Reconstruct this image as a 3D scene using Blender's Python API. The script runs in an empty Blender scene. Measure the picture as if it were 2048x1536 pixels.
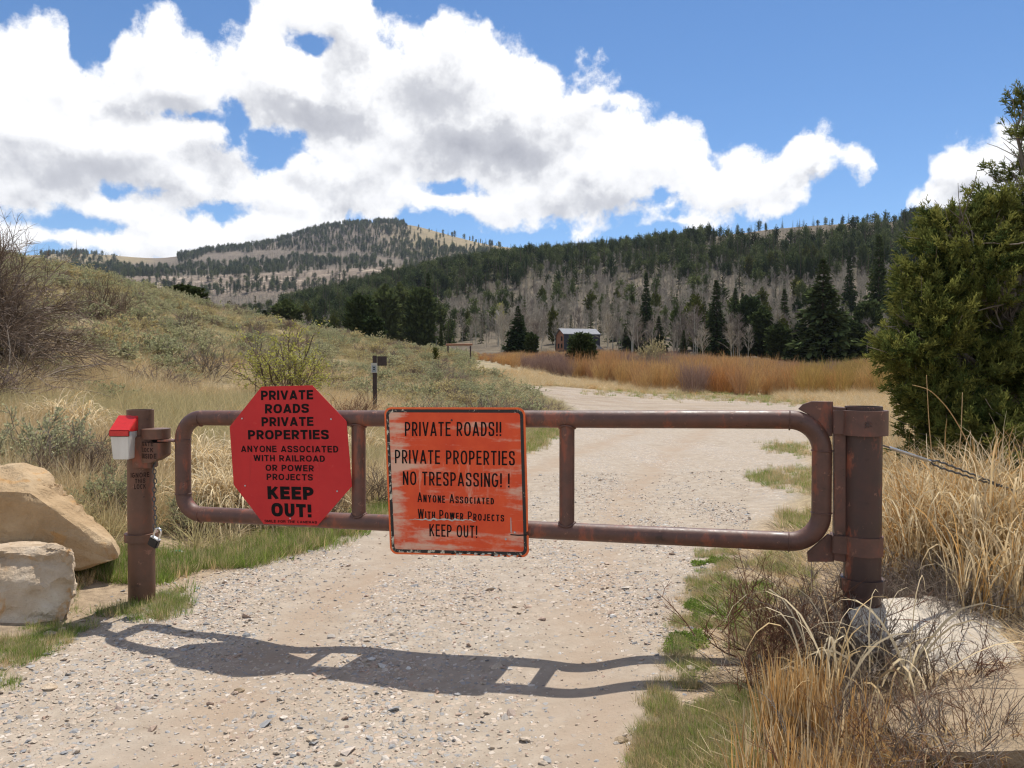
import bpy, bmesh, math
import numpy as np
from mathutils import Vector, Matrix

# ------------------------------------------------------------------ camera / world / sun / exposure
scene = bpy.context.scene
COL = scene.collection
F = 1500.0                      # focal length in photo pixels (2048 wide)
PITCH = math.atan(28.0 / F)
CAMZ = 1.48
cam_d = bpy.data.cameras.new("camera")
cam = bpy.data.objects.new("camera", cam_d)
COL.objects.link(cam)
cam.location = (0, 0, CAMZ)
cam.rotation_euler = (math.pi / 2 - PITCH, 0, 0)
cam_d.sensor_width = 36
cam_d.lens = 36 * F / 2048
cam_d.clip_end = 12000
cam_d.clip_start = 0.05
scene.camera = cam
scene.render.resolution_x, scene.render.resolution_y = 1024, 768
scene.view_settings.view_transform = 'Standard'
scene.view_settings.look = 'None'
scene.view_settings.exposure = 0.22
scene.view_settings.gamma = 1.0
scene.view_settings.use_curve_mapping = False
scene.render.engine = 'CYCLES'
scene.cycles.max_bounces = 5
scene.cycles.diffuse_bounces = 2
scene.cycles.glossy_bounces = 2
scene.cycles.transmission_bounces = 4
scene.cycles.transparent_max_bounces = 6
scene.cycles.use_denoising = True
scene.cycles.denoiser = 'OPENIMAGEDENOISE'
scene.cycles.denoising_input_passes = 'RGB_ALBEDO_NORMAL'
scene.cycles.denoising_prefilter = 'ACCURATE'
scene.cycles.filter_width = 1.2
scene.cycles.sample_clamp_indirect = 4.0

SUNV = Vector((0.16, 0.45, 1.0)).normalized()
sun_d = bpy.data.lights.new("sun", 'SUN')
sun_d.energy = 4.6
sun_d.angle = math.radians(0.5)
sun_d.color = (1.0, 0.955, 0.88)
sun = bpy.data.objects.new("sun", sun_d)
COL.objects.link(sun)
sun.rotation_euler = (-SUNV).to_track_quat('-Z', 'Y').to_euler()

world = bpy.data.worlds.new("World")
scene.world = world
world.use_nodes = True
world.cycles.sampling_method = 'NONE'


class NT:
    """small node-expression helper"""
    def __init__(self, tree):
        self.t = tree
        self.n = tree.nodes
        self.l = tree.links

    def put(self, sock, v):
        if hasattr(v, 'is_linked') or isinstance(v, bpy.types.NodeSocket):
            self.l.new(v, sock)
        elif v is not None:
            sock.default_value = v

    def math(self, op, a, b=None, c=None, clamp=False):
        nd = self.n.new('ShaderNodeMath')
        nd.operation = op
        nd.use_clamp = clamp
        self.put(nd.inputs[0], a)
        self.put(nd.inputs[1], b)
        self.put(nd.inputs[2], c)
        return nd.outputs[0]

    def vmath(self, op, a, b=None):
        nd = self.n.new('ShaderNodeVectorMath')
        nd.operation = op
        self.put(nd.inputs[0], a)
        if b is not None:
            self.put(nd.inputs[1], b)
        return nd.outputs['Value'] if op in ('LENGTH', 'DOT_PRODUCT', 'DISTANCE') else nd.outputs[0]

    def mix(self, fac, a, b, blend='MIX'):
        nd = self.n.new('ShaderNodeMix')
        nd.data_type = 'RGBA'
        nd.blend_type = blend
        self.put(nd.inputs[0], fac)
        self.put(nd.inputs[6], a if not isinstance(a, tuple) else (*a, 1)[:4])
        self.put(nd.inputs[7], b if not isinstance(b, tuple) else (*b, 1)[:4])
        return nd.outputs[2]

    def noise(self, vec, scale, detail=3, rough=0.5, typ='FBM', dist=0.0, color=False):
        nd = self.n.new('ShaderNodeTexNoise')
        nd.noise_type = typ
        if vec is not None:
            self.l.new(vec, nd.inputs['Vector'])
        nd.inputs['Scale'].default_value = scale
        nd.inputs['Detail'].default_value = detail
        nd.inputs['Roughness'].default_value = rough
        nd.inputs['Distortion'].default_value = dist
        return nd.outputs[1 if color else 0]

    def voronoi(self, vec, scale, feature='F1', out='Distance', rnd=1.0, detail=0):
        nd = self.n.new('ShaderNodeTexVoronoi')
        nd.feature = feature
        if vec is not None:
            self.l.new(vec, nd.inputs['Vector'])
        nd.inputs['Scale'].default_value = scale
        nd.inputs['Randomness'].default_value = rnd
        if 'Detail' in nd.inputs:
            nd.inputs['Detail'].default_value = detail
        return nd.outputs[out]

    def ramp(self, fac, stops, interp='LINEAR'):
        nd = self.n.new('ShaderNodeValToRGB')
        nd.color_ramp.interpolation = interp
        e = nd.color_ramp.elements
        while len(e) < len(stops):
            e.new(0.5)
        for i, (p, c) in enumerate(stops):
            e[i].position = p
            e[i].color = (*c, 1) if len(c) == 3 else c
        self.l.new(fac, nd.inputs[0])
        return nd.outputs[0]

    def smooth(self, x, a, b, lo=0.0, hi=1.0):
        nd = self.n.new('ShaderNodeMapRange')
        nd.interpolation_type = 'SMOOTHSTEP'
        self.put(nd.inputs[0], x)
        for i, v in enumerate((a, b, lo, hi)):
            nd.inputs[i + 1].default_value = v
        return nd.outputs[0]

    def comb(self, x, y, z):
        nd = self.n.new('ShaderNodeCombineXYZ')
        self.put(nd.inputs[0], x)
        self.put(nd.inputs[1], y)
        self.put(nd.inputs[2], z)
        return nd.outputs[0]

    def sep(self, v):
        nd = self.n.new('ShaderNodeSeparateXYZ')
        self.l.new(v, nd.inputs[0])
        return nd.outputs


def azel(px, py):
    az = math.atan((px - 1024) / F)
    el = math.atan((740 - py) / F * math.cos(az))
    return az, el


TOPS = [(-400, 60), (-150, 40), (0, 16), (60, 18), (105, 34), (130, 62), (152, 150), (190, 140), (205, 110), (232, 62), (290, 44), (318, 8), (350, 14), (372, 42), (410, 60), (450, 82),
        (480, 84), (500, 40), (520, -10), (600, -30), (700, -20), (745, 8), (762, 55), (790, 78), (850, 66), (862, 42), (905, 28), (960, 40), (988, 62), (1030, 62), (1060, 92), (1090, 118),
        (1130, 152), (1148, 122), (1190, 132), (1232, 165), (1262, 196), (1300, 226), (1345, 240), (1400, 262), (1428, 296), (1436, 322), (1470, 312), (1500, 290), (1530, 284), (1556, 305), (1572, 292),
        (1590, 268), (1622, 260), (1668, 275), (1700, 300), (1738, 330), (1752, 400), (1775, 470), (1792, 440), (1808, 380), (1840, 350), (1856, 315), (1885, 300), (1925, 276), (1960, 272), (1995, 256), (2060, 250), (2300, 200), (2600, 150)]
BOTS = [(-400, 520), (345, 540), (560, 540), (660, 520), (700, 448), (780, 440), (860, 425), (920, 452), (1000, 482), (1060, 462), (1150, 474), (1220, 458), (1290, 430), (1330, 430), (1370, 462),
        (1440, 448), (1540, 435), (1600, 400), (1660, 368), (1720, 362), (1744, 348), (1760, 330), (1785, 360), (1800, 425), (1860, 450), (2100, 470), (2600, 480)]
HOLES = [(545, 303, 66, 40), (150, 445, 62, 15), (258, 388, 30, 9), (428, 424, 34, 9), (598, 84, 26, 8), (574, 70, 14, 9), (1318, 398, 30, 18), (1350, 425, 50, 14), (372, 238, 30, 5), (905, 372, 18, 4),
         (90, 495, 60, 8), (1700, 378, 60, 6), (1244, 215, 14, 9), (480, 240, 14, 22), (1440, 318, 16, 14)]
GREYS = [(870, 212, 130, 62, .85), (1000, 290, 200, 62, 1.0), (690, 150, 52, 90, .6), (640, 235, 180, 40, .75), (340, 205, 150, 34, .35), (130, 350, 190, 65, .6), (420, 305, 80, 50, .6),
         (650, 388, 130, 36, .55), (1190, 418, 150, 34, .45), (1640, 376, 80, 16, .45), (1980, 385, 110, 50, .6), (260, 240, 110, 26, .45), (330, 405, 60, 45, .4)]  # grey patches that put the shade inside the clouds into their colour


def px_to_az(p):
    return math.atan((p - 1024) / F)


def build_sky():
    w = NT(world.node_tree)
    w.n.clear()
    AZ0, AZ1, EL1 = -0.90, 0.90, 0.60

    def curve(tree, az, pts):
        """elevation of a cloud outline as a function of azimuth, as a look-up curve"""
        fac = tree.math('MULTIPLY_ADD', az, 1 / (AZ1 - AZ0), -AZ0 / (AZ1 - AZ0), clamp=True)
        nd = tree.n.new('ShaderNodeFloatCurve')
        cu = nd.mapping.curves[0]
        P = []
        for x, y in pts:
            a = px_to_az(x)
            e = math.atan((740 - y) / F * math.cos(a))
            P.append(((a - AZ0) / (AZ1 - AZ0), e / EL1))
        P = [p for p in P if 0 < p[0] < 1]
        P = [(0.0, P[0][1])] + P + [(1.0, P[-1][1])]
        while len(cu.points) < len(P):
            cu.points.new(0.5, 0.5)
        for q, p in zip(cu.points, P):
            q.location = p
            q.handle_type = 'VECTOR' if False else 'AUTO'
        nd.mapping.use_clip = True
        nd.mapping.update()
        tree.l.new(fac, nd.inputs['Value'])
        return tree.math('MULTIPLY', nd.outputs[0], EL1)
    g = bpy.data.node_groups.new("cloud_density", 'ShaderNodeTree')
    g.interface.new_socket("Dir", in_out='INPUT', socket_type='NodeSocketVector')
    g.interface.new_socket("Density", in_out='OUTPUT', socket_type='NodeSocketFloat')
    q = NT(g)
    gi = g.nodes.new('NodeGroupInput')
    go = g.nodes.new('NodeGroupOutput')
    d = gi.outputs[0]
    warp = q.noise(d, 9.0, 4, .6, color=True)
    warp = q.vmath('MULTIPLY', q.vmath('SUBTRACT', warp, (0.5, 0.5, 0.5)), (0.055, 0.055, 0.045))
    dw = q.vmath('ADD', d, warp)
    x, y, z = q.sep(dw)
    az = q.math('ARCTAN2', x, y)
    el = q.math('ARCSINE', z)
    top = curve(q, az, TOPS)
    bot = curve(q, az, BOTS)
    f = q.math('MINIMUM', q.math('SUBTRACT', top, el), q.math('SUBTRACT', el, bot))
    ae = q.comb(az, el, 0.0)
    neg = None
    for b in HOLES:
        a, e = azel(b[0], b[1])
        rx, ry = b[2] / F * math.cos(a) ** 2, b[3] / F * math.cos(a)
        v = q.vmath('MULTIPLY', q.vmath('SUBTRACT', ae, (a, e, 0.0)), (1 / rx, 1 / ry, 1.0))
        k = q.math('MULTIPLY_ADD', q.vmath('LENGTH', v), math.sqrt(rx * ry), -math.sqrt(rx * ry))
        neg = k if neg is None else q.math('MINIMUM', neg, k)
    f = q.math('MINIMUM', q.math('MINIMUM', f, 0.13), q.math('MULTIPLY_ADD', neg, 1.1, 0.002))
    gen = q.noise(d, 2.6, 2, .5)
    gen = q.math('MULTIPLY_ADD', gen, 0.7, -0.36)
    out = q.math('MAXIMUM', q.smooth(q.math('ABSOLUTE', az), 0.70, 0.85), q.smooth(el, 0.52, 0.66))
    fm = q.n.new('ShaderNodeMix')
    q.l.new(out, fm.inputs[0])
    q.l.new(f, fm.inputs[2])
    q.l.new(gen, fm.inputs[3])
    f = fm.outputs[0]
    n1 = q.noise(d, 20.0, 8, .66)
    vo = q.voronoi(dw, 26.0, 'SMOOTH_F1', detail=1.6)
    f = q.math('ADD', f, q.math('ADD', q.math('MULTIPLY_ADD', n1, 0.088, -0.044), q.math('MULTIPLY_ADD', vo, -0.040, 0.024)))
    q.l.new(f, go.inputs[0])

    def dens(vec):
        nd = w.n.new('ShaderNodeGroup')
        nd.node_tree = g
        w.l.new(vec, nd.inputs[0])
        return nd.outputs[0]
    tc = w.n.new('ShaderNodeTexCoord')
    d = w.vmath('NORMALIZE', tc.outputs['Generated'])
    f0 = dens(d)
    f1 = dens(w.vmath('ADD', d, (0.003, 0.0, 0.016)))
    alpha = w.smooth(f0, -0.009, 0.013)
    x, y, z = w.sep(d)
    az = w.math('ARCTAN2', x, y)
    el = w.math('ARCSINE', z)
    wob = w.noise(d, 11.0, 5, .65, color=True)
    wob = w.vmath('MULTIPLY', w.vmath('SUBTRACT', wob, (.5, .5, .5)), (0.17, 0.12, 0.0))
    ae = w.vmath('ADD', w.comb(az, el, 0.0), wob)
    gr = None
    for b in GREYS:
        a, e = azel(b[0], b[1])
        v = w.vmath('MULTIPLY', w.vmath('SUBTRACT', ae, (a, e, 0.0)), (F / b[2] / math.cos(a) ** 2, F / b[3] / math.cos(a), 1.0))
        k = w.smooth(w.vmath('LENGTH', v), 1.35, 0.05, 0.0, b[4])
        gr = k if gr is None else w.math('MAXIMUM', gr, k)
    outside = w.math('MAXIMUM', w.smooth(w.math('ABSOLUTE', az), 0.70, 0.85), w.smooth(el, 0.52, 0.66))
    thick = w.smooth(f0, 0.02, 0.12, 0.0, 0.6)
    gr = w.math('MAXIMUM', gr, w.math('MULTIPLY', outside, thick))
    cloud_shading = w.math('MULTIPLY', w.math('SUBTRACT', f1, f0), 9.0)  # lit cloud tops and shaded bases, put into the cloud colour
    cloud_shading = w.math('MINIMUM', w.math('MAXIMUM', cloud_shading, -0.34), 0.48)
    sh = w.math('ADD', w.math('MULTIPLY', gr, 0.72), w.math('MULTIPLY', cloud_shading, 0.75))
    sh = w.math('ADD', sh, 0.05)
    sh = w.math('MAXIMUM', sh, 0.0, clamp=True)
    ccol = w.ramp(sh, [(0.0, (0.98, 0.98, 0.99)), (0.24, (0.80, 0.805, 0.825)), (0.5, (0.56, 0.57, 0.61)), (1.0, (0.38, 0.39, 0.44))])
    sky = w.n.new('ShaderNodeTexSky')
    sky.sky_type = 'NISHITA'
    sky.sun_disc = False
    sky.sun_elevation = math.asin(SUNV.z)
    sky.sun_rotation = math.atan2(SUNV.x, SUNV.y)
    sky.altitude = 2000
    sky.air_density = 1.0
    sky.dust_density = 0.15
    sky.ozone_density = 3.0
    bg1 = w.n.new('ShaderNodeBackground')
    hs = w.n.new('ShaderNodeHueSaturation')
    hs.inputs['Saturation'].default_value = 1.16
    w.l.new(sky.outputs[0], hs.inputs['Color'])
    w.l.new(hs.outputs[0], bg1.inputs[0])
    bg1.inputs[1].default_value = SKY_STRENGTH
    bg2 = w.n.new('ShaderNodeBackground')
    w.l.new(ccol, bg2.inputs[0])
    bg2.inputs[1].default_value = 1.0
    ms = w.n.new('ShaderNodeMixShader')
    alpha = w.math('MULTIPLY', alpha, w.smooth(el, -0.01, 0.02))
    w.l.new(alpha, ms.inputs[0])
    w.l.new(bg1.outputs[0], ms.inputs[1])
    w.l.new(bg2.outputs[0], ms.inputs[2])
    o = w.n.new('ShaderNodeOutputWorld')
    w.l.new(ms.outputs[0], o.inputs[0])


SKY_STRENGTH = 0.118
build_sky()

# ------------------------------------------------------------------ numeric helpers
RNG = np.random.default_rng(7)
CP, SP = math.cos(PITCH), math.sin(PITCH)


def at(px, py, Y):
    """world point on the line of sight of a photo pixel at depth Y"""
    a = (px - 1024) / F
    b = (768 - py) / F
    dy = CP + b * SP
    dz = -SP + b * CP
    k = Y / dy
    return np.array([a * k, Y, CAMZ + dz * k])


def plane_hit(px, py, p0, nrm):
    a = (px - 1024) / F
    b = (768 - py) / F
    d = np.array([a, CP + b * SP, -SP + b * CP])
    o = np.array([0, 0, CAMZ])
    t = np.dot(np.asarray(p0) - o, nrm) / np.dot(d, nrm)
    return o + d * t


def project(X, Y, Z):
    zc = Y * CP - (Z - CAMZ) * SP
    yc = Y * SP + (Z - CAMZ) * CP
    zc = np.maximum(zc, 1e-3)
    return 1024 + F * X / zc, 768 - F * yc / zc


def _hash(ix, iy, iz, seed):
    h = (ix.astype(np.int64) * 374761393 + iy.astype(np.int64) * 668265263 + iz.astype(np.int64) * 2147483647 + seed * 974634777) & 0xFFFFFFFF
    h = ((h ^ (h >> 13)) * 1274126177) & 0xFFFFFFFF
    h = ((h ^ (h >> 16)) * 2246822519) & 0xFFFFFFFF
    h = h ^ (h >> 15)
    return (h & 0xFFFFFF) / float(0xFFFFFF)


def vnoise(x, y, z=None, seed=0):
    x = np.asarray(x, float)
    y = np.asarray(y, float)
    z = np.zeros_like(x) if z is None else np.asarray(z, float)
    ix, iy, iz = np.floor(x), np.floor(y), np.floor(z)
    fx, fy, fz = x - ix, y - iy, z - iz
    fx = fx * fx * (3 - 2 * fx)
    fy = fy * fy * (3 - 2 * fy)
    fz = fz * fz * (3 - 2 * fz)
    r = 0
    for a in (0, 1):
        for b in (0, 1):
            for c in (0, 1):
                wgt = (fx if a else 1 - fx) * (fy if b else 1 - fy) * (fz if c else 1 - fz)
                r = r + wgt * _hash(ix + a, iy + b, iz + c, seed)
    return r * 2 - 1


def fbm(x, y, z=None, oct=4, seed=0):
    r, amp = 0, 1.0
    z = np.zeros_like(np.asarray(x, float)) if z is None else z
    for i in range(oct):
        r = r + amp * vnoise(x * 2 ** i, y * 2 ** i, z * 2 ** i, seed + i)
        amp *= 0.5
    return r / 1.9


def sstep(x, a, b):
    t = np.clip((x - a) / (b - a), 0, 1)
    return t * t * (3 - 2 * t)


def inpoly(px, py, poly):
    px = np.asarray(px)
    py = np.asarray(py)
    r = np.zeros(px.shape, bool)
    n = len(poly)
    for i in range(n):
        x1, y1 = poly[i]
        x2, y2 = poly[(i + 1) % n]
        if y1 == y2:
            continue
        c = ((y1 > py) != (y2 > py)) & (px < (x2 - x1) * (py - y1) / (y2 - y1) + x1)
        r ^= c
    return r


def polydist(px, py, poly):
    """signed distance, positive inside"""
    d = np.full(np.shape(px), 1e9)
    n = len(poly)
    for i in range(n):
        x1, y1 = poly[i]
        x2, y2 = poly[(i + 1) % n]
        dx, dy = x2 - x1, y2 - y1
        t = np.clip(((px - x1) * dx + (py - y1) * dy) / (dx * dx + dy * dy + 1e-12), 0, 1)
        d = np.minimum(d, np.hypot(px - x1 - t * dx, py - y1 - t * dy))
    return np.where(inpoly(px, py, poly), d, -d)


# ------------------------------------------------------------------ terrain
PX = [-1200, -300, 0, 150, 300, 450, 600, 750, 900, 1050, 1200, 1400, 1600, 1800, 2048, 2500, 3400]
ROWS = [
    (3.0, 'z', [0.15, .05, 0, 0, 0, 0, 0, 0, .02, .04, .05, .08, .12, .20, .24, .3, .4]),
    (4.4, 'z', [.4, .15, .03, 0, 0, 0, 0, .01, .03, .05, .06, .09, .14, .22, .28, .4, .5]),
    (5.6, 'z', [.7, .4, .22, .10, .03, 0.0, 0, 0, .02, .04, .06, .09, .14, .22, .3, .45, .6]),
    (8, 'z', [1.3, .9, .6, .42, .25, .12, .05, .02, 0, 0, .02, .05, .1, .2, .35, .5, .6]),
    (14, 'z', [2.8, 2.2, 1.6, 1.3, .95, .62, .35, .18, .05, 0, 0, 0, .05, .15, .3, .5, .8]),
    (22, 'z', [5, 4, 3.3, 2.75, 2.1, 1.45, .95, .55, .25, .05, 0, 0, 0, .1, .3, .6, 1]),
    (35, 'z', [9, 7.5, 6.2, 5.3, 4.3, 3.3, 2.4, 1.6, .9, .45, .05, 0, 0, .1, .4, 1, 2]),
    (58, 'y', [480, 500, 522, 556, 596, 634, 664, 690, 713, 738, 762, 768, 768, 766, 758, 740, 700]),
    (90, 'z', [20, 15, 11, 9, 7, 5, 4, 3.5, 3.2, 2.4, 1.6, 1.4, 1.2, 1.5, 2.2, 4, 9]),
    (150, 'y', [620, 640, 650, 660, 670, 690, 698, 702, 705, 706, 703, 705, 708, 708, 700, 680, 640]),
    (250, 'y', [610, 630, 640, 650, 660, 668, 676, 680, 675, 665, 650, 640, 630, 615, 600, 580, 560]),
    (400, 'y', [600, 620, 630, 640, 648, 652, 650, 635, 615, 600, 585, 565, 545, 520, 500, 470, 440]),
    (700, 'y', [600, 620, 630, 635, 638, 636, 608, 572, 540, 520, 516, 487, 460, 450, 440, 420, 400]),
    (850, 'z', [60, 60, 60, 60, 60, 62, 70, 85, 100, 110, 110, 125, 140, 150, 160, 170, 180]),
    (1050, 'y', [570, 590, 602, 605, 610, 612, 600, 590, 585, 580, 580, 570, 550, 520, 500, 480, 460]),
    (1250, 'y', [550, 560, 570, 575, 583, 583, 575, 565, 555, 550, 560, 560, 550, 530, 510, 490, 470]),
    (1330, 'y', [535, 540, 546, 552, 560, 558, 548, 540, 535, 540, 555, 560, 550, 530, 510, 490, 470]),
    (1500, 'y', [530, 535, 540, 546, 553, 550, 540, 533, 527, 535, 545, 550, 540, 525, 505, 490, 470]),
    (1850, 'y', [520, 520, 525, 528, 530, 525, 512, 495, 498, 518, 530, 540, 530, 520, 500, 480, 460]),
    (2300, 'Y', None),
    (2900, 'z', [300] * 17),
    (4200, 'z', [300] * 17),
]
CREST = [(-1200, 500), (0, 520), (60, 517), (110, 514), (160, 512), (230, 517), (300, 523), (345, 522), (430, 507), (520, 497), (570, 487), (610, 472),
         (660, 459), (720, 455), (780, 452), (830, 458), (900, 477), (980, 497), (1060, 506), (1200, 515), (1400, 525), (2048, 520), (3400, 500)]
NU = 700
UG = np.linspace(-2.3, 2.3, NU)
PXG = UG * F + 1024
LY = np.array([math.log(r[0]) for r in ROWS])
TAB = []
for Yd, kind, vals in ROWS:
    if kind == 'z':
        v = np.interp(PXG, PX, vals)
    elif kind == 'y':
        v = CAMZ + (740 - np.interp(PXG, PX, vals)) / F * Yd
    else:
        v = CAMZ + (740 - np.interp(PXG, [c[0] for c in CREST], [c[1] for c in CREST])) / F * Yd
    k = 9 if kind == 'Y' else 31
    ker = np.hanning(k + 2)[1:-1]
    ker /= ker.sum()
    v = np.convolve(np.pad(v, k // 2, 'edge'), ker, 'valid')
    TAB.append(v)
TAB = np.array(TAB)
# monotone cubic (pchip) along log depth
NYG = 700
LG = np.linspace(LY[0], LY[-1], NYG)
hh = np.diff(LY)[:, None]
dl = np.diff(TAB, axis=0) / hh
m = np.zeros_like(TAB)
w1 = 2 * hh[1:] + hh[:-1]
w2 = hh[1:] + 2 * hh[:-1]
same = (dl[1:] * dl[:-1]) > 0
with np.errstate(divide='ignore', invalid='ignore'):
    hm = (w1 + w2) / (w1 / dl[:-1] + w2 / dl[1:])
m[1:-1] = np.where(same, hm, 0)
m[0], m[-1] = dl[0], dl[-1]
ix = np.clip(np.searchsorted(LY, LG, side='right') - 1, 0, len(LY) - 2)
t = ((LG - LY[ix]) / np.diff(LY)[ix])[:, None]
hx = np.diff(LY)[ix][:, None]
GRID = ((2 * t ** 3 - 3 * t ** 2 + 1) * TAB[ix] + (t ** 3 - 2 * t ** 2 + t) * hx * m[ix]
        + (-2 * t ** 3 + 3 * t ** 2) * TAB[ix + 1] + (t ** 3 - t ** 2) * hx * m[ix + 1])


def base_height(X, Y):
    X = np.asarray(X, float)
    Y = np.asarray(Y, float)
    r = np.hypot(X, Y) + 1e-6
    az = np.arctan2(X, Y)
    azc = np.clip(az, -1.12, 1.12)
    u = np.tan(azc)
    Ye = np.maximum(r * np.cos(azc), 3.0)
    # closer than 3 m: keep lateral position instead of the angle
    u = np.where(Ye <= 3.0, np.clip(X / 3.0, -2.2, 2.2), u)
    fu = np.clip((u - UG[0]) / (UG[1] - UG[0]), 0, NU - 1.001)
    fv = np.clip((np.log(Ye) - LG[0]) / (LG[1] - LG[0]), 0, NYG - 1.001)
    iu = fu.astype(int)
    iv = fv.astype(int)
    a = fu - iu
    b = fv - iv
    z = (GRID[iv, iu] * (1 - a) + GRID[iv, iu + 1] * a) * (1 - b) + (GRID[iv + 1, iu] * (1 - a) + GRID[iv + 1, iu + 1] * a) * b
    w = sstep(np.abs(az), 1.2, 2.6)
    return z * (1 - w)


def height(X, Y):
    z = base_height(X, Y)
    r = np.hypot(X, Y)
    for i, lam in enumerate([0.35, 0.9, 2.2, 6, 16, 45, 120, 320]):
        amp = 0.022 * lam ** 0.82
        wgt = sstep(r / lam, 3.0, 9.0) if lam > 1 else .55 * (r < 60)
        z = z + amp * wgt * vnoise(X / lam + 11.3, Y / lam + 5.1, seed=20 + i)
    # ledges in the cliff belt
    cl = sstep(r, 1180, 1240) * (1 - sstep(r, 1380, 1460))
    z = z + cl * 7.0 * fbm(X / 22.0, Y / 60.0, seed=60)
    return z


def ground_at(px, py, ymin=1.2, ymax=3000):
    Ys = np.exp(np.linspace(math.log(ymin), math.log(ymax), 6000))
    a = (px - 1024) / F
    Xs = a * Ys
    Zs = base_height(Xs, Ys)
    _, rows = project(Xs, Ys, Zs)
    k = np.where(rows <= py)[0]
    i = k[0] if len(k) else len(Ys) - 1
    return float(Xs[i]), float(Ys[i])


ROAD_L = [(-700, 1560), (-150, 1430), (0, 1360), (120, 1290), (230, 1240), (330, 1190), (520, 1120), (690, 1070), (900, 965), (1110, 866),
          (1155, 840), (1165, 822), (1130, 806), (1085, 792), (1050, 783), (1035, 778)]
ROAD_R = [(1050, 771), (1120, 775), (1200, 782), (1400, 794), (1560, 804), (1660, 816), (1650, 840), (1640, 890), (1620, 940), (1580, 1000),
          (1490, 1070), (1410, 1150), (1360, 1230), (1330, 1330), (1295, 1430), (1240, 1540), (1180, 1680)]
ROADP = [ground_at(*p) for p in ROAD_L] + [ground_at(*p) for p in ROAD_R] + [(0.4, 0.9), (0.6, -6.0), (-7.0, -6.0), (-6.0, 1.0)]


def road_sd(X, Y):
    d = polydist(X, Y, ROADP)
    s = np.clip(np.hypot(X, Y) / 6, 0.5, 3)
    return d + 0.16 * s * fbm(X / 0.9, Y / 0.9, oct=3, seed=90)


# ------------------------------------------------------------------ object helpers
def link(o):
    COL.objects.link(o)
    return o


def tag(o, label=None, cat=None, group=None, kind=None):
    if label:
        o['label'] = label
    if cat:
        o['category'] = cat
    if group:
        o['group'] = group
    if kind:
        o['kind'] = kind
    return o


def thing(name, loc, label, cat, group=None, rotz=0.0):
    o = bpy.data.objects.new(name, None)
    o.location = [float(v) for v in loc]
    o.rotation_euler = (0, 0, rotz)
    o.empty_display_size = 0.1
    link(o)
    return tag(o, label, cat, group)


def mesh_np(name, V, tris=None, quads=None, mats=(), mi=None, smooth=False):
    """fast mesh from numpy arrays"""
    me = bpy.data.meshes.new(name)
    V = np.asarray(V, np.float32)
    nt = 0 if tris is None else len(tris)
    nq = 0 if quads is None else len(quads)
    me.vertices.add(len(V))
    me.vertices.foreach_set('co', V.ravel())
    me.loops.add(nt * 3 + nq * 4)
    me.polygons.add(nt + nq)
    li = []
    if nt:
        li.append(np.asarray(tris, np.int32).ravel())
    if nq:
        li.append(np.asarray(quads, np.int32).ravel())
    if li:
        me.loops.foreach_set('vertex_index', np.concatenate(li))
    st = np.concatenate([np.arange(nt) * 3, nt * 3 + np.arange(nq) * 4]).astype(np.int32)
    me.polygons.foreach_set('loop_start', st)
    if mi is not None:
        me.polygons.foreach_set('material_index', np.asarray(mi, np.int32))
    if smooth:
        me.polygons.foreach_set('use_smooth', np.ones(nt + nq, bool))
    for mm in mats:
        me.materials.append(mm)
    me.update(calc_edges=True)
    return me


def obj(name, me, parent=None):
    o = bpy.data.objects.new(name, me)
    link(o)
    if parent is not None:
        o.parent = parent
    return o


class Geo:
    """collects tris and quads"""
    def __init__(self):
        self.V, self.T, self.Q, self.n = [], [], [], 0
        self.tm, self.qm = [], []

    def add(self, V, tris=None, quads=None, m=0):
        V = np.asarray(V, float).reshape(-1, 3)
        if tris is not None and len(tris):
            self.T.append(np.asarray(tris) + self.n)
            self.tm.append(np.full(len(tris), m))
        if quads is not None and len(quads):
            self.Q.append(np.asarray(quads) + self.n)
            self.qm.append(np.full(len(quads), m))
        self.V.append(V)
        self.n += len(V)
        return self

    def mesh(self, name, mats, smooth=False, origin=None):
        V = np.concatenate(self.V)
        if origin is not None:
            V = V - np.asarray(origin)
        T = np.concatenate(self.T) if self.T else None
        Q = np.concatenate(self.Q) if self.Q else None
        mi = np.concatenate(self.tm + self.qm)
        return mesh_np(name, V, T, Q, mats, mi, smooth)


def norm(v):
    return v / (np.linalg.norm(v, axis=-1, keepdims=True) + 1e-9)


def tubes(P, R, sides=3, cap=False):
    """P (n,k,3) polylines, R (n,k) radii"""
    n, k, _ = P.shape
    T = np.zeros_like(P)
    T[:, 1:-1] = P[:, 2:] - P[:, :-2]
    T[:, 0] = P[:, 1] - P[:, 0]
    T[:, -1] = P[:, -1] - P[:, -2]
    T = norm(T)
    ref = np.zeros((n, 1, 3))
    flat = np.abs(T[:, :1, 2]) > 0.8
    ref[..., 0] = np.where(flat, 1, 0)
    ref[..., 2] = np.where(flat, 0, 1)
    A = norm(np.cross(T, np.broadcast_to(ref, T.shape)))
    B = np.cross(T, A)
    ang = np.arange(sides) * 2 * math.pi / sides
    V = P[:, :, None] + R[:, :, None, None] * (A[:, :, None] * np.cos(ang)[None, None, :, None] + B[:, :, None] * np.sin(ang)[None, None, :, None])
    idx = np.arange(n * k * sides).reshape(n, k, sides)
    a = idx[:, :-1]
    b = idx[:, 1:]
    q = np.stack([a, np.roll(a, -1, 2), np.roll(b, -1, 2), b], -1).reshape(-1, 4)
    return V.reshape(-1, 3), q


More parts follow.
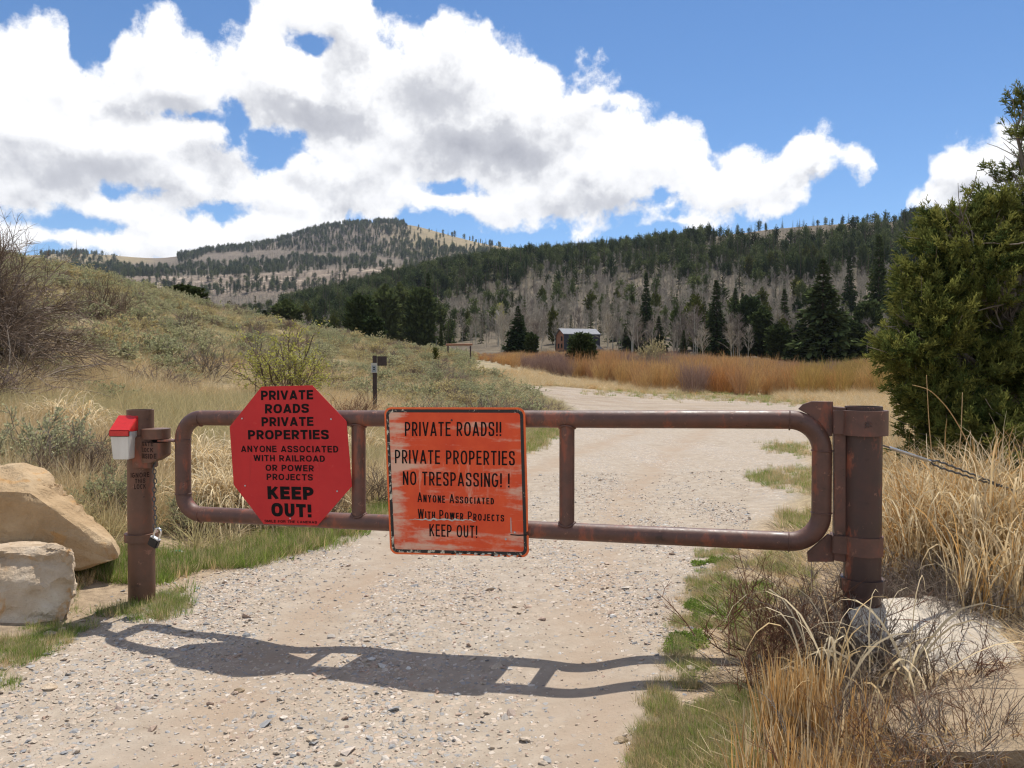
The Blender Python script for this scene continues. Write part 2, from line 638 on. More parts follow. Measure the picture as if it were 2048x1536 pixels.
def ribbons(P, W, S):
    """P (n,k,3), W (n,k) widths, S (n,3) side vectors"""
    n, k, _ = P.shape
    off = W[:, :, None] * 0.5 * S[:, None]
    V = np.stack([P - off, P + off], 2)
    idx = np.arange(n * k * 2).reshape(n, k, 2)
    a, b = idx[:, :-1], idx[:, 1:]
    q = np.stack([a[..., 0], a[..., 1], b[..., 1], b[..., 0]], -1).reshape(-1, 4)
    return V.reshape(-1, 3), q


def walk(rng, S, D, L, k=4, jit=0.2, grav=0.0, prog=False):
    """polylines from starts S along D, length L"""
    n = len(S)
    P = np.zeros((n, k, 3))
    P[:, 0] = S
    d = D.copy()
    g = np.array([0, 0, grav])
    for i in range(1, k):
        d = norm(d + jit * rng.normal(size=(n, 3)) + (g * (2.2 * (i / k) ** 2 * 1.6) if prog else g))
        P[:, i] = P[:, i - 1] + d * (L / (k - 1))[:, None]
    return P


def spawn(rng, P, per, ang, lo=0.25, hi=1.0):
    """child starts and directions along parent polylines"""
    n, k, _ = P.shape
    pi = np.repeat(np.arange(n), per)
    t = rng.uniform(lo, hi, len(pi)) * (k - 1)
    i = np.minimum(t.astype(int), k - 2)
    f = (t - i)[:, None]
    S = P[pi, i] * (1 - f) + P[pi, i + 1] * f
    D = norm(P[pi, i + 1] - P[pi, i])
    R = norm(np.cross(D, rng.normal(size=D.shape)))
    a = rng.uniform(ang[0], ang[1], len(pi))[:, None]
    return S, norm(D * np.cos(a) + R * np.sin(a))


def sphere_dirs(rng, n, zmin=0.2, zmax=1.0):
    z = rng.uniform(zmin, zmax, n)
    a = rng.uniform(0, 2 * math.pi, n)
    r = np.sqrt(np.maximum(0, 1 - z * z))
    return np.stack([r * np.cos(a), r * np.sin(a), z], -1)


# ------------------------------------------------------------------ materials
def new_mat(name):
    mt = bpy.data.materials.new(name)
    mt.use_nodes = True
    nt = NT(mt.node_tree)
    nt.n.clear()
    out = nt.n.new('ShaderNodeOutputMaterial')
    return mt, nt, out


def principled(nt, out, color, rough=0.7, metallic=0.0, bump=None, bstr=0.3, bdist=0.01, spec=None):
    p = nt.n.new('ShaderNodeBsdfPrincipled')
    nt.put(p.inputs['Base Color'], color if not isinstance(color, tuple) else (*color, 1)[:4])
    nt.put(p.inputs['Roughness'], rough)
    p.inputs['Metallic'].default_value = metallic
    if spec is not None:
        p.inputs['Specular IOR Level'].default_value = spec
    if bump is not None:
        b = nt.n.new('ShaderNodeBump')
        b.inputs['Strength'].default_value = bstr
        b.inputs['Distance'].default_value = bdist
        nt.l.new(bump, b.inputs['Height'])
        nt.l.new(b.outputs[0], p.inputs['Normal'])
    nt.l.new(p.outputs[0], out.inputs[0])
    return p


def veg(name, c1, c2, trans=0.3, c3=None, nscale=0.0):
    mt, nt, out = new_mat(name)
    oi = nt.n.new('ShaderNodeObjectInfo')
    if c3 is None:
        col = nt.mix(oi.outputs['Random'], c1, c2)
    else:
        col = nt.ramp(oi.outputs['Random'], [(0, c1), (0.5, c2), (1, c3)])
    geo = nt.n.new('ShaderNodeNewGeometry')
    rp = geo.outputs['Random Per Island']
    col = nt.mix(1.0, col, nt.ramp(rp, [(0, (0.62, 0.62, 0.62)), (1, (1.3, 1.28, 1.22))]), 'MULTIPLY')
    if nscale:
        tc = nt.n.new('ShaderNodeTexCoord')
        nz = nt.noise(tc.outputs['Object'], nscale, 3)
        col = nt.mix(1.0, col, nt.ramp(nz, [(0.3, (0.6, 0.62, 0.6)), (0.7, (1.25, 1.2, 1.1))]), 'MULTIPLY')
    df = nt.n.new('ShaderNodeBsdfDiffuse')
    nt.l.new(col, df.inputs[0])
    if trans > 0:
        tr = nt.n.new('ShaderNodeBsdfTranslucent')
        nt.l.new(col, tr.inputs[0])
        ms = nt.n.new('ShaderNodeMixShader')
        ms.inputs[0].default_value = trans
        nt.l.new(df.outputs[0], ms.inputs[1])
        nt.l.new(tr.outputs[0], ms.inputs[2])
        nt.l.new(ms.outputs[0], out.inputs[0])
    else:
        nt.l.new(df.outputs[0], out.inputs[0])
    return mt


M = {}
M['sage_leaf'] = veg('sage_leaf', (0.47, 0.46, 0.29), (0.38, 0.39, 0.22), 0.4, (0.54, 0.50, 0.31))
M['rabbit_leaf'] = veg('rabbit_leaf', (0.50, 0.42, 0.22), (0.44, 0.38, 0.19), 0.35)
M['twig_grey'] = veg('twig_grey', (0.31, 0.26, 0.215), (0.22, 0.18, 0.15), 0.0)
M['twig_dark'] = veg('twig_dark', (0.16, 0.12, 0.09), (0.22, 0.165, 0.125), 0.0)
M['twig_red'] = veg('twig_red', (0.17, 0.085, 0.06), (0.24, 0.14, 0.09), 0.0)
M['twig_purple'] = veg('twig_purple', (0.20, 0.15, 0.13), (0.28, 0.22, 0.18), 0.0)
M['straw'] = veg('straw', (0.66, 0.50, 0.28), (0.58, 0.43, 0.24), 0.4, (0.76, 0.62, 0.40))
M['straw_pale'] = veg('straw_pale', (0.82, 0.70, 0.49), (0.72, 0.60, 0.40), 0.4)
M['straw_orange'] = veg('straw_orange', (0.64, 0.41, 0.17), (0.56, 0.33, 0.13), 0.4)
M['grass_green'] = veg('grass_green', (0.20, 0.31, 0.06), (0.30, 0.36, 0.09), 0.45, (0.15, 0.26, 0.05))
M['grass_olive'] = veg('grass_olive', (0.44, 0.385, 0.21), (0.54, 0.46, 0.27), 0.4)
M['willow_orange'] = veg('willow_orange', (0.58, 0.29, 0.12), (0.62, 0.42, 0.19), 0.2, (0.44, 0.25, 0.15))
M['willow_purple'] = veg('willow_purple', (0.33, 0.22, 0.185), (0.38, 0.26, 0.21), 0.1)
M['willow_olive'] = veg('willow_olive', (0.46, 0.35, 0.13), (0.52, 0.36, 0.13), 0.15)
M['needle'] = veg('needle', (0.040, 0.060, 0.026), (0.088, 0.114, 0.042), 0.2, (0.165, 0.190, 0.078))
M['needle_dark'] = veg('needle_dark', (0.050, 0.074, 0.032), (0.090, 0.116, 0.046), 0.2)
M['needle_olive'] = veg('needle_olive', (0.095, 0.110, 0.030), (0.120, 0.125, 0.036), 0.2)
M['juniper_leaf'] = veg('juniper_leaf', (0.10, 0.138, 0.04), (0.26, 0.26, 0.07), 0.4, (0.045, 0.072, 0.025))
M['yellow_leaf'] = veg('yellow_leaf', (0.52, 0.50, 0.14), (0.44, 0.45, 0.12), 0.4)
M['aspen_twig'] = veg('aspen_twig', (0.34, 0.30, 0.25), (0.44, 0.395, 0.33), 0.0, (0.23, 0.19, 0.17))
M['aspen_bark'] = veg('aspen_bark', (0.48, 0.46, 0.40), (0.40, 0.38, 0.32), 0.0)
M['bark'] = veg('bark', (0.13, 0.095, 0.07), (0.17, 0.13, 0.10), 0.0)
M['bark_grey'] = veg('bark_grey', (0.27, 0.23, 0.19), (0.20, 0.17, 0.14), 0.0)


def rust_mat(name, base=(0.118, 0.058, 0.043), scale=9.0):
    mt, nt, out = new_mat(name)
    tc = nt.n.new('ShaderNodeTexCoord')
    v = tc.outputs['Object']
    a = nt.noise(v, scale, 6, .65)
    b = nt.noise(v, scale * 7, 4, .6)
    mp = nt.n.new('ShaderNodeMapping')
    mp.inputs['Scale'].default_value = (3, 3, 1.0)
    nt.l.new(v, mp.inputs[0])
    c = nt.noise(mp.outputs[0], 3.1, 5, .7)
    col = nt.ramp(a, [(0.25, tuple(x * 0.62 for x in base)), (0.5, base), (0.72, (base[0] * 1.45, base[1] * 1.25, base[2] * 1.15))])
    col = nt.mix(nt.smooth(c, .54, .64, 0, .8), col, (0.27, 0.080, 0.042))
    col = nt.mix(nt.smooth(a, .36, .28, 0, .75), col, (0.045, 0.028, 0.024))
    col = nt.mix(nt.smooth(c, .30, .24, 0, .5), col, (0.17, 0.115, 0.09))
    chip = nt.noise(v, scale * 2.4, 7, .74)
    col = nt.mix(nt.smooth(chip, .62, .64, 0, .9), col, (0.27, 0.13, 0.085))
    col = nt.mix(nt.smooth(chip, .345, .325, 0, .8), col, (0.045, 0.024, 0.020))
    hs = nt.math('ADD', nt.math('MULTIPLY', b, .5), nt.math('ADD', a, nt.math('MULTIPLY', nt.smooth(chip, .635, .655), -.4)))
    principled(nt, out, col, nt.smooth(a, .3, .7, .38, .6), 0.0, hs, 0.35, 0.004, 0.45)
    return mt


M['rust'] = rust_mat('rusty_brown_paint')
M['rust_dark'] = rust_mat('rusty_brown_paint_dark', (0.062, 0.034, 0.028), 6.0)
M['rust_post'] = rust_mat('rusty_post_paint', (0.135, 0.068, 0.043), 5.0)


def simple(name, color, rough=0.6, metallic=0.0, ns=20, amp=0.25, bump=0.2, bd=0.003, spec=None):
    mt, nt, out = new_mat(name)
    tc = nt.n.new('ShaderNodeTexCoord')
    a = nt.noise(tc.outputs['Object'], ns, 5, .6)
    lo = tuple(c * (1 - amp) for c in color)
    hi = tuple(min(1, c * (1 + amp)) for c in color)
    col = nt.ramp(a, [(0.3, lo), (0.7, hi)])
    principled(nt, out, col, rough, metallic, a, bump, bd, spec)
    return mt


M['black_print'] = simple('black_print', (0.009, 0.008, 0.008), 0.75, amp=.3, bump=0, spec=.15)
M['stencil'] = simple('faded_stencil_paint', (0.050, 0.030, 0.024), 0.8, ns=120, amp=.6, spec=.1)
M['steel'] = simple('galvanised_steel', (0.50, 0.50, 0.50), 0.35, 0.7, 40, .2)
M['chrome'] = simple('shackle_steel', (0.75, 0.75, 0.75), 0.2, 1.0, 40, .1)
M['cable'] = simple('dark_steel_cable', (0.10, 0.10, 0.10), 0.5, 0.5, 200, .5)
M['lock_black'] = simple('black_lock_case', (0.015, 0.015, 0.017), 0.35, 0.0, 40, .2)
M['red_lid'] = simple('red_plastic_lid', (0.60, 0.030, 0.025), 0.30, 0, 30, .1, 0.05)
M['dark_gap_chip'] = simple('dark_gap_and_chip_colour', (0.012, 0.010, 0.009), 0.9)  # near-black colour standing in for shade in slot and tear; also paint chips
M['cabin_wood'] = simple('cabin_wood', (0.36, 0.155, 0.08), 0.7, ns=3, amp=.25)
M['cabin_dark'] = simple('dark_shingles', (0.035, 0.035, 0.042), 0.8, ns=4, amp=.35)
M['cabin_metal'] = simple('pale_metal_roof', (0.27, 0.275, 0.29), 0.8, 0.0, ns=2, amp=.15, spec=.1)
M['glass_dark'] = simple('dark_window_glass', (0.02, 0.025, 0.03), 0.15, 0, 2, .1)
M['log_orange'] = simple('weathered_log', (0.28, 0.13, 0.07), 0.8, ns=6, amp=.3)
M['log_dark'] = simple('dark_log', (0.07, 0.045, 0.035), 0.8, ns=6, amp=.3)
M['marker_brown'] = simple('marker_brown', (0.040, 0.022, 0.018), 0.55, ns=14, amp=.3)
M['card_white'] = simple('aged_white_card', (0.50, 0.48, 0.42), 0.6, ns=14, amp=.1)
M['card_grey'] = simple('grey_card_print', (0.28, 0.32, 0.34), 0.6, ns=14, amp=.1)
M['litter_white'] = simple('crushed_plastic', (0.55, 0.60, 0.55), 0.3, ns=60, amp=.3)
M['litter_green'] = simple('green_label', (0.05, 0.35, 0.22), 0.4, ns=60, amp=.3)
M['bleached_log'] = simple('bleached_wood', (0.62, 0.58, 0.52), 0.7, ns=6, amp=.2)


def plastic_mat():
    mt, nt, out = new_mat('milky_clear_plastic')
    tc = nt.n.new('ShaderNodeTexCoord')
    mp = nt.n.new('ShaderNodeMapping')
    mp.inputs['Scale'].default_value = (14, 14, 4)
    nt.l.new(tc.outputs['Object'], mp.inputs[0])
    a = nt.noise(mp.outputs[0], 1.0, 4, .6)
    col = nt.ramp(a, [(0.3, (0.72, 0.69, 0.62)), (0.7, (0.86, 0.84, 0.78))])
    p = nt.n.new('ShaderNodeBsdfPrincipled')
    nt.l.new(col, p.inputs['Base Color'])
    p.inputs['Roughness'].default_value = 0.3
    tr = nt.n.new('ShaderNodeBsdfTranslucent')
    nt.l.new(col, tr.inputs[0])
    m1 = nt.n.new('ShaderNodeMixShader')
    m1.inputs[0].default_value = 0.18
    nt.l.new(p.outputs[0], m1.inputs[1])
    nt.l.new(tr.outputs[0], m1.inputs[2])
    tp = nt.n.new('ShaderNodeBsdfTransparent')
    m2 = nt.n.new('ShaderNodeMixShader')
    m2.inputs[0].default_value = 0.0
    nt.l.new(m1.outputs[0], m2.inputs[1])
    nt.l.new(tp.outputs[0], m2.inputs[2])
    nt.l.new(m2.outputs[0], out.inputs[0])
    return mt


M['plastic'] = plastic_mat()


def red_sign():
    mt, nt, out = new_mat('red_sign_enamel')
    tc = nt.n.new('ShaderNodeTexCoord')
    a = nt.noise(tc.outputs['Object'], 3.0, 5, .6)
    b = nt.noise(tc.outputs['Object'], 70.0, 3, .6)
    col = nt.ramp(a, [(0.3, (0.50, 0.018, 0.020)), (0.7, (0.60, 0.026, 0.026))])
    col = nt.mix(nt.smooth(b, .66, .72, 0, .5), col, (0.38, 0.03, 0.03))
    c = nt.noise(tc.outputs['Object'], 14.0, 7, .7)
    col = nt.mix(nt.smooth(c, .60, .70, 0, .35), col, (0.62, 0.10, 0.08))
    mp = nt.n.new('ShaderNodeMapping')
    mp.inputs['Scale'].default_value = (22, 22, 1.6)
    nt.l.new(tc.outputs['Object'], mp.inputs[0])
    dr = nt.noise(mp.outputs[0], 1.0, 5, .65)
    col = nt.mix(nt.smooth(dr, .60, .72, 0, .28), col, (0.30, 0.02, 0.02))
    principled(nt, out, col, nt.smooth(c, .3, .7, .38, .6), 0, a, 0.05, 0.002, 0.35)
    return mt


def orange_sign():
    mt, nt, out = new_mat('weathered_orange_sign')
    tc = nt.n.new('ShaderNodeTexCoord')
    v = tc.outputs['Object']
    mp = nt.n.new('ShaderNodeMapping')
    mp.inputs['Scale'].default_value = (2.2, 2.2, 13.0)
    nt.l.new(v, mp.inputs[0])
    st = nt.noise(mp.outputs[0], 1.3, 6, .62)
    mp2 = nt.n.new('ShaderNodeMapping')
    mp2.inputs['Scale'].default_value = (16.0, 16.0, 3.5)
    nt.l.new(v, mp2.inputs[0])
    st2 = nt.noise(mp2.outputs[0], 1.1, 5, .65)
    fine = nt.noise(v, 45, 5, .6)
    x, y, z = nt.sep(v)
    # local x runs along the sign, local z up (origin at its lower left corner)
    edge = nt.math('MAXIMUM', nt.smooth(x, .17, .04, 0, 1.25), nt.smooth(z, .24, .06, 0, 1.1))
    edge = nt.math('MAXIMUM', edge, nt.smooth(x, .66, .72, 0, .35))
    mid = nt.math('MULTIPLY', nt.smooth(z, .60, .52, 0, .55), nt.smooth(z, .30, .36))
    e2 = nt.math('ADD', nt.math('MULTIPLY', edge, .16), nt.math('MULTIPLY', mid, .10))
    wear = nt.smooth(nt.math('ADD', nt.math('MULTIPLY_ADD', fine, .16, -.08), nt.math('ADD', st, e2)), .555, .78)
    wear2 = nt.math('MULTIPLY', nt.smooth(nt.math('ADD', st2, nt.math('MULTIPLY', mid, .16)), .62, .76), .6)
    wear = nt.math('MAXIMUM', wear, wear2)
    base = nt.ramp(nt.noise(v, 5, 5, .6), [(0.3, (0.66, 0.060, 0.016)), (0.7, (0.80, 0.105, 0.026))])
    col = nt.mix(nt.math('MULTIPLY', wear, .85), base, (0.72, 0.50, 0.36))
    principled(nt, out, col, 0.45, 0, fine, 0.08, 0.002, 0.35)
    return mt


def worn_black():
    mt, nt, out = new_mat('worn_black_border')
    tc = nt.n.new('ShaderNodeTexCoord')
    v = tc.outputs['Object']
    fine = nt.noise(v, 26, 7, .7)
    x, y, z = nt.sep(v)
    bot = nt.math('MAXIMUM', nt.smooth(z, .10, .0, 0, .13), nt.smooth(x, .10, .02, 0, .08))
    w = nt.smooth(nt.math('ADD', fine, bot), .60, .67)
    col = nt.mix(w, (0.014, 0.013, 0.012), (0.60, 0.55, 0.42))
    principled(nt, out, col, 0.5)
    return mt


M['red_sign'] = red_sign()
M['orange_sign'] = orange_sign()
M['orange_rim'] = simple('orange_rim', (0.80, 0.13, 0.022), 0.45, ns=20, amp=.12, bump=0.05)
M['worn_black'] = worn_black()
M['sign_back'] = simple('sign_back_metal', (0.4, 0.4, 0.4), 0.5, .5)


def rock_mat(name, c_lo, c_mid, c_hi, scale=2.0, streak=None):
    mt, nt, out = new_mat(name)
    tc = nt.n.new('ShaderNodeTexCoord')
    v = tc.outputs['Object']
    a = nt.noise(v, scale, 8, .62)
    b = nt.noise(v, scale * 9, 6, .65)
    c = nt.voronoi(v, scale * 5, 'DISTANCE_TO_EDGE')
    col = nt.ramp(a, [(0.3, c_lo), (0.5, c_mid), (0.68, c_hi)])
    col = nt.mix(nt.smooth(b, .60, .70, 0, .35), col, tuple(x * 0.55 for x in c_mid))
    if streak:
        s = nt.noise(v, scale * 1.7, 5, .6, dist=1.0)
        col = nt.mix(nt.smooth(s, .56, .66, 0, .8), col, streak)
    g = nt.noise(v, scale * 40, 3, .6)
    hs = nt.math('ADD', nt.math('MULTIPLY', a, 1.2), nt.math('ADD', nt.math('MULTIPLY', b, .45), nt.math('MULTIPLY', g, .10)))
    principled(nt, out, col, 0.85, 0, hs, 0.85, 0.05, 0.2)
    return mt


M['rock_tan'] = rock_mat('tan_sandstone', (0.31, 0.20, 0.10), (0.45, 0.315, 0.18), (0.54, 0.41, 0.26), 2.2, (0.46, 0.26, 0.10))
M['rock_block'] = rock_mat('pale_sandstone', (0.36, 0.26, 0.165), (0.54, 0.43, 0.31), (0.66, 0.57, 0.45), 2.6, (0.48, 0.27, 0.11))
M['rock_white'] = rock_mat('bleached_sandstone', (0.44, 0.37, 0.29), (0.56, 0.49, 0.395), (0.63, 0.56, 0.47), 2.4)
M['rock_brown'] = rock_mat('brown_sandstone', (0.26, 0.19, 0.115), (0.34, 0.255, 0.165), (0.40, 0.31, 0.21), 2.4)


def stone_mat():
    mt, nt, out = new_mat('gravel_stone')
    oi = nt.n.new('ShaderNodeObjectInfo')
    col = nt.ramp(oi.outputs['Random'], [(0, (0.25, 0.25, 0.25)), (0.10, (0.34, 0.33, 0.32)), (0.2, (0.42, 0.35, 0.275)), (0.55, (0.48, 0.395, 0.305)),
                                         (0.72, (0.36, 0.25, 0.19)), (0.86, (0.54, 0.48, 0.41)), (0.95, (0.17, 0.165, 0.165)), (1, (0.64, 0.61, 0.56))])
    tc = nt.n.new('ShaderNodeTexCoord')
    a = nt.noise(tc.outputs['Object'], 2.0, 4)
    col = nt.mix(1.0, col, nt.ramp(a, [(0.3, (0.8, 0.8, 0.8)), (0.7, (1.12, 1.12, 1.12))]), 'MULTIPLY')
    principled(nt, out, col, 0.85, spec=0.2)
    return mt


M['stone'] = stone_mat()


def ground_mat():
    mt, nt, out = new_mat('ground')
    tc = nt.n.new('ShaderNodeTexCoord')
    v = tc.outputs['Object']

    def attr(nm):
        nd = nt.n.new('ShaderNodeAttribute')
        nd.attribute_name = nm
        return nd
    road = attr('road').outputs['Fac']
    gravel = attr('gravel').outputs['Fac']
    tint = attr('tint').outputs['Color']
    # road dirt
    n_big = nt.noise(v, 0.9, 5, .6)
    n_mid = nt.noise(v, 9, 6, .6)
    n_fine = nt.noise(v, 70, 5, .65)
    dirt = nt.ramp(n_mid, [(0.3, (0.29, 0.235, 0.178)), (0.55, (0.365, 0.303, 0.236)), (0.75, (0.43, 0.365, 0.29))])
    dirt = nt.mix(nt.smooth(n_big, .5, .68, 0, .45), dirt, (0.36, 0.315, 0.265))
    dirt = nt.mix(nt.math('MULTIPLY', attr('rut').outputs['Fac'], nt.smooth(nt.noise(v, 2.2, 5, .6), .35, .6, .3, .9)), dirt, (0.33, 0.25, 0.18))
    mp = nt.n.new('ShaderNodeMapping')
    mp.inputs['Scale'].default_value = (0.10, 0.9, 1)
    nt.l.new(v, mp.inputs[0])
    streak = nt.noise(mp.outputs[0], 1.0, 6, .65)
    soil_far = nt.ramp(streak, [(0.35, (0.235, 0.175, 0.125)), (0.6, (0.36, 0.29, 0.215))])
    dirt = nt.mix(nt.math('MULTIPLY', attr('bend').outputs['Fac'], .85), dirt, soil_far)
    peb = nt.voronoi(v, 42, 'F1', 'Color')
    pd = nt.voronoi(v, 42, 'DISTANCE_TO_EDGE', 'Distance')
    ps = nt.n.new('ShaderNodeSeparateColor')
    nt.l.new(peb, ps.inputs[0])
    pcol = nt.ramp(ps.outputs[0], [(0, (0.22, 0.22, 0.22)), (.22, (0.33, 0.325, 0.315)), (.45, (0.42, 0.32, 0.24)), (.7, (0.48, 0.38, 0.29)), (1, (0.58, 0.52, 0.45))])
    pmask = nt.math('MULTIPLY', nt.smooth(pd, .03, .12), nt.smooth(nt.math('ADD', ps.outputs[1], nt.math('MULTIPLY_ADD', gravel, .75, -.55)), .42, .58))
    rcol = nt.mix(nt.math('MULTIPLY', pmask, .9), dirt, pcol)
    rcol = nt.mix(nt.smooth(n_fine, .56, .70, 0, .45), rcol, (0.22, 0.17, 0.125))
    # soil and litter outside the road
    s_a = nt.noise(v, 0.35, 6, .65)
    s_b = nt.noise(v, 14, 6, .7)
    soil = nt.mix(1.0, tint, nt.ramp(s_a, [(0.3, (0.72, 0.76, 0.80)), (0.7, (1.25, 1.2, 1.12))]), 'MULTIPLY')
    soil = nt.mix(1.0, soil, nt.ramp(s_b, [(0.3, (0.62, 0.60, 0.58)), (0.7, (1.32, 1.30, 1.26))]), 'MULTIPLY')
    col = nt.mix(road, soil, rcol)
    h = nt.math('ADD', nt.math('MULTIPLY', n_mid, 1.2), nt.math('MULTIPLY', n_fine, .35))
    h = nt.math('ADD', h, nt.math('MULTIPLY', pmask, .45))
    principled(nt, out, col, 0.92, 0, h, 0.55, 0.014, 0.15)
    return mt


M['ground'] = ground_mat()


def hill_mat():
    mt, nt, out = new_mat('hill')
    tc = nt.n.new('ShaderNodeTexCoord')
    v = tc.outputs['Object']
    at_ = nt.n.new('ShaderNodeAttribute')
    at_.attribute_name = 'tint'
    a = nt.noise(v, 0.03, 8, .7)
    b = nt.noise(v, 0.25, 6, .75)
    mp = nt.n.new('ShaderNodeMapping')
    mp.inputs['Scale'].default_value = (.35, .35, 3.0)
    nt.l.new(v, mp.inputs[0])
    cstr = nt.noise(mp.outputs[0], 0.06, 6, .7)
    col = nt.mix(1.0, at_.outputs['Color'], nt.ramp(a, [(0.3, (0.70, 0.70, 0.72)), (0.7, (1.28, 1.26, 1.2))]), 'MULTIPLY')
    col = nt.mix(1.0, col, nt.ramp(b, [(0.3, (0.62, 0.60, 0.60)), (0.7, (1.35, 1.34, 1.3))]), 'MULTIPLY')
    at2 = nt.n.new('ShaderNodeAttribute')
    at2.attribute_name = 'cliff'
    col = nt.mix(nt.math('MULTIPLY', at2.outputs['Fac'], nt.smooth(cstr, .53, .60)), col, (0.40, 0.32, 0.24))
    principled(nt, out, col, 0.95, 0, b, 0.6, 1.5, 0.1)
    return mt


M['hill'] = hill_mat()

# ------------------------------------------------------------------ ground, road and hills: one sheet split in three
CLIFF_TOP = 1400.0


def near_tint(X, Y, px, py):
    """colour of soil / litter"""
    n = fbm(X / 2.2, Y / 2.2, oct=3, seed=70)[..., None]
    straw = np.array([0.36, 0.285, 0.18])
    sage = np.array([0.27, 0.225, 0.145])
    dirt = np.array([0.34, 0.26, 0.18])
    c = np.where(n > 0, straw * np.minimum(n * 2, 1) + sage * (1 - np.minimum(n * 2, 1)), sage)
    near = (1 - sstep(Y, 5, 9))[..., None]
    return c * (1 - near) + dirt * near


def far_tint(X, Y, Z, px, py):
    brush = np.array([0.145, 0.12, 0.09])
    duff = np.array([0.085, 0.075, 0.05])
    tan = np.array([0.27, 0.22, 0.135])
    asp = np.array([0.175, 0.145, 0.115])
    rockc = np.array([0.20, 0.16, 0.125])
    c = np.broadcast_to(brush, X.shape + (3,)).copy()
    f = forest(px, py, Y)[..., None]
    c = c * (1 - f) + duff * f
    topc = (sstep(Y, 1450, 1700) * (1 - 0 * Y))[..., None]
    cap = np.maximum(sstep(px, 720, 860) * (1 - sstep(py, 500, 520)), sstep(-px, -340, -260) * (1 - sstep(py, 524, 530)))[..., None]
    up = asp * (1 - cap) + tan * cap
    c = c * (1 - topc) + up * topc
    cl = (sstep(Y, 1120, 1220) * (1 - sstep(Y, 1400, 1470)))[..., None]
    c = c * (1 - cl) + rockc * cl
    crest_r = (sstep(Y, 610, 660) * (Y < 800) * inpoly(px, py, [(1440, 440), (1780, 425), (1780, 462), (1600, 474), (1440, 482)]))[..., None]
    c = c * (1 - crest_r) + np.array([0.33, 0.26, 0.2]) * crest_r
    return c


# forest masks in sight-line coordinates of the real ground point
FAR_CONIFER = [
    ([(340, 500), (440, 496), (560, 478), (610, 452), (760, 440), (800, 440), (810, 462), (700, 470), (560, 500), (430, 512), (345, 525)], 1.0),
    ([(640, 455), (790, 445), (820, 462), (850, 485), (920, 500), (1000, 505), (1000, 520), (900, 522), (800, 520), (700, 502), (560, 505)], .85),
    ([(820, 455), (1000, 490), (1010, 506), (880, 492), (800, 470)], .12),
    ([(80, 540), (150, 532), (300, 536), (460, 530), (600, 518), (700, 515), (760, 520), (760, 530), (700, 529), (600, 534), (460, 546), (300, 552), (150, 555), (80, 555)], 1.0),
    ([(90, 505), (170, 505), (240, 515), (240, 530), (90, 530)], .45),
    ([(200, 552), (900, 525), (900, 555), (200, 590)], .26),
    ([(230, 575), (330, 572), (480, 570), (640, 562), (760, 556), (760, 575), (640, 582), (480, 592), (330, 595), (230, 592)], .75),
]
MIXL = [(500, 688), (600, 672), (700, 646), (850, 614), (1000, 580), (1100, 560), (1250, 558), (1400, 568), (1550, 574), (1700, 556), (1800, 560), (2048, 590), (2500, 620)]


def forest(px, py, Y):
    """conifer density 0..1"""
    d = np.zeros(np.shape(px))
    near = Y < 870
    L = np.interp(px, [p[0] for p in MIXL], [p[1] for p in MIXL])
    n = vnoise(px / 38.0, py / 16.0, seed=5)
    n2 = vnoise(px / 14.0, py / 9.0, seed=15)
    wl = sstep(L - py + 16 * n + 9 * n2, -12, 14) * (.88 + .12 * n)
    clear = inpoly(px, py, [(1400, 474), (1500, 440), (1770, 420), (1820, 452), (1640, 486), (1480, 492)])
    dn = np.where(clear, 0.07, wl)
    patch = sstep(vnoise(px / 45.0, py / 22.0, seed=6) + .35 * n2, .0, .45)
    dn = np.where(clear, dn, np.maximum(dn, 0.09 + 0.42 * patch))
    dn = np.where((px < 560) & (Y < 870), 0.25, dn)
    d = np.where(near & (Y > 105), dn, 0)
    for poly, v in FAR_CONIFER:
        d = np.where(~near & inpoly(px + 16 * n + 9 * n2, py + 4 * n + 3 * n2, poly), np.maximum(d, v * (.72 + .4 * n2)), d)
    return d


RUT_C = [(700, 1700), (760, 1500), (860, 1290), (985, 1100), (1130, 970), (1250, 900), (1340, 860), (1390, 832), (1330, 812), (1220, 800), (1130, 789), (1060, 778)]
RUTP = np.array([ground_at(*p) for p in RUT_C])


def rut_dist(X, Y):
    d = np.full(np.shape(X), 1e9)
    for (x1, y1), (x2, y2) in zip(RUTP[:-1], RUTP[1:]):
        dx, dy = x2 - x1, y2 - y1
        t_ = np.clip(((X - x1) * dx + (Y - y1) * dy) / (dx * dx + dy * dy), 0, 1)
        d = np.minimum(d, np.hypot(X - x1 - t_ * dx, Y - y1 - t_ * dy))
    d = d + .12 * fbm(X / 1.6, Y / 1.6, oct=2, seed=95)
    return np.exp(-((d - .82) / .26) ** 2)


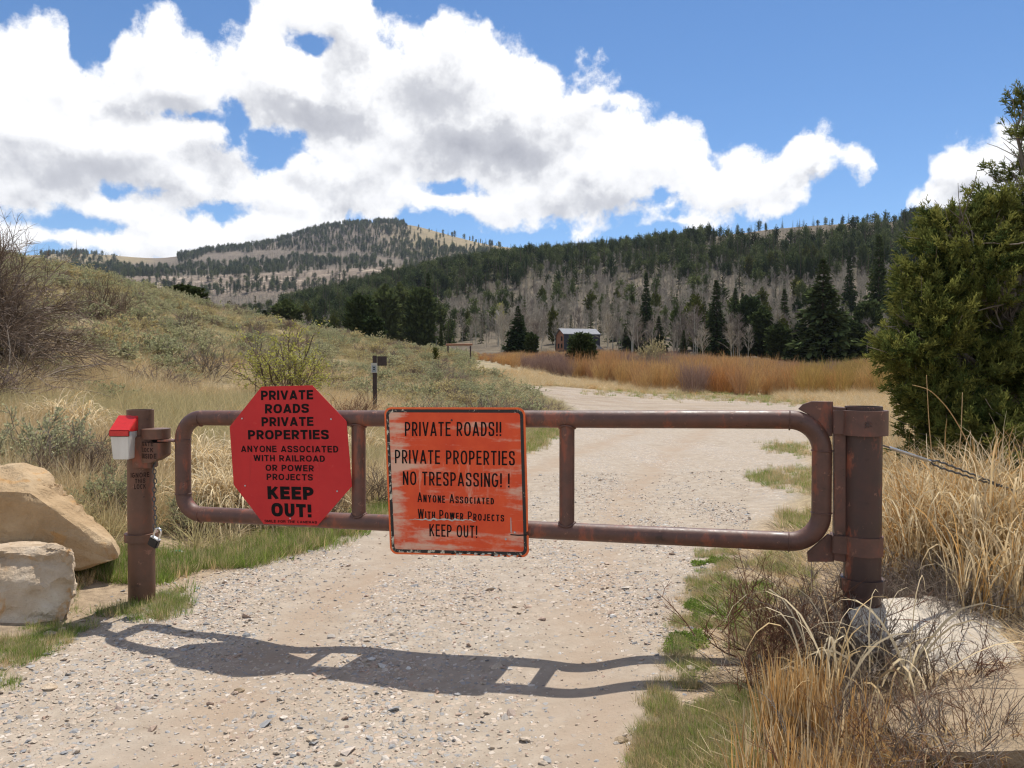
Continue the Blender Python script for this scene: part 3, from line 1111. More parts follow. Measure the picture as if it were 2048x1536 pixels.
def build_ground():
    a1 = np.radians(np.arange(-41.5, 41.5, 0.125))
    a2 = np.radians(np.concatenate([np.arange(42, 60, 1.0), np.arange(60, 300, 3.0), np.arange(300, 318.5, 1.0)]))
    az = np.concatenate([a1, a2])
    nr = 470
    rr = np.exp(np.linspace(math.log(0.5), math.log(4000), nr))
    A, R = np.meshgrid(az, rr)
    X, Y = R * np.sin(A), R * np.cos(A)
    Z = height(X, Y)
    sd = road_sd(X, Y)
    sdr = polydist(X, Y, ROADP)
    # the road lies a little lower than its verge, with two worn wheel tracks
    inr = sstep(sdr, 0.0, 0.5) * (R < 70)
    Z = Z - 0.035 * inr
    rut = rut_dist(X, Y) * (R < 80)
    Z = Z - .022 * rut * inr
    V = np.stack([X, Y, Z], -1).reshape(-1, 3)
    na = len(az)
    idx = np.arange(nr * na).reshape(nr, na)
    a, b = idx[:-1], idx[1:]
    a2_, b2_ = np.roll(a, -1, 1), np.roll(b, -1, 1)
    Q = np.stack([a, a2_, b2_, b], -1)
    Rc = np.broadcast_to(rr[:-1, None], a.shape)
    sdc = (sd[:-1] + sd[1:] + np.roll(sd, -1, 1)[:-1] + np.roll(sd, -1, 1)[1:]) / 4
    is_road = (sdc > -0.02) & (Rc < 75)
    is_hill = Rc >= 120
    px, py = project(X, Y, Z)
    roadv = sstep(sd, -0.22, 0.18) * (R < 80)
    strip = fbm(X / 0.5 + 0.35 * Y, Y / 2.5, oct=3, seed=44)
    gravel = np.clip(0.5 + 0.9 * strip - .35 * rut, 0, 1)
    nt_ = near_tint(X, Y, px, py)
    ft = far_tint(X, Y, Z, px, py)
    wf = sstep(R, 100, 140)[..., None]
    tint = nt_ * (1 - wf) + ft * wf
    cliff = sstep(Y, 1170, 1240) * (1 - sstep(Y, 1370, 1430)) * (px < 1000)
    for name, msk, mat, label in (("ground", ~is_road & ~is_hill, M['ground'], None), ("road", is_road, M['ground'], None), ("hills", is_hill, M['hill'], None)):
        q = Q[msk].reshape(-1, 4)
        used, inv = np.unique(q.ravel(), return_inverse=True)
        me = mesh_np(name, V[used], None, inv.reshape(-1, 4)[:, ::-1], [mat], smooth=True)
        for an, arr in (('road', roadv), ('gravel', gravel), ('cliff', cliff), ('rut', rut), ('bend', sstep(Y, 20, 32))):
            at_ = me.attributes.new(an, 'FLOAT', 'POINT')
            at_.data.foreach_set('value', arr.ravel()[used].astype(np.float32))
        ca = me.attributes.new('tint', 'FLOAT_COLOR', 'POINT')
        cc = np.ones((len(used), 4), np.float32)
        cc[:, :3] = tint.reshape(-1, 3)[used]
        ca.data.foreach_set('color', cc.ravel())
        tag(obj(name, me), kind='structure')
    # cap under the camera
    c = rr[0]
    ring = np.stack([c * np.sin(az), c * np.cos(az), Z[0]], -1)


def gz(x, y):
    """ground height including the sunken road"""
    x = np.asarray(x, float)
    y = np.asarray(y, float)
    return height(x, y) - (0.035 + .022 * rut_dist(x, y)) * sstep(polydist(x, y, ROADP), 0, .5) * (np.hypot(x, y) < 70)


build_ground()

# ------------------------------------------------------------------ prototypes (not linked to the scene themselves)
def grass_geo(rng, n, L=(.25, .5), w=0.006, spread=0.06, tilt=(0.0, 0.7), grav=-0.28, k=5, geo=None, m=0):
    g = geo or Geo()
    a = rng.uniform(0, 2 * math.pi, n)
    r = spread * np.sqrt(rng.uniform(0, 1, n))
    S = np.stack([r * np.cos(a), r * np.sin(a), np.full(n, -0.02)], -1)
    th = rng.uniform(tilt[0], tilt[1], n)
    az = a + rng.normal(0, .6, n)
    D = np.stack([np.sin(th) * np.cos(az), np.sin(th) * np.sin(az), np.cos(th)], -1)
    Ln = rng.uniform(L[0], L[1], n)
    P = walk(rng, S, D, Ln, k, 0.06, grav)
    W = w * rng.uniform(.6, 1.4, n)[:, None] * np.linspace(1, 0.12, k)[None]
    side = norm(np.cross(D, rng.normal(size=(n, 3))))
    V, q = ribbons(P, W, side)
    g.add(V, quads=q, m=m)
    return g


def twiggy(rng, stems, L0, lv, k=4, r0=0.006, jit=.2, grav=0.05, zmin=.3, spread=.05, leaf=None, sides=3):
    """branching shrub; lv = [(children per parent, length, angle range), ...]; leaf = (per tip, size)"""
    g = Geo()
    S = np.stack([rng.normal(0, spread, stems), rng.normal(0, spread, stems), np.full(stems, -0.03)], -1)
    D = sphere_dirs(rng, stems, zmin, 1.0)
    P = walk(rng, S, D, L0 * rng.uniform(.7, 1.15, stems), k, jit, grav)
    R = r0 * np.linspace(1, .5, k)[None] * rng.uniform(.7, 1.2, stems)[:, None]
    g.add(*(lambda t: (t[0], None, t[1]))(tubes(P, R, sides)))
    last = P
    r = r0
    for (per, ln, ang) in lv:
        r *= 0.55
        S, D = spawn(rng, last, per, ang)
        P = walk(rng, S, D, ln * rng.uniform(.6, 1.2, len(S)), 3, jit, grav)
        R = r * np.linspace(1, .45, 3)[None] * np.ones((len(S), 1))
        g.add(*(lambda t: (t[0], None, t[1]))(tubes(P, R, 3)))
        last = P
    if leaf:
        per, size = leaf
        S, D = spawn(rng, last, per, (.2, 1.2), 0.1, 1.0)
        n = len(S)
        ln = size * rng.uniform(.6, 1.4, n)
        P = np.stack([S, S + D * ln[:, None]], 1)
        side = norm(np.cross(D, rng.normal(size=D.shape)))
        # lozenge leaf: 2 triangles
        c = S + D * ln[:, None] * .5
        wv = side * (ln * .32)[:, None]
        V = np.stack([S, c + wv, S + D * ln[:, None], c - wv], 1).reshape(-1, 3)
        q = np.arange(n * 4).reshape(n, 4)
        g.add(V, quads=q, m=1)
    return g


def conifer_geo(rng, h=10.0, rad=1.9, whorls=26, per=8, shape='spruce', frond=5, low=0.05):
    """crown of drooping needle fronds + trunk (material 0 crown, 1 trunk)"""
    g = Geo()
    zs = np.linspace(low * h, h * 0.985, whorls) + rng.normal(0, h * .006, whorls)
    Ss, Ds, Ls = [], [], []
    for z in zs:
        t = z / h
        if shape == 'spruce':
            rr = rad * (1 - t) ** 0.85 * (0.9 + .1 * math.sin(t * 30)) + 0.03 * rad
        elif shape == 'pine':
            rr = rad * min(1.0, (1 - t) * 2.2 + .12) * (0.75 + .25 * math.sin(min(1, t * 1.6) * math.pi / 2))
        else:
            rr = rad * math.sqrt(max(0.03, 1 - (2 * t - .8) ** 2 / 1.45))
        n = max(4, int(per * (0.55 + 0.6 * (rr / rad))))
        a = rng.uniform(0, 2 * math.pi) + np.arange(n) * 2 * math.pi / n + rng.normal(0, .25, n)
        up = 0.10 + 0.55 * t + rng.normal(0, .12, n) + (0.35 if shape != 'spruce' else -0.18)
        Ss.append(np.stack([0 * a, 0 * a, z + 0 * a], -1))
        Ds.append(np.stack([np.cos(a), np.sin(a), up], -1))
        Ls.append(rr * rng.uniform(.65, 1.15, n))
    S, D, L = np.concatenate(Ss), norm(np.concatenate(Ds)), np.concatenate(Ls)
    k = 4
    P = walk(rng, S, D, L, k, .05, -0.10 if shape == 'spruce' else 0.08)
    # twigs along each branch as narrow triangles
    S2, D2 = spawn(rng, P, frond, (.35, .95), .18, 1.0)
    n = len(S2)
    pl = np.repeat(L, frond)
    ln = np.clip(pl * .34, h * .02, h * .07) * rng.uniform(.7, 1.3, n)
    D2 = norm(D2 + np.array([0, 0, -0.22 if shape == 'spruce' else 0.25]))
    side = norm(np.cross(D2, np.array([0, 0, 1.0]) + rng.normal(0, .35, (n, 3))))
    w = (ln * 0.42)[:, None] * side
    tipp = S2 + D2 * ln[:, None]
    V = np.stack([S2 - w * .35, S2 + w * .35, S2 + D2 * (ln * .55)[:, None] + w * .6, tipp, S2 + D2 * (ln * .55)[:, None] - w * .6], 1).reshape(-1, 3)
    i = np.arange(n)[:, None] * 5
    tris = np.concatenate([i + [0, 1, 2], i + [0, 2, 4], i + [4, 2, 3]])
    g.add(V, tris=tris)
    # tip ribbons of the branches themselves
    W = (L * .16)[:, None] * np.array([[.5, 1, .9, .1]])
    sd = norm(np.cross(D, np.array([0, 0, 1.0])))
    V, q = ribbons(P, W, sd)
    g.add(V, quads=q)
    tr = Geo()
    kk = 5
    Pt = np.zeros((1, kk, 3))
    Pt[0, :, 2] = np.linspace(-0.3, h, kk)
    Rt = np.linspace(h * .018, h * .002, kk)[None]
    V, q = tubes(Pt, Rt, 6)
    tr.add(V, quads=q)
    return g, tr


def aspen_geo(rng, h=8.0, nb=26, per=9, spread=.32, leaf=0):
    tr, tw = Geo(), Geo()
    P = walk(rng, np.array([[0, 0, -.2]]), np.array([[rng.normal(0, .06), rng.normal(0, .06), 1.0]]), np.array([h]), 6, .03, .05)
    V, q = tubes(P, np.linspace(h * .0105, h * .0025, 6)[None], 5)
    tr.add(V, quads=q)
    S, D = spawn(rng, P, nb, (.45, .95), .3, 1.0)
    t = S[:, 2] / h
    L = h * spread * (1.15 - t) * rng.uniform(.7, 1.2, len(S)) + .25
    B = walk(rng, S, norm(D + np.array([0, 0, .25])), L, 4, .12, .12)
    V, q = tubes(B, h * .0042 * np.linspace(1, .4, 4)[None] * np.ones((len(B), 1)), 3)
    tw.add(V, quads=q)
    S, D = spawn(rng, B, per, (.3, .9), .2, 1.0)
    T = walk(rng, S, D, h * .085 * rng.uniform(.6, 1.4, len(S)), 3, .15, .1)
    n = len(T)
    side = norm(np.cross(D, rng.normal(size=D.shape)))
    V, q = ribbons(T, np.full((n, 3), h * .0048) * np.array([[1, .8, .3]]), side)
    tw.add(V, quads=q)
    if leaf:
        S, D = spawn(rng, T, leaf, (.2, 1.3), .2, 1)
        n = len(S)
        side = norm(np.cross(D, rng.normal(size=D.shape))) * .05
        V = np.stack([S - side, S + side, S + D * .13], 1).reshape(-1, 3)
        tw.add(V, tris=np.arange(n * 3).reshape(n, 3), m=1)
    return tw, tr


def willow_geo(rng, h=2.2, n=110):
    g = Geo()
    a = rng.uniform(0, 2 * math.pi, n)
    r = .35 * np.sqrt(rng.uniform(0, 1, n))
    S = np.stack([r * np.cos(a), r * np.sin(a), 0 * a - .05], -1)
    th = rng.uniform(0, .55, n)
    D = np.stack([np.sin(th) * np.cos(a), np.sin(th) * np.sin(a), np.cos(th)], -1)
    P = walk(rng, S, D, h * rng.uniform(.6, 1.1, n), 4, .06, .06)
    W = 0.022 * np.array([[1, .8, .6, .25]]) * rng.uniform(.6, 1.3, (n, 1))
    side = norm(np.cross(D, rng.normal(size=D.shape)))
    V, q = ribbons(P, W, side)
    g.add(V, quads=q)
    S, D = spawn(rng, P, 4, (.15, .5), .35, 1)
    T = walk(rng, S, D, h * .2 * rng.uniform(.6, 1.4, len(S)), 3, .08, .1)
    side = norm(np.cross(D, rng.normal(size=D.shape)))
    V, q = ribbons(T, 0.016 * np.array([[1, .7, .3]]) * np.ones((len(T), 1)), side)
    g.add(V, quads=q)
    return g


def proto_set(prefix, meshes):
    """a collection of prototype objects used by the scatterers"""
    c = bpy.data.collections.new(prefix)
    for i, me in enumerate(meshes):
        o = bpy.data.objects.new("%s_%02d" % (prefix, i), me)
        c.objects.link(o)
    return c


def scatter(name, coll, pts, rotz, scl, idx, kind='stuff', parent=None, rot=None):
    """ONE mass object whose geometry nodes put prototype meshes on its points"""
    n = len(pts)
    me = bpy.data.meshes.new(name)
    me.vertices.add(n)
    me.vertices.foreach_set('co', np.asarray(pts, np.float32).ravel())
    r = me.attributes.new('rot', 'FLOAT_VECTOR', 'POINT')
    rv = np.zeros((n, 3), np.float32)
    if rot is not None:
        rv[:] = rot
    else:
        rv[:, 2] = rotz
    r.data.foreach_set('vector', rv.ravel())
    s = me.attributes.new('scl', 'FLOAT_VECTOR', 'POINT')
    sv = np.zeros((n, 3), np.float32)
    scl = np.asarray(scl, np.float32)
    sv[:] = scl if scl.ndim == 2 else scl[:, None]
    s.data.foreach_set('vector', sv.ravel())
    ii = me.attributes.new('idx', 'INT', 'POINT')
    ii.data.foreach_set('value', np.asarray(idx, np.int32))
    o = obj(name, me, parent)
    ng = bpy.data.node_groups.new(name + '_nodes', 'GeometryNodeTree')
    ng.interface.new_socket('Geometry', in_out='INPUT', socket_type='NodeSocketGeometry')
    ng.interface.new_socket('Geometry', in_out='OUTPUT', socket_type='NodeSocketGeometry')
    N = ng.nodes
    gi, go = N.new('NodeGroupInput'), N.new('NodeGroupOutput')
    ip = N.new('GeometryNodeInstanceOnPoints')
    ci = N.new('GeometryNodeCollectionInfo')
    ci.inputs['Collection'].default_value = coll
    ci.inputs['Separate Children'].default_value = True
    ci.inputs['Reset Children'].default_value = True
    ip.inputs['Pick Instance'].default_value = True

    def na(nm, t):
        a = N.new('GeometryNodeInputNamedAttribute')
        a.data_type = t
        a.inputs['Name'].default_value = nm
        return [x for x in a.outputs if x.enabled][0]
    L = ng.links
    L.new(gi.outputs[0], ip.inputs['Points'])
    L.new(ci.outputs[0], ip.inputs['Instance'])
    L.new(na('idx', 'INT'), ip.inputs['Instance Index'])
    L.new(na('rot', 'FLOAT_VECTOR'), ip.inputs['Rotation'])
    L.new(na('scl', 'FLOAT_VECTOR'), ip.inputs['Scale'])
    L.new(ip.outputs[0], go.inputs[0])
    md = o.modifiers.new('scatter', 'NODES')
    md.node_group = ng
    if kind:
        o['kind'] = kind
    return o


# ------------------------------------------------------------------ sample ground points
def sample_polar(rng, n, u0, u1, Y0, Y1):
    """area-uniform points in a wedge"""
    u = rng.uniform(u0, u1, n)
    Y = np.sqrt(rng.uniform(Y0 ** 2, Y1 ** 2, n))
    return u * Y, Y


def thin(X, Y, dmin):
    """keep points at least dmin apart, roughly, with a hash grid (first come)"""
    a, b = X * .87 + Y * .49, -X * .49 + Y * .87
    a, b = a + dmin * .8 * vnoise(a / dmin / 3, b / dmin / 3, seed=91), b + dmin * .8 * vnoise(a / dmin / 3, b / dmin / 3, seed=92)
    cx, cy = np.floor(a / dmin).astype(np.int64), np.floor(b / dmin).astype(np.int64)
    key = cx * 1000003 + cy
    _, first = np.unique(key, return_index=True)
    return np.sort(first)

# ------------------------------------------------------------------ the gate
G0 = np.array([-2.043, 4.65, 0.0])
G1 = np.array([1.511, 3.65, 0.0])
GLEN = float(np.linalg.norm(G1 - G0))
GD = (G1 - G0) / GLEN
GN = np.array([GD[1], -GD[0], 0.0])          # towards the camera
GROT = math.atan2(GD[1], GD[0])
ZT = (1.182, 1.237)
ZB = (0.587, 0.634)
PIPE_R = 0.0465


def gate_local(px, py, off):
    """(s, z) on the plane `off` metres in front of the gate plane"""
    p = plane_hit(px, py, G0 + GN * off, GN)
    return float(np.dot(p - G0, GD)), float(p[2])


def sweep(P, r, nrm, closed=False, sides=20):
    P = np.asarray(P, float)
    n = len(P)
    if closed:
        T = norm(np.roll(P, -1, 0) - np.roll(P, 1, 0))
    else:
        T = np.gradient(P, axis=0)
        T = norm(T)
    A = np.broadcast_to(np.asarray(nrm, float), T.shape)
    A = norm(A - T * np.sum(A * T, -1, keepdims=True))
    B = np.cross(T, A)
    ang = np.arange(sides) * 2 * math.pi / sides
    rr = np.broadcast_to(np.asarray(r, float), (n,))
    V = P[:, None] + rr[:, None, None] * (A[:, None] * np.cos(ang)[None, :, None] + B[:, None] * np.sin(ang)[None, :, None])
    idx = np.arange(n * sides).reshape(n, sides)
    a = idx if closed else idx[:-1]
    b = np.roll(idx, -1, 0) if closed else idx[1:]
    q = np.stack([a, np.roll(a, -1, 1), np.roll(b, -1, 1), b], -1).reshape(-1, 4)
    return V.reshape(-1, 3), q


def round_poly(corners, radii, seg=8):
    """2-D polygon with filleted corners"""
    out = []
    n = len(corners)
    c = [np.asarray(p, float) for p in corners]
    for i in range(n):
        p, a, b = c[i], c[i - 1], c[(i + 1) % n]
        r = radii[i] if hasattr(radii, '__len__') else radii
        d1, d2 = norm(a - p), norm(b - p)
        half = math.acos(max(-1, min(1, float(np.dot(d1, d2))))) / 2
        if r <= 0:
            out.append(p)
            continue
        t = r / math.tan(half)
        ctr = p + norm(d1 + d2) * (r / math.sin(half))
        s, e = p + d1 * t - ctr, p + d2 * t - ctr
        a0, a1 = math.atan2(s[1], s[0]), math.atan2(e[1], e[0])
        da = (a1 - a0 + math.pi) % (2 * math.pi) - math.pi
        for k in range(seg + 1):
            an = a0 + da * k / seg
            out.append(ctr + r * np.array([math.cos(an), math.sin(an)]))
    return np.array(out)


def prism(poly, axis_map, t0, t1, bevel=0.0):
    """extrude a 2-D polygon; axis_map(u, v, t) -> xyz"""
    bm = bmesh.new()
    vs = [bm.verts.new(axis_map(u, v, t0)) for u, v in poly]
    f = bm.faces.new(vs)
    r = bmesh.ops.extrude_face_region(bm, geom=[f])
    d = np.array(axis_map(0, 0, t1)) - np.array(axis_map(0, 0, t0))
    for v in r['geom']:
        if isinstance(v, bmesh.types.BMVert):
            v.co += Vector(d)
    bmesh.ops.recalc_face_normals(bm, faces=bm.faces)
    if bevel:
        bmesh.ops.bevel(bm, geom=list(bm.edges), offset=bevel, segments=1, affect='EDGES', clamp_overlap=True)
    return bm


def bm_obj(name, bm, mat, parent=None, smooth=False, loc=None):
    me = bpy.data.meshes.new(name)
    bm.to_mesh(me)
    bm.free()
    me.materials.append(mat)
    if smooth:
        for p in me.polygons:
            p.use_smooth = True
    o = obj(name, me, parent)
    if loc is not None:
        o.location = loc
    return o


def box_bm(cx, cy, cz, sx, sy, sz, bevel=0.0, rot=None):
    bm = bmesh.new()
    bmesh.ops.create_cube(bm, size=1.0)
    mt = Matrix.Translation((cx, cy, cz))
    if rot is not None:
        mt = mt @ rot
    bmesh.ops.scale(bm, vec=(sx, sy, sz), verts=bm.verts)
    if bevel:
        bmesh.ops.bevel(bm, geom=list(bm.edges), offset=bevel, segments=2, affect='EDGES')
    bmesh.ops.transform(bm, matrix=mt, verts=bm.verts)
    return bm


def lathe(prof, sides=32, closed_top=True):
    """prof [(r, z)...] -> V, quads"""
    prof = np.asarray(prof, float)
    ang = np.arange(sides) * 2 * math.pi / sides
    V = np.stack([prof[:, 0:1] * np.cos(ang), prof[:, 0:1] * np.sin(ang), np.broadcast_to(prof[:, 1:2], (len(prof), sides))], -1)
    idx = np.arange(len(prof) * sides).reshape(len(prof), sides)
    a, b = idx[:-1], idx[1:]
    q = np.stack([a, np.roll(a, -1, 1), np.roll(b, -1, 1), b], -1).reshape(-1, 4)
    return V.reshape(-1, 3), q


def lathe_obj(name, prof, mat, parent, loc=(0, 0, 0), sides=36, smooth=True, dent=0.0, seed=0):
    V, q = lathe(prof, sides)
    if dent:
        V = V + dent * fbm(V[:, 0] * 9, V[:, 1] * 9, V[:, 2] * 9, seed=seed)[:, None] * np.array([1, 1, .4])
    me = mesh_np(name, V, None, q, [mat], smooth=False)
    if smooth:
        try:
            me.polygons.foreach_set('use_smooth', np.ones(len(me.polygons), bool))
            me.set_sharp_from_angle(angle=math.radians(35))
        except Exception:
            pass
    o = obj(name, me, parent)
    o.location = loc
    return o


def _smooth_pts(P, n=5, closed=False):
    """Catmull-Rom through the points"""
    P = [np.asarray(p, float) for p in P]
    m_ = len(P)
    out = []
    for i in range(m_ if closed else m_ - 1):
        p0 = P[(i - 1) % m_] if (closed or i > 0) else 2 * P[0] - P[1]
        p1, p2 = P[i], P[(i + 1) % m_]
        p3 = P[(i + 2) % m_] if (closed or i + 2 < m_) else 2 * P[-1] - P[-2]
        for k in range(n):
            u = k / n
            out.append(.5 * (2 * p1 + (p2 - p0) * u + (2 * p0 - 5 * p1 + 4 * p2 - p3) * u * u + (3 * p1 - p0 - 3 * p2 + p3) * u ** 3))
    if not closed:
        out.append(P[-1])
    return out


WID = {'I': .0, 'M': .86, 'W': 1.02, '!': .0, ' ': .30, 'L': .58, 'E': .62, 'F': .58, 'J': .56, 'T': .66, 'A': .78, 'V': .76, 'Y': .76, 'O': .80, 'G': .78, 'N': .70, 'K': .72}


def glyph(ch, t, ws):
    """centre-line strokes of a plain block capital of height 1; returns width, [(points, closed)]"""
    w = WID.get(ch, .68) * ws + (t if ch in 'I!' else 0)
    L, R, B, T_ = t / 2, w - t / 2, t / 2, 1 - t / 2
    e = 1e-3
    vert = ([(L, 0), (L, 1)], False)

    def loop(x0, x1, y0, y1, a0=0, a1=360, n=20, p=2.5):
        cx, cy, a, b = (x0 + x1) / 2, (y0 + y1) / 2, (x1 - x0) / 2, (y1 - y0) / 2
        o = []
        for k in range(n + 1):
            an = math.radians(a0 + (a1 - a0) * k / n)
            c, s_ = math.cos(an), math.sin(an)
            o.append((cx + a * math.copysign(abs(c) ** (2 / p), c), cy + b * math.copysign(abs(s_) ** (2 / p), s_)))
        return o
    if ch == 'I':
        return w, [([(w / 2, 0), (w / 2, 1)], False)]
    if ch == '!':
        return w, [([(w / 2, max(.24, t * 1.5)), (w / 2, 1)], False), ([(w / 2, 0), (w / 2, max(.13, t))], False)]
    if ch == ' ':
        return w, []
    if ch in 'PRD':
        y0 = B if ch == 'D' else .43
        arc = [(L, T_), (L + (R - L) * .35, T_)] + loop(L - (R - L) * .2, R, y0, T_, 75, -75, 10, 2.2) + [(L + (R - L) * .35, y0), (L, y0)]
        st = [vert, (arc, False)]
        if ch == 'R':
            st.append(([(L + (R - L) * .45, .43), (R + t * .12, 0)], False))
        return w, st
    if ch == 'E' or ch == 'F':
        st = [vert, ([(L, T_), (w, T_)], False), ([(L, .52), (w * .93, .52)], False)]
        if ch == 'E':
            st.append(([(L, B), (w, B)], False))
        return w, st
    if ch == 'L':
        return w, [vert, ([(L, B), (w, B)], False)]
    if ch == 'T':
        return w, [([(0, T_), (w, T_)], False), ([(w / 2, 0), (w / 2, 1 - t * .5)], False)]
    if ch == 'H':
        return w, [vert, ([(R, 0), (R, 1)], False), ([(L, .51), (R, .51)], False)]
    if ch == 'N':
        return w, [vert, ([(R, 0), (R, 1)], False), ([(L, 1), (R, 0)], False)]
    if ch == 'M':
        return w, [vert, ([(R, 0), (R, 1)], False), ([(L, 1), (w / 2, .12), (R, 1)], False)]
    if ch == 'A':
        return w, [([(L * .9, 0), (w / 2, 1 - e)], False), ([(w / 2, 1 - e), (w - L * .9, 0)], False), ([(w * .24, .27), (w * .76, .27)], False)]
    if ch == 'V':
        return w, [([(L * .9, 1), (w / 2, e)], False), ([(w / 2, e), (w - L * .9, 1)], False)]
    if ch == 'W':
        q = w * .27
        return w, [([(L * .9, 1), (q, 0)], False), ([(q, 0), (w / 2, 1)], False), ([(w / 2, 1), (w - q, 0)], False), ([(w - q, 0), (w - L * .9, 1)], False)]
    if ch == 'Y':
        return w, [([(L * .9, 1), (w / 2, .42)], False), ([(w - L * .9, 1), (w / 2, .42)], False), ([(w / 2, 0), (w / 2, .46)], False)]
    if ch == 'K':
        return w, [vert, ([(L, .36), (R + t * .05, 1)], False), ([(w * .42, .55), (R + t * .15, 0)], False)]
    if ch == 'O':
        return w, [(loop(L, R, B, T_, 0, 342, 19), True)]
    if ch == 'C':
        return w, [(loop(L, R, B, T_, 38, 322, 20), False)]
    if ch == 'G':
        return w, [(loop(L, R, B, T_, 38, 330, 20) + [(R, .46)], False), ([(w * .52, .46), (R + t / 2, .46)], False)]
    if ch == 'U':
        return w, [([(L, 1)] + loop(L, R, B, .75, 180, 360, 14) + [(R, 1)], False)]
    if ch == 'J':
        return w, [([(R, 1)] + loop(L, R, B, .6, 0, -165, 12), False)]
    if ch == 'S':
        P = [(R, .69), (w * .80, T_ - .04), (w * .5, T_), (w * .20, T_ - .04), (L, .735), (w * .22, .585), (w * .5, .51), (w * .79, .425), (R, .27), (w * .80, B + .04), (w * .5, B), (w * .20, B + .04), (L, .31)]
        return w, [(_smooth_pts(P, 3), False)]
    return w, [vert]


def stroke_strip(pts, t, closed):
    P = np.array(pts, float)
    n = len(P)
    if closed:
        d0 = norm(P - np.roll(P, 1, 0))
        d1 = norm(np.roll(P, -1, 0) - P)
    else:
        d = norm(P[1:] - P[:-1])
        d0 = np.vstack([d[:1], d])
        d1 = np.vstack([d, d[-1:]])
    n0 = np.stack([-d0[:, 1], d0[:, 0]], -1)
    n1 = np.stack([-d1[:, 1], d1[:, 0]], -1)
    mm = norm(n0 + n1)
    k = 1 / np.maximum(np.sum(mm * n0, -1), .35)
    off = mm * (t / 2 * k)[:, None]
    A_, B_ = P + off, P - off
    V = np.concatenate([A_, B_])
    m_ = n if closed else n - 1
    q = [(i, (i + 1) % n, n + (i + 1) % n, n + i) for i in range(m_)]
    return V, q


def text_mesh(name, body, to3d, mat, parent, bold=.2, ws=1.0, gap=.13, small=.78, depth=(0, 0, 0)):
    """block lettering drawn from strokes; to3d maps (u, v) in 0..1 of the text's box to local xyz; lower case = small capitals"""
    x = 0.0
    words = [[]]
    for ch in body:
        if ch == ' ' and words[-1]:
            words.append([])
        sc = small if ch.islower() else 1.0
        tt = bold / (sc if sc < 1 else 1)
        w, st = glyph(ch.upper(), tt, ws)
        for pts, closed in st:
            V, q = stroke_strip(pts, tt, closed)
            V[:, 1] = np.clip(V[:, 1], 0, 1)
            V[:, 0] = np.clip(V[:, 0], -bold * .2, w + bold * .2)
            words[-1].append((V * sc + np.array([x, 0]), q))
        x += w * sc + gap
    total = x - gap
    o = None
    for parts in words:
        if not parts:
            continue
        gg = Geo()
        for i, (V, q) in enumerate(parts):
            P = []
            for a, b in V:
                p = to3d(a / total, b)
                P.append((p[0], p[1] - 0.00004 * (i % 6), p[2]))
            gg.add(np.array(P), quads=np.array(q))
        o = obj(name, gg.mesh(name, [mat]), parent)
    return o


YOFF_SIGN = 1.0


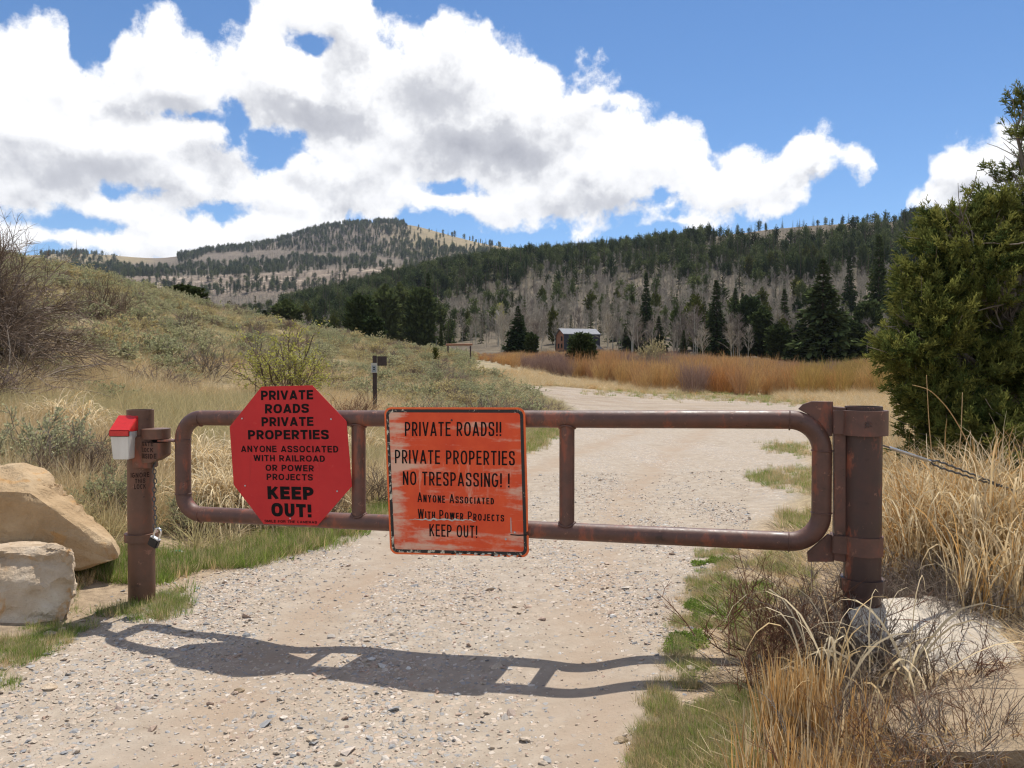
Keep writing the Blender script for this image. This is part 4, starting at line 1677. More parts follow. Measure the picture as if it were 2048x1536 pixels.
def build_gate():
    g = thing('pipe_gate', (G0[0], G0[1], gz(G0[0], G0[1])), 'long rusty brown steel pipe gate closed across the gravel road', 'gate', rotz=GROT)
    z0 = g.location.z

    def L(s, z, t=0.0):                      # t towards the camera
        return (s, -t, z - z0)
    # rounded loop
    cor = [(0, ZT[0]), (GLEN, ZT[1]), (GLEN, ZB[1]), (0, ZB[0])]
    P2 = round_poly(cor, [0.135, 0.15, 0.15, 0.125], 10)
    # densify the straight runs
    pts = []
    for i in range(len(P2)):
        a, b = P2[i], P2[(i + 1) % len(P2)]
        k = max(1, int(np.linalg.norm(b - a) / 0.12))
        for j in range(k):
            pts.append(a + (b - a) * j / k)
    P = np.array([L(p[0], p[1]) for p in pts])
    P[:, 2] += 0.0015 * vnoise(P[:, 0] * 1.5, P[:, 0] * 0, seed=3)
    V, q = sweep(P, PIPE_R, (0, 1, 0), closed=True, sides=28)
    obj('frame', mesh_np('frame', V, None, q[:, ::-1], [M['rust']], smooth=True), g)
    # weld beads at the elbows
    for (s, z, dr) in [(0.135, ZT[0], 'x'), (0, ZT[0] - .135, 'z'), (0, ZB[0] + .125, 'z'), (.13, ZB[0], 'x'),
                       (GLEN - .15, ZT[1] - .003, 'x'), (GLEN, ZT[1] - .15, 'z'), (GLEN, ZB[1] + .15, 'z'), (GLEN - .15, ZB[1] - .003, 'x')]:
        a = np.arange(24) * 2 * math.pi / 24
        rr = PIPE_R + 0.001
        C = np.array(L(s, z))
        if dr == 'x':
            ring = C + np.stack([0 * a, rr * np.cos(a), rr * np.sin(a)], -1)
            nm = (1, 0, 0)
        else:
            ring = C + np.stack([rr * np.cos(a), rr * np.sin(a), 0 * a], -1)
            nm = (0, 0, 1)
        V, q = sweep(ring, 0.0035 + .0012 * np.sin(a * 7), nm, closed=True, sides=6)
        obj('weld_bead', mesh_np('weld_bead', V, None, q, [M['rust']], smooth=True), g)
    for px in (717, 1134):
        st, _ = gate_local(px, 840, 0)
        f = st / GLEN
        zt = ZT[0] + (ZT[1] - ZT[0]) * f
        zb = ZB[0] + (ZB[1] - ZB[0]) * f
        V, q = sweep([L(st, zb + PIPE_R * .6), L(st, zb + .1), L(st, (zb + zt) / 2), L(st, zt - .1), L(st, zt - PIPE_R * .6)], 0.0405, (0, 1, 0), sides=24)
        u = obj('upright', mesh_np('upright', V, None, q[:, ::-1], [M['rust']], smooth=True), g)
        for zz, sg in ((zb + PIPE_R + .003, 1), (zt - PIPE_R - .003, -1)):
            a = np.arange(24) * 2 * math.pi / 24
            # weld follows the saddle between the pipes
            ring = np.array(L(st, zz)) + np.stack([.043 * np.cos(a), .043 * np.sin(a), -sg * .018 * np.sin(a) ** 2], -1)
            V, q = sweep(ring, 0.005 + .0015 * np.sin(a * 5), (0, 0, 1), closed=True, sides=6)
            obj('weld_bead', mesh_np('weld_bead', V, None, q, [M['rust']], smooth=True), g)

    def plate(name, pix, t0, t1, mat='rust'):
        pl = [gate_local(x, y, 0) for x, y in pix]
        bm = prism(pl, lambda u, v, t: L(u, v, t), t0, t1, 0.002)
        return bm_obj(name, bm, M[mat], g)
    plate('gusset_plate', [(1596, 818), (1606, 808), (1624, 802), (1666, 803), (1664, 872), (1652, 874), (1640, 850), (1618, 830)], -0.008, 0.008)
    plate('gusset_plate', [(1614, 1104), (1655, 1068), (1668, 1068), (1668, 1123), (1616, 1123)], -0.008, 0.008)
    plate('hinge_channel', [(1667, 813), (1690, 815), (1690, 1122), (1667, 1118)], -0.04, 0.03)
    # tongue into the latch
    bm = prism([(-0.155, -0.05), (-0.03, -0.035), (-0.03, 0.04), (-0.155, 0.045)], lambda u, v, t: L(u, 1.040 + t, v), -.006, .006, .002)
    bm_obj('latch_tongue', bm, M['rust'], g)
    # hinge collars round the right post
    p = plane_hit(1727, 840, G0, GN)
    sp = float(np.dot(p - G0, GD))
    for zc, hh_, r in ((1.228, .118, .108), (0.64, .09, .092)):
        prof = [(r - .018, zc - z0 - hh_ / 2), (r, zc - z0 - hh_ / 2), (r, zc - z0 - hh_ / 2), (r, zc - z0 + hh_ / 2), (r, zc - z0 + hh_ / 2), (r - .018, zc - z0 + hh_ / 2), (r - .018, zc - z0 + hh_ / 2), (r - .018, zc - z0 - hh_ / 2)]
        c = lathe_obj('hinge_collar', prof, M['rust'], g, (sp, 0, 0), 40, dent=.002, seed=4)
        bm = box_bm(sp - .105, 0, zc - z0, .07, .10, hh_ * .96, .003)
        bm_obj('collar_arm', bm, M['rust'], g)
    # rough star-shaped weld scar on the upper collar
    star = []
    rg = np.random.default_rng(5)
    for i in range(14):
        a = i * 2 * math.pi / 14
        r = (.020 if i % 2 else .009) * rg.uniform(.7, 1.2)
        star.append((sp - .0 + r * math.cos(a), 1.225 + r * math.sin(a)))
    bm = prism(star, lambda u, v, t: L(u, v, t), .106, .112, .001)
    o = bm_obj('weld_scar', bm, M['rust_dark'], g)
    o['label'] = 'dark star-shaped weld scar'
    return sp


SP_ = build_gate()


def build_posts():
    # left latch post
    x, y = -2.366, 4.77
    zg = float(gz(x, y)) - 0.15
    t = thing('latch_post', (x, y, zg), 'rusty round steel latch post with stencilled words, left of the gate', 'post')
    top = 1.228
    prof = [(.080, 0), (.080, top - zg), (.080, top - zg), (.071, top - zg), (.071, top - zg), (.071, top - zg - .3), (.0, top - zg - .3)]
    o = lathe_obj('post_pipe', prof, M['rust_post'], t, dent=.0012, seed=1)
    for zc, h, r in ((.418, .05, .099), (1.07, .007, .0825)):
        V = [(.078, zc - zg - h / 2), (r, zc - zg - h / 2), (r, zc - zg - h / 2), (r, zc - zg + h / 2), (r, zc - zg + h / 2), (.078, zc - zg + h / 2)]
        c = lathe_obj('ring_collar' if h > .02 else 'seam_ring', V, M['rust_post'] if h > .02 else M['rust_dark'], t, dent=.0015, seed=2)
        c.location.x = -.010 if zc > 1 else 0
    # latch housing: front plate, stub pipe with a slot
    bm = box_bm(.055, -.055, .965 - zg, .125, .09, .20, .006)
    bm_obj('housing_plate', bm, M['rust_post'], t)
    hx, hy, r = .128, -.060, .084

    def stub(name, z0, z1, cap, mat=M['rust_post'], cut=0):
        sd = 36
        a = np.arange(sd) * 2 * math.pi / sd
        lo = np.full(sd, z0 - zg) + cut * (1 - np.clip((np.cos(a) + .4), 0, 1.4) / 1.4) * 0 + (cut * np.clip(np.cos(a), 0, 1))
        rows = []
        rows.append(np.stack([0 * a, 0 * a, lo], -1))
        rows.append(np.stack([r * np.cos(a), r * np.sin(a), lo], -1))
        rows.append(np.stack([r * np.cos(a), r * np.sin(a), 0 * a + z1 - zg], -1))
        rows.append(np.stack([0 * a, 0 * a, 0 * a + z1 - zg], -1))
        V = np.concatenate(rows)
        idx = np.arange(4 * sd).reshape(4, sd)
        A, B = idx[:-1], idx[1:]
        q = np.stack([A, np.roll(A, -1, 1), np.roll(B, -1, 1), B], -1).reshape(-1, 4)
        me = mesh_np(name, V, None, q, [mat], smooth=True)
        me.set_sharp_from_angle(angle=math.radians(40))
        oo = obj(name, me, t)
        oo.location = (hx, hy, 0)
        return oo
    stub('latch_housing', 1.050, 1.112, True)
    s2 = stub('latch_housing', .905, 1.028, True, cut=.05)
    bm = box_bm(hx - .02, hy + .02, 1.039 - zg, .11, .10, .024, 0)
    bm_obj('slot_dark_fill', bm, M['dark_gap_chip'], t)  # solid near-black block standing in for the shade inside the slot

    # stencilled words, wrapped on the round surfaces
    def wrap(word, cx, cy, rad, a0, a1, zb, zt):
        def f(u, v):
            a = math.radians(a0 + (a1 - a0) * u)
            return (cx + rad * math.sin(a), cy - rad * math.cos(a), zb + (zt - zb) * v - zg)
        text_mesh('stencilled_word', word, f, M['stencil'], t, bold=0.20, gap=.2)
    yz = lambda py, Y: CAMZ - (py - 740) / F * Y
    for w, a, b, p0, p1 in (('IGNORE', -18, 62, 946, 956), ('THIS', 2, 44, 958, 967), ('LOCK', -2, 46, 969, 979)):
        wrap(w, 0, 0, .0818, a, b, yz(p1, 4.69), yz(p0, 4.69))
    for w, a, b, p0, p1 in (('GATE', -40, 14, 884, 893), ('LOCK', -40, 14, 896, 905), ('INSIDE', -44, 26, 908, 918)):
        wrap(w, hx, hy, .0858, a, b, yz(p1, 4.62), yz(p0, 4.62))

    # chain hanging down the right side of the post, and the padlock on it
    c0 = at(306, 925, 4.70)
    c1 = at(308, 1062, 4.68)
    ch = thing('steel_chain', c0, 'thin steel chain hanging down the right side of the latch post', 'chain')
    n = 16
    for i in range(n):
        f = i / (n - 1)
        p = c0 + (c1 - c0) * f + np.array([.006 * math.sin(f * 9) + .012 * math.sin(f * math.pi), -.006, 0])
        a = np.arange(14) * 2 * math.pi / 14
        lz, lr = .0175, .0095
        ring = np.stack([lr * np.cos(a), 0 * a, lz * np.sin(a) * (1 - .12 * np.cos(a) ** 2)], -1)
        V, q = sweep(ring, .0034, (0, 1, 0), closed=True, sides=6)
        o = obj('chain_link', mesh_np('chain_link', V, None, q, [M['cable']], smooth=True), ch)
        o.location = p - c0
        o.rotation_euler = (0, .12 * math.sin(i * 3), math.radians(90 * (i % 2) + 20))
        if i == 0:
            o.scale = (1.6, 1.6, 1.3)
    pk = at(309, 1082, 4.62)
    lk = thing('padlock', pk, 'black padlock with open silver shackle hanging from the chain', 'padlock')
    lk.rotation_euler = (0, math.radians(24), math.radians(-14))
    lk.scale = (1.25, 1.25, 1.25)
    bm_obj('lock_body', box_bm(0, 0, -.008, .052, .024, .044, .004), M['lock_black'], lk)
    bm_obj('lock_plate', box_bm(0, 0, .016, .050, .022, .006, .001), M['steel'], lk)
    pts = [(-.017, 0, .018), (-.017, 0, .050)] + [(.017 * -math.cos(a), 0, .052 + .017 * math.sin(a)) for a in np.linspace(.2, math.pi - .2, 9)] + [(.017, 0, .050), (.017, 0, .018)]
    V, q = sweep(pts, .0046, (0, 1, 0), sides=10)
    obj('shackle', mesh_np('shackle', V, None, q, [M['chrome']], smooth=True), lk)

    # flyer box
    fb = thing('flyer_box', (-2.405, 4.64, .93), 'small milky plastic flyer box with a red lid on the latch post', 'flyer box')

    def tapered(name, w0, d0, z0, w1, d1, z1, mat, y0=0.055, open_=False, zf=None):
        # back face at y0, front towards the camera; zf = height of the front top edge
        zf = z1 if zf is None else zf
        V = [(-w0 / 2, y0, z0), (w0 / 2, y0, z0), (w0 / 2, y0 - d0, z0), (-w0 / 2, y0 - d0, z0),
             (-w1 / 2, y0, z1), (w1 / 2, y0, z1), (w1 / 2, y0 - d1, zf), (-w1 / 2, y0 - d1, zf)]
        fc = [(0, 1, 2, 3), (0, 4, 5, 1), (1, 5, 6, 2), (2, 6, 7, 3), (3, 7, 4, 0)] + ([] if open_ else [(4, 7, 6, 5)])
        bm = bmesh.new()
        vs = [bm.verts.new(v) for v in V]
        for f in fc:
            bm.faces.new([vs[i] for i in f])
        bmesh.ops.bevel(bm, geom=[e for e in bm.edges if not e.is_boundary], offset=.004, segments=2, affect='EDGES')
        return bm_obj(name, bm, mat, fb)
    tapered('box_body', .098, .095, 0.0, .118, .108, .245, M['plastic'], zf=.172)
    tapered('lid', .124, .116, .170, .126, .116, .268, M['red_lid'], zf=.180, y0=.058)
    tapered('lid_front', .126, .008, .142, .127, .008, .180, M['red_lid'], y0=.058 - .110)
    # flyers inside
    bm_obj('paper_flyers', box_bm(.01, .02, .10, .075, .012, .17, 0, Matrix.Rotation(.08, 4, 'X')), M['card_white'], fb)

    # right hinge post
    p = plane_hit(1727, 840, G0, GN)
    zg2 = float(gz(p[0], p[1])) - .15
    h = thing('hinge_post', (p[0], p[1], zg2), 'thick dark rusty steel hinge post at the right end of the gate', 'post')
    top = 1.306
    prof = [(.084, 0), (.084, top - zg2), (.084, top - zg2), (.074, top - zg2), (.074, top - zg2), (.074, top - zg2 - .4), (0, top - zg2 - .4)]
    lathe_obj('post_pipe', prof, M['rust_dark'], h, dent=.001, seed=6)
    V = [(.084, .45 - .03 - zg2), (.098, .45 - .03 - zg2), (.098, .45 - .03 - zg2), (.098, .45 + .03 - zg2), (.098, .45 + .03 - zg2), (.084, .45 + .03 - zg2)]
    lathe_obj('ring_collar', V, M['rust_dark'], h)
    # stay cable
    a = at(1760, 889, p[1] - .03)
    b = at(1856, 921, 3.86)
    e1 = at(2012, 976, 4.2)
    e2 = at(2140, 1022, 4.7)
    c = thing('stay_cable', a, 'steel stay cable with pale sleeve running right from the hinge post', 'cable')

    def tb(name, pts, r, mat, n=10, twist=0, off=None):
        P = np.asarray(pts, float) - a
        V, q = sweep(P, r, (0.1, .2, 1), sides=n)
        obj(name, mesh_np(name, V, None, q, [mat], smooth=True), c)
    m1 = a + (b - a) * .18
    tb('hook_wire', [a + (b - a) * -.15, m1], .0035, M['cable'])
    tb('sleeve', [m1, m1 + (b - m1) * .03, m1 + (b - m1) * .5, m1 + (b - m1) * .97, b], np.array([.004, .0085, .0085, .0085, .005]), M['steel'])
    tb('thimble', [b - (b - a) * .02, b + (e1 - b) * .03], .006, M['chrome'])
    for sg in (-1, 1):
        pts = []
        for i in range(60):
            f = i / 59
            base = b + (e1 - b) * f
            spread = .017 * math.sin(min(1, f * 6) * math.pi / 2) * (1 - f) ** .7
            ph = f * 70
            pts.append(base + np.array([0, .003 * math.cos(ph * sg), sg * spread + .003 * math.sin(ph)]))
        tb('wire_strand', pts, .0052, M['cable'], 6)
    pts = [e1 + (e2 - e1) * f / 20 + np.array([0, .002 * math.cos(f * 3), .003 * math.sin(f * 3)]) for f in range(21)]
    tb('wire_strand', pts, .008, M['cable'], 6)
    # anchor stake where the cable ends
    g2 = float(gz(e2[0], e2[1])) - .2
    s = thing('anchor_stake', (e2[0], e2[1], g2), 'rusty anchor stake in the dry grass at the right edge', 'stake')
    lathe_obj('stake_bar', [(.02, 0), (.02, e2[2] - g2 + .05), (.02, e2[2] - g2 + .05), (0, e2[2] - g2 + .05)], M['rust_dark'], s, sides=12)


build_posts()


# ------------------------------------------------------------------ signs
def sign_frame(name, origin_px, off, label):
    s0, zz = gate_local(*origin_px, off)
    loc = G0 + GD * s0 + GN * off
    t = thing(name, (loc[0], loc[1], zz), label, 'sign', rotz=GROT)

    def loc2(px, py):
        s, z = gate_local(px, py, off)
        return np.array([s - s0, z - zz])
    return t, loc2


def quad_map(loc2, quad, yoff):
    """quad TL TR BR BL in photo pixels"""
    c = [loc2(*q) for q in quad]

    def f(u, v):
        top = c[0] * (1 - u) + c[1] * u
        bot = c[3] * (1 - u) + c[2] * u
        p = bot * (1 - v) + top * v
        return (p[0], yoff, p[1])
    return f


def crop5(q):
    return [(440 + x / 3.103, 740 + y / 3.103) for x, y in q]


def rivet(parent, p, r=.006, mat=None):
    V, q = lathe([(r, 0), (r * .95, .002), (r * .6, .0035), (0, .004)], 14)
    V = V[:, [0, 2, 1]] * np.array([1, -1, 1])
    o = obj('bolt_head', mesh_np('bolt_head', V, None, q, [mat or M['steel']], smooth=True), parent)
    o.location = (p[0], -.0015, p[1])


def build_signs():
    t, l2 = sign_frame('octagonal_sign', (459, 1052), .058, 'red octagonal sign with black lettering ending in KEEP OUT!')
    oc = crop5([(258, 103), (572, 95), (785, 320), (818, 722), (605, 965), (270, 955), (85, 712), (60, 352)])
    poly = [l2(*p) for p in oc]
    bm = prism(poly, lambda u, v, w: (u, w, v), 0.0, 0.003)
    bm_obj('sign_plate', bm, M['red_sign'], t)
    lines = [('PRIVATE', [(255, 128), (578, 124), (579, 182), (256, 187)], .215), ('ROADS', [(280, 212), (552, 209), (552, 266), (280, 270)], .215),
             ('PRIVATE', [(258, 293), (580, 291), (581, 347), (259, 350)], .215), ('PROPERTIES', [(174, 373), (674, 371), (676, 430), (176, 431)], .215),
             ('ANYONE ASSOCIATED', [(130, 469), (733, 471), (735, 512), (132, 509)], .19), ('WITH RAILROAD', [(208, 527), (650, 531), (652, 570), (210, 565)], .19),
             ('OR POWER', [(283, 587), (582, 591), (583, 630), (284, 625)], .19), ('PROJECTS', [(290, 643), (576, 647), (577, 686), (291, 682)], .19),
             ('KEEP', [(294, 721), (580, 726), (583, 806), (297, 801)], .25), ('OUT!', [(318, 823), (566, 835), (569, 915), (321, 908)], .25),
             ('SMILE FOR THE CAMERAS', [(277, 929), (602, 938), (603, 953), (278, 945)], .17)]
    for w, q, b in lines:
        text_mesh('lettering', w, quad_map(l2, crop5(q), -.0015), M['black_print'], t, bold=b, gap=.12 if b > .2 else .16)
    for p in [(138, 301), (690, 305), (157, 718), (728, 752), (437, 921)]:
        rivet(t, l2(*crop5([p])[0]), .0055)
    # spacer straps tying the plate to the rails
    for px, py in ((485, 842), (665, 842), (580, 1036)):
        p = l2(px, py)
        bm_obj('bracket', box_bm(p[0], .008, p[1], .03, .010, .03, .002), M['steel'], t)

    t, l2 = sign_frame('rectangular_sign', (778, 1112), .060, 'weathered orange square sign with a black border and torn corner')
    cor = [(768, 814.5), (1050, 815), (1058.5, 1115), (780.5, 1108)]
    c2 = [l2(*p) for p in cor]

    def inset(d, rad, seg=8):
        out = []
        n = 4
        for i in range(n):
            p, a, b = c2[i], c2[i - 1], c2[(i + 1) % n]
            d1, d2 = norm(a - p), norm(b - p)
            half = math.acos(float(np.dot(d1, d2))) / 2
            out.append(p + norm(d1 + d2) * d / math.sin(half))
        return round_poly(out, rad, seg)
    outer = inset(0, .042)
    # torn, slightly ragged lower right edge and the notch on the right side
    outl = []
    rg = np.random.default_rng(2)
    nseg = 9
    pr = outer[nseg:nseg * 2]          # TR fillet
    for i, p in enumerate(outer):
        outl.append(p)
        if i == 2 * nseg - 1:          # after the TR fillet, going down the right side
            a, b = outer[i], outer[i + 1]
            for px, py, dx in ((1055.5, 1000, 0), (1056, 1062, 0), (1049.5, 1067, 0), (1057.5, 1072, 0), (1057.2, 1090, 0)):
                outl.append(l2(px, py))
        if i == 3 * nseg - 1:          # after the BR fillet, along the bottom
            a, b = outer[i], outer[(i + 1) % len(outer)]
            for k in range(1, 12):
                f = k / 12 * .30
                outl.append(a + (b - a) * f + np.array([0, rg.uniform(-.002, .008)]))
    bm = prism(outl, lambda u, v, w: (u, w, v), 0.0, 0.0025)
    bm_obj('sign_plate', bm, M['orange_rim'], t)
    face = inset(.012, .032)
    g = Geo()
    V = [(p[0], -.0006, p[1]) for p in face]
    c = np.mean(V, 0)
    n = len(V)
    g.add(V + [tuple(c)], tris=[(i, (i + 1) % n, n) for i in range(n)])
    obj('sign_face', g.mesh('sign_face', [M['orange_sign']]), t)
    ro, ri = inset(.011, .034), inset(.0285, .018)
    n = len(ro)
    V = [(p[0], -.0014, p[1]) for p in ro] + [(p[0], -.0014, p[1]) for p in ri]
    q = [(i, (i + 1) % n, n + (i + 1) % n, n + i) for i in range(n)]
    obj('border_line', mesh_np('border_line', V, None, q, [M['worn_black']]), t)
    lines = [('PRIVATE ROADS!!', [(1148, 322), (1746, 322), (1746, 410), (1148, 410)], False), ('PRIVATE PROPERTIES', [(1086, 495), (1830, 503), (1830, 592), (1087, 579)], False),
             ('NO TRESPASSING! !', [(1135, 628), (1798, 642), (1798, 729), (1136, 712)], False), ('Anyone Associated', [(1226, 758), (1700, 784), (1701, 834), (1227, 819)], True),
             ('With Power Projects', [(1228, 861), (1763, 888), (1763, 940), (1229, 921)], True), ('KEEP OUT!', [(1300, 955), (1597, 966), (1597, 1042), (1301, 1031)], False)]
    for w, q, sc_ in lines:
        text_mesh('lettering', w, quad_map(l2, crop5(q), -.0022), M['black_print'], t, bold=.115, ws=.60, gap=.13)

    def blob(name, pix, mat, y=-.003):
        P = [l2(*p) for p in crop5(pix)]
        V = [(p[0], y, p[1]) for p in P]
        cc = np.mean(V, 0)
        n = len(V)
        obj(name, mesh_np(name, V + [tuple(cc)], [(i, (i + 1) % n, n) for i in range(n)], None, [mat]), t)
    # scraped white line through the fifth row of words, tear slit and crack
    rg = np.random.default_rng(4)
    up, dn = [], []
    for i in range(26):
        x = 1178 + i * (1590 - 1178) / 25
        y = 922 + (x - 1178) * .03 + rg.uniform(-7, 7)
        hgt = rg.uniform(2, 9) * math.sin(math.pi * (i + .5) / 26) ** .4
        up.append((x, y - hgt))
        dn.append((x, y + hgt * .6))
    P = up + dn[::-1]
    pts = [l2(*p) for p in crop5(P)]
    V = [(p[0], -.0027, p[1]) for p in pts]
    n = len(up)
    q = [(i, i + 1, 2 * n - 2 - i, 2 * n - 1 - i) for i in range(n - 1)]
    o = obj('scrape_mark', mesh_np('scrape_mark', V, None, q, [M['card_white']]), t)
    blob('tear_slit', [(1803, 1018), (1850, 1021), (1906, 1019), (1906, 1028), (1850, 1029), (1803, 1024)], M['dark_gap_chip'])  # tear is not cut through; its dark gap is a flat near-black strip
    blob('crack', [(1804, 915), (1808, 915), (1811, 1000), (1809, 1012), (1804, 1000)], M['card_white'])
    # chipped paint along the lower edge
    for i in range(16):
        x = 1440 + i * 28 + rg.uniform(-8, 8)
        y = 1138 + (x - 1440) * .035 + rg.uniform(-8, 6)
        pp = [(x + rg.uniform(6, 16) * math.cos(a), y + rg.uniform(3, 8) * math.sin(a)) for a in np.arange(7) * 2 * math.pi / 7]
        blob('paint_chip', pp, M['card_white'] if i % 3 else M['dark_gap_chip'], -.0026)
    for p in [(1438, 312), (1830, 1008), (1774, 1050)]:
        rivet(t, l2(*crop5([p])[0]), .006, M['rust_dark'] if p[0] == 1438 else M['steel'])
    for p in [(1043, 300), (1868, 305), (1062, 955)]:
        rivet(t, l2(*crop5([p])[0]), .004, M['rust_dark'])
    for px, py in ((905, 842), (900, 1050), (1030, 1062)):
        p = l2(px, py)
        bm_obj('bracket', box_bm(p[0], .0085, p[1], .03, .011, .03, .002), M['steel'], t)


build_signs()


# ------------------------------------------------------------------ boulders
def rock(name, pts, mat, label, seed, vox=.024, amp=.05, strata=.02, cat='boulder', group=None, chips=10, dip=(.35, .1, 1.0), step=.085):
    pts = np.asarray(pts, float)
    base = np.array([pts[:, 0].mean(), pts[:, 1].mean(), pts[:, 2].min()])
    bm = bmesh.new()
    for p in pts - base:
        bm.verts.new(p)
    r = bmesh.ops.convex_hull(bm, input=bm.verts)
    dl_ = [e for e in r['geom_interior'] + r['geom_unused'] if isinstance(e, bmesh.types.BMVert)]
    bmesh.ops.delete(bm, geom=list(set(dl_)), context='VERTS')
    # knock off random chips so that broken planes show
    rr_ = np.random.default_rng(seed * 7 + 1)
    ext = (pts - base)
    ctr = ext.mean(0)
    for i in range(chips):
        dv = norm(rr_.normal(size=3) * np.array([1, 1, .8]))
        far_ = np.max((ext - ctr) @ dv)
        co_ = ctr + dv * far_ * rr_.uniform(.80, .97)
        bmesh.ops.bisect_plane(bm, geom=list(bm.verts) + list(bm.edges) + list(bm.faces), plane_co=Vector(co_), plane_no=Vector(dv), clear_outer=True)
        bmesh.ops.holes_fill(bm, edges=[e for e in bm.edges if e.is_boundary], sides=0)
    bmesh.ops.recalc_face_normals(bm, faces=bm.faces)
    me = bpy.data.meshes.new(name)
    bm.to_mesh(me)
    bm.free()
    bm = bmesh.new()
    bm.from_mesh(me)
    bmesh.ops.triangulate(bm, faces=bm.faces)
    for _ in range(9):
        le = [e for e in bm.edges if e.calc_length() > vox * 1.5]
        if not le:
            break
        bmesh.ops.subdivide_edges(bm, edges=le, cuts=1)
        bmesh.ops.triangulate(bm, faces=bm.faces)
    bmesh.ops.recalc_face_normals(bm, faces=bm.faces)
    m2 = bpy.data.meshes.new(name)
    bm.to_mesh(m2)
    bm.free()
    bpy.data.meshes.remove(me)
    n = len(m2.vertices)
    co = np.zeros(n * 3, np.float32)
    no = np.zeros(n * 3, np.float32)
    m2.vertices.foreach_get('co', co)
    m2.vertices.foreach_get('normal', no)
    co, no = co.reshape(-1, 3).astype(float), no.reshape(-1, 3).astype(float)
    x, y, z = co.T
    d = amp * .55 * fbm(x * 2.2, y * 2.2, z * 2.2, seed=seed)
    d = d + strata * fbm(x * 1.5, y * 1.5, z * 13 + x * 4, seed=seed + 9)
    # facets: quantised noise gives broken planes
    k = fbm(x * 4, y * 4, z * 4, seed=seed + 5, oct=2)
    d = d + amp * .55 * (np.floor(k * 5) / 5)
    d = d + amp * .12 * fbm(x * 22, y * 22, z * 22, seed=seed + 7)
    if strata > 0:
        # broken bedding: a saw-tooth of ledges along the dip, fading in and out
        q_ = (x * dip[0] + y * dip[1] + z * dip[2]) / step + 1.4 * fbm(x * 1.8, y * 1.8, z * 1.8, seed=seed + 3)
        saw = q_ - np.floor(q_)
        fade = sstep(fbm(x * 2.5, y * 2.5, z * 2.5, seed=seed + 4), -.15, .35)
        d = d - strata * 1.5 * np.where(saw > .78, (1 - saw) / .22, saw / .78) * fade
    co = co + no * d[:, None]
    m2.vertices.foreach_set('co', co.astype(np.float32).ravel())
    m2.materials.clear()
    m2.materials.append(mat)
    m2.polygons.foreach_set('use_smooth', np.ones(len(m2.polygons), bool))
    m2.update()
    m2.set_sharp_from_angle(angle=math.radians(28))
    o = obj(name, m2)
    o.location = base
    return tag(o, label, cat, group)


def A(px, py, Y):
    return at(px, py, Y)


rock('boulder', [A(-240, 960, 5.3), A(0, 938, 5.25), A(45, 930, 5.3), A(92, 942, 5.35), A(135, 985, 5.3), A(185, 1038, 5.2), A(246, 1100, 5.1),
                 A(240, 1118, 5.05), A(160, 1135, 5.0), A(60, 1150, 4.95), A(-200, 1200, 4.9), A(0, 985, 5.0), A(60, 985, 5.02),
                 A(-240, 975, 6.1), A(60, 945, 6.0), A(190, 1050, 5.9), A(-240, 1150, 6.2), A(100, 1120, 6.2), A(215, 1110, 5.8), A(-100, 1220, 5.0)],
     M['rock_tan'], 'large tan sandstone boulder with sloping right edge at the left', 3, amp=.035, strata=.028, chips=5, dip=(.8, .2, -.55), step=.13)
rock('boulder', [A(-160, 1095, 4.45), A(0, 1090, 4.45), A(80, 1082, 4.45), A(146, 1079, 4.45), A(150, 1110, 4.42), A(152, 1185, 4.4), A(128, 1242, 4.38), A(62, 1250, 4.3),
                 A(0, 1190, 4.3), A(-160, 1260, 4.2), A(-160, 1095, 5.0), A(20, 1085, 5.0), A(148, 1083, 4.85), A(150, 1200, 4.8), A(-150, 1220, 5.1), A(120, 1260, 4.75)],
     M['rock_block'], 'pale blocky sandstone boulder with flat top below the larger tan one', 8, amp=.045, strata=.03, chips=3, dip=(.25, .2, 1.0), step=.15, vox=.02)
rock('boulder', [A(1692, 1222, 3.45), A(1745, 1198, 3.6), A(1850, 1192, 3.75), A(1950, 1208, 3.8), A(2060, 1240, 3.8), A(2200, 1260, 3.8),
                 A(1700, 1260, 3.3), A(1740, 1300, 3.2), A(1840, 1352, 3.1), A(1960, 1330, 3.15), A(2100, 1345, 3.1), A(2250, 1350, 3.3),
                 A(1710, 1340, 3.3), A(1850, 1400, 3.1), A(2100, 1430, 3.1), A(1800, 1230, 4.0), A(2150, 1270, 4.1), A(2000, 1400, 3.9)],
     M['rock_white'], 'bleached white flat boulder behind bare twigs at the lower right', 15, amp=.020, strata=.010, vox=.022, chips=0)
rock('boulder', [A(1760, 1425, 2.75), A(1830, 1388, 2.85), A(1920, 1352, 2.95), A(2060, 1318, 3.0), A(2300, 1300, 3.0), A(1790, 1470, 2.5), A(1850, 1505, 2.35),
                 A(2060, 1500, 2.2), A(2300, 1520, 2.1), A(1800, 1540, 2.5), A(2060, 1640, 2.2), A(2350, 1660, 2.2), A(2100, 1480, 3.05), A(1850, 1500, 2.85)],
     M['rock_brown'], 'smooth tan brown boulder slab in the lower right corner', 22, amp=.02, strata=.012, vox=.022, chips=0)
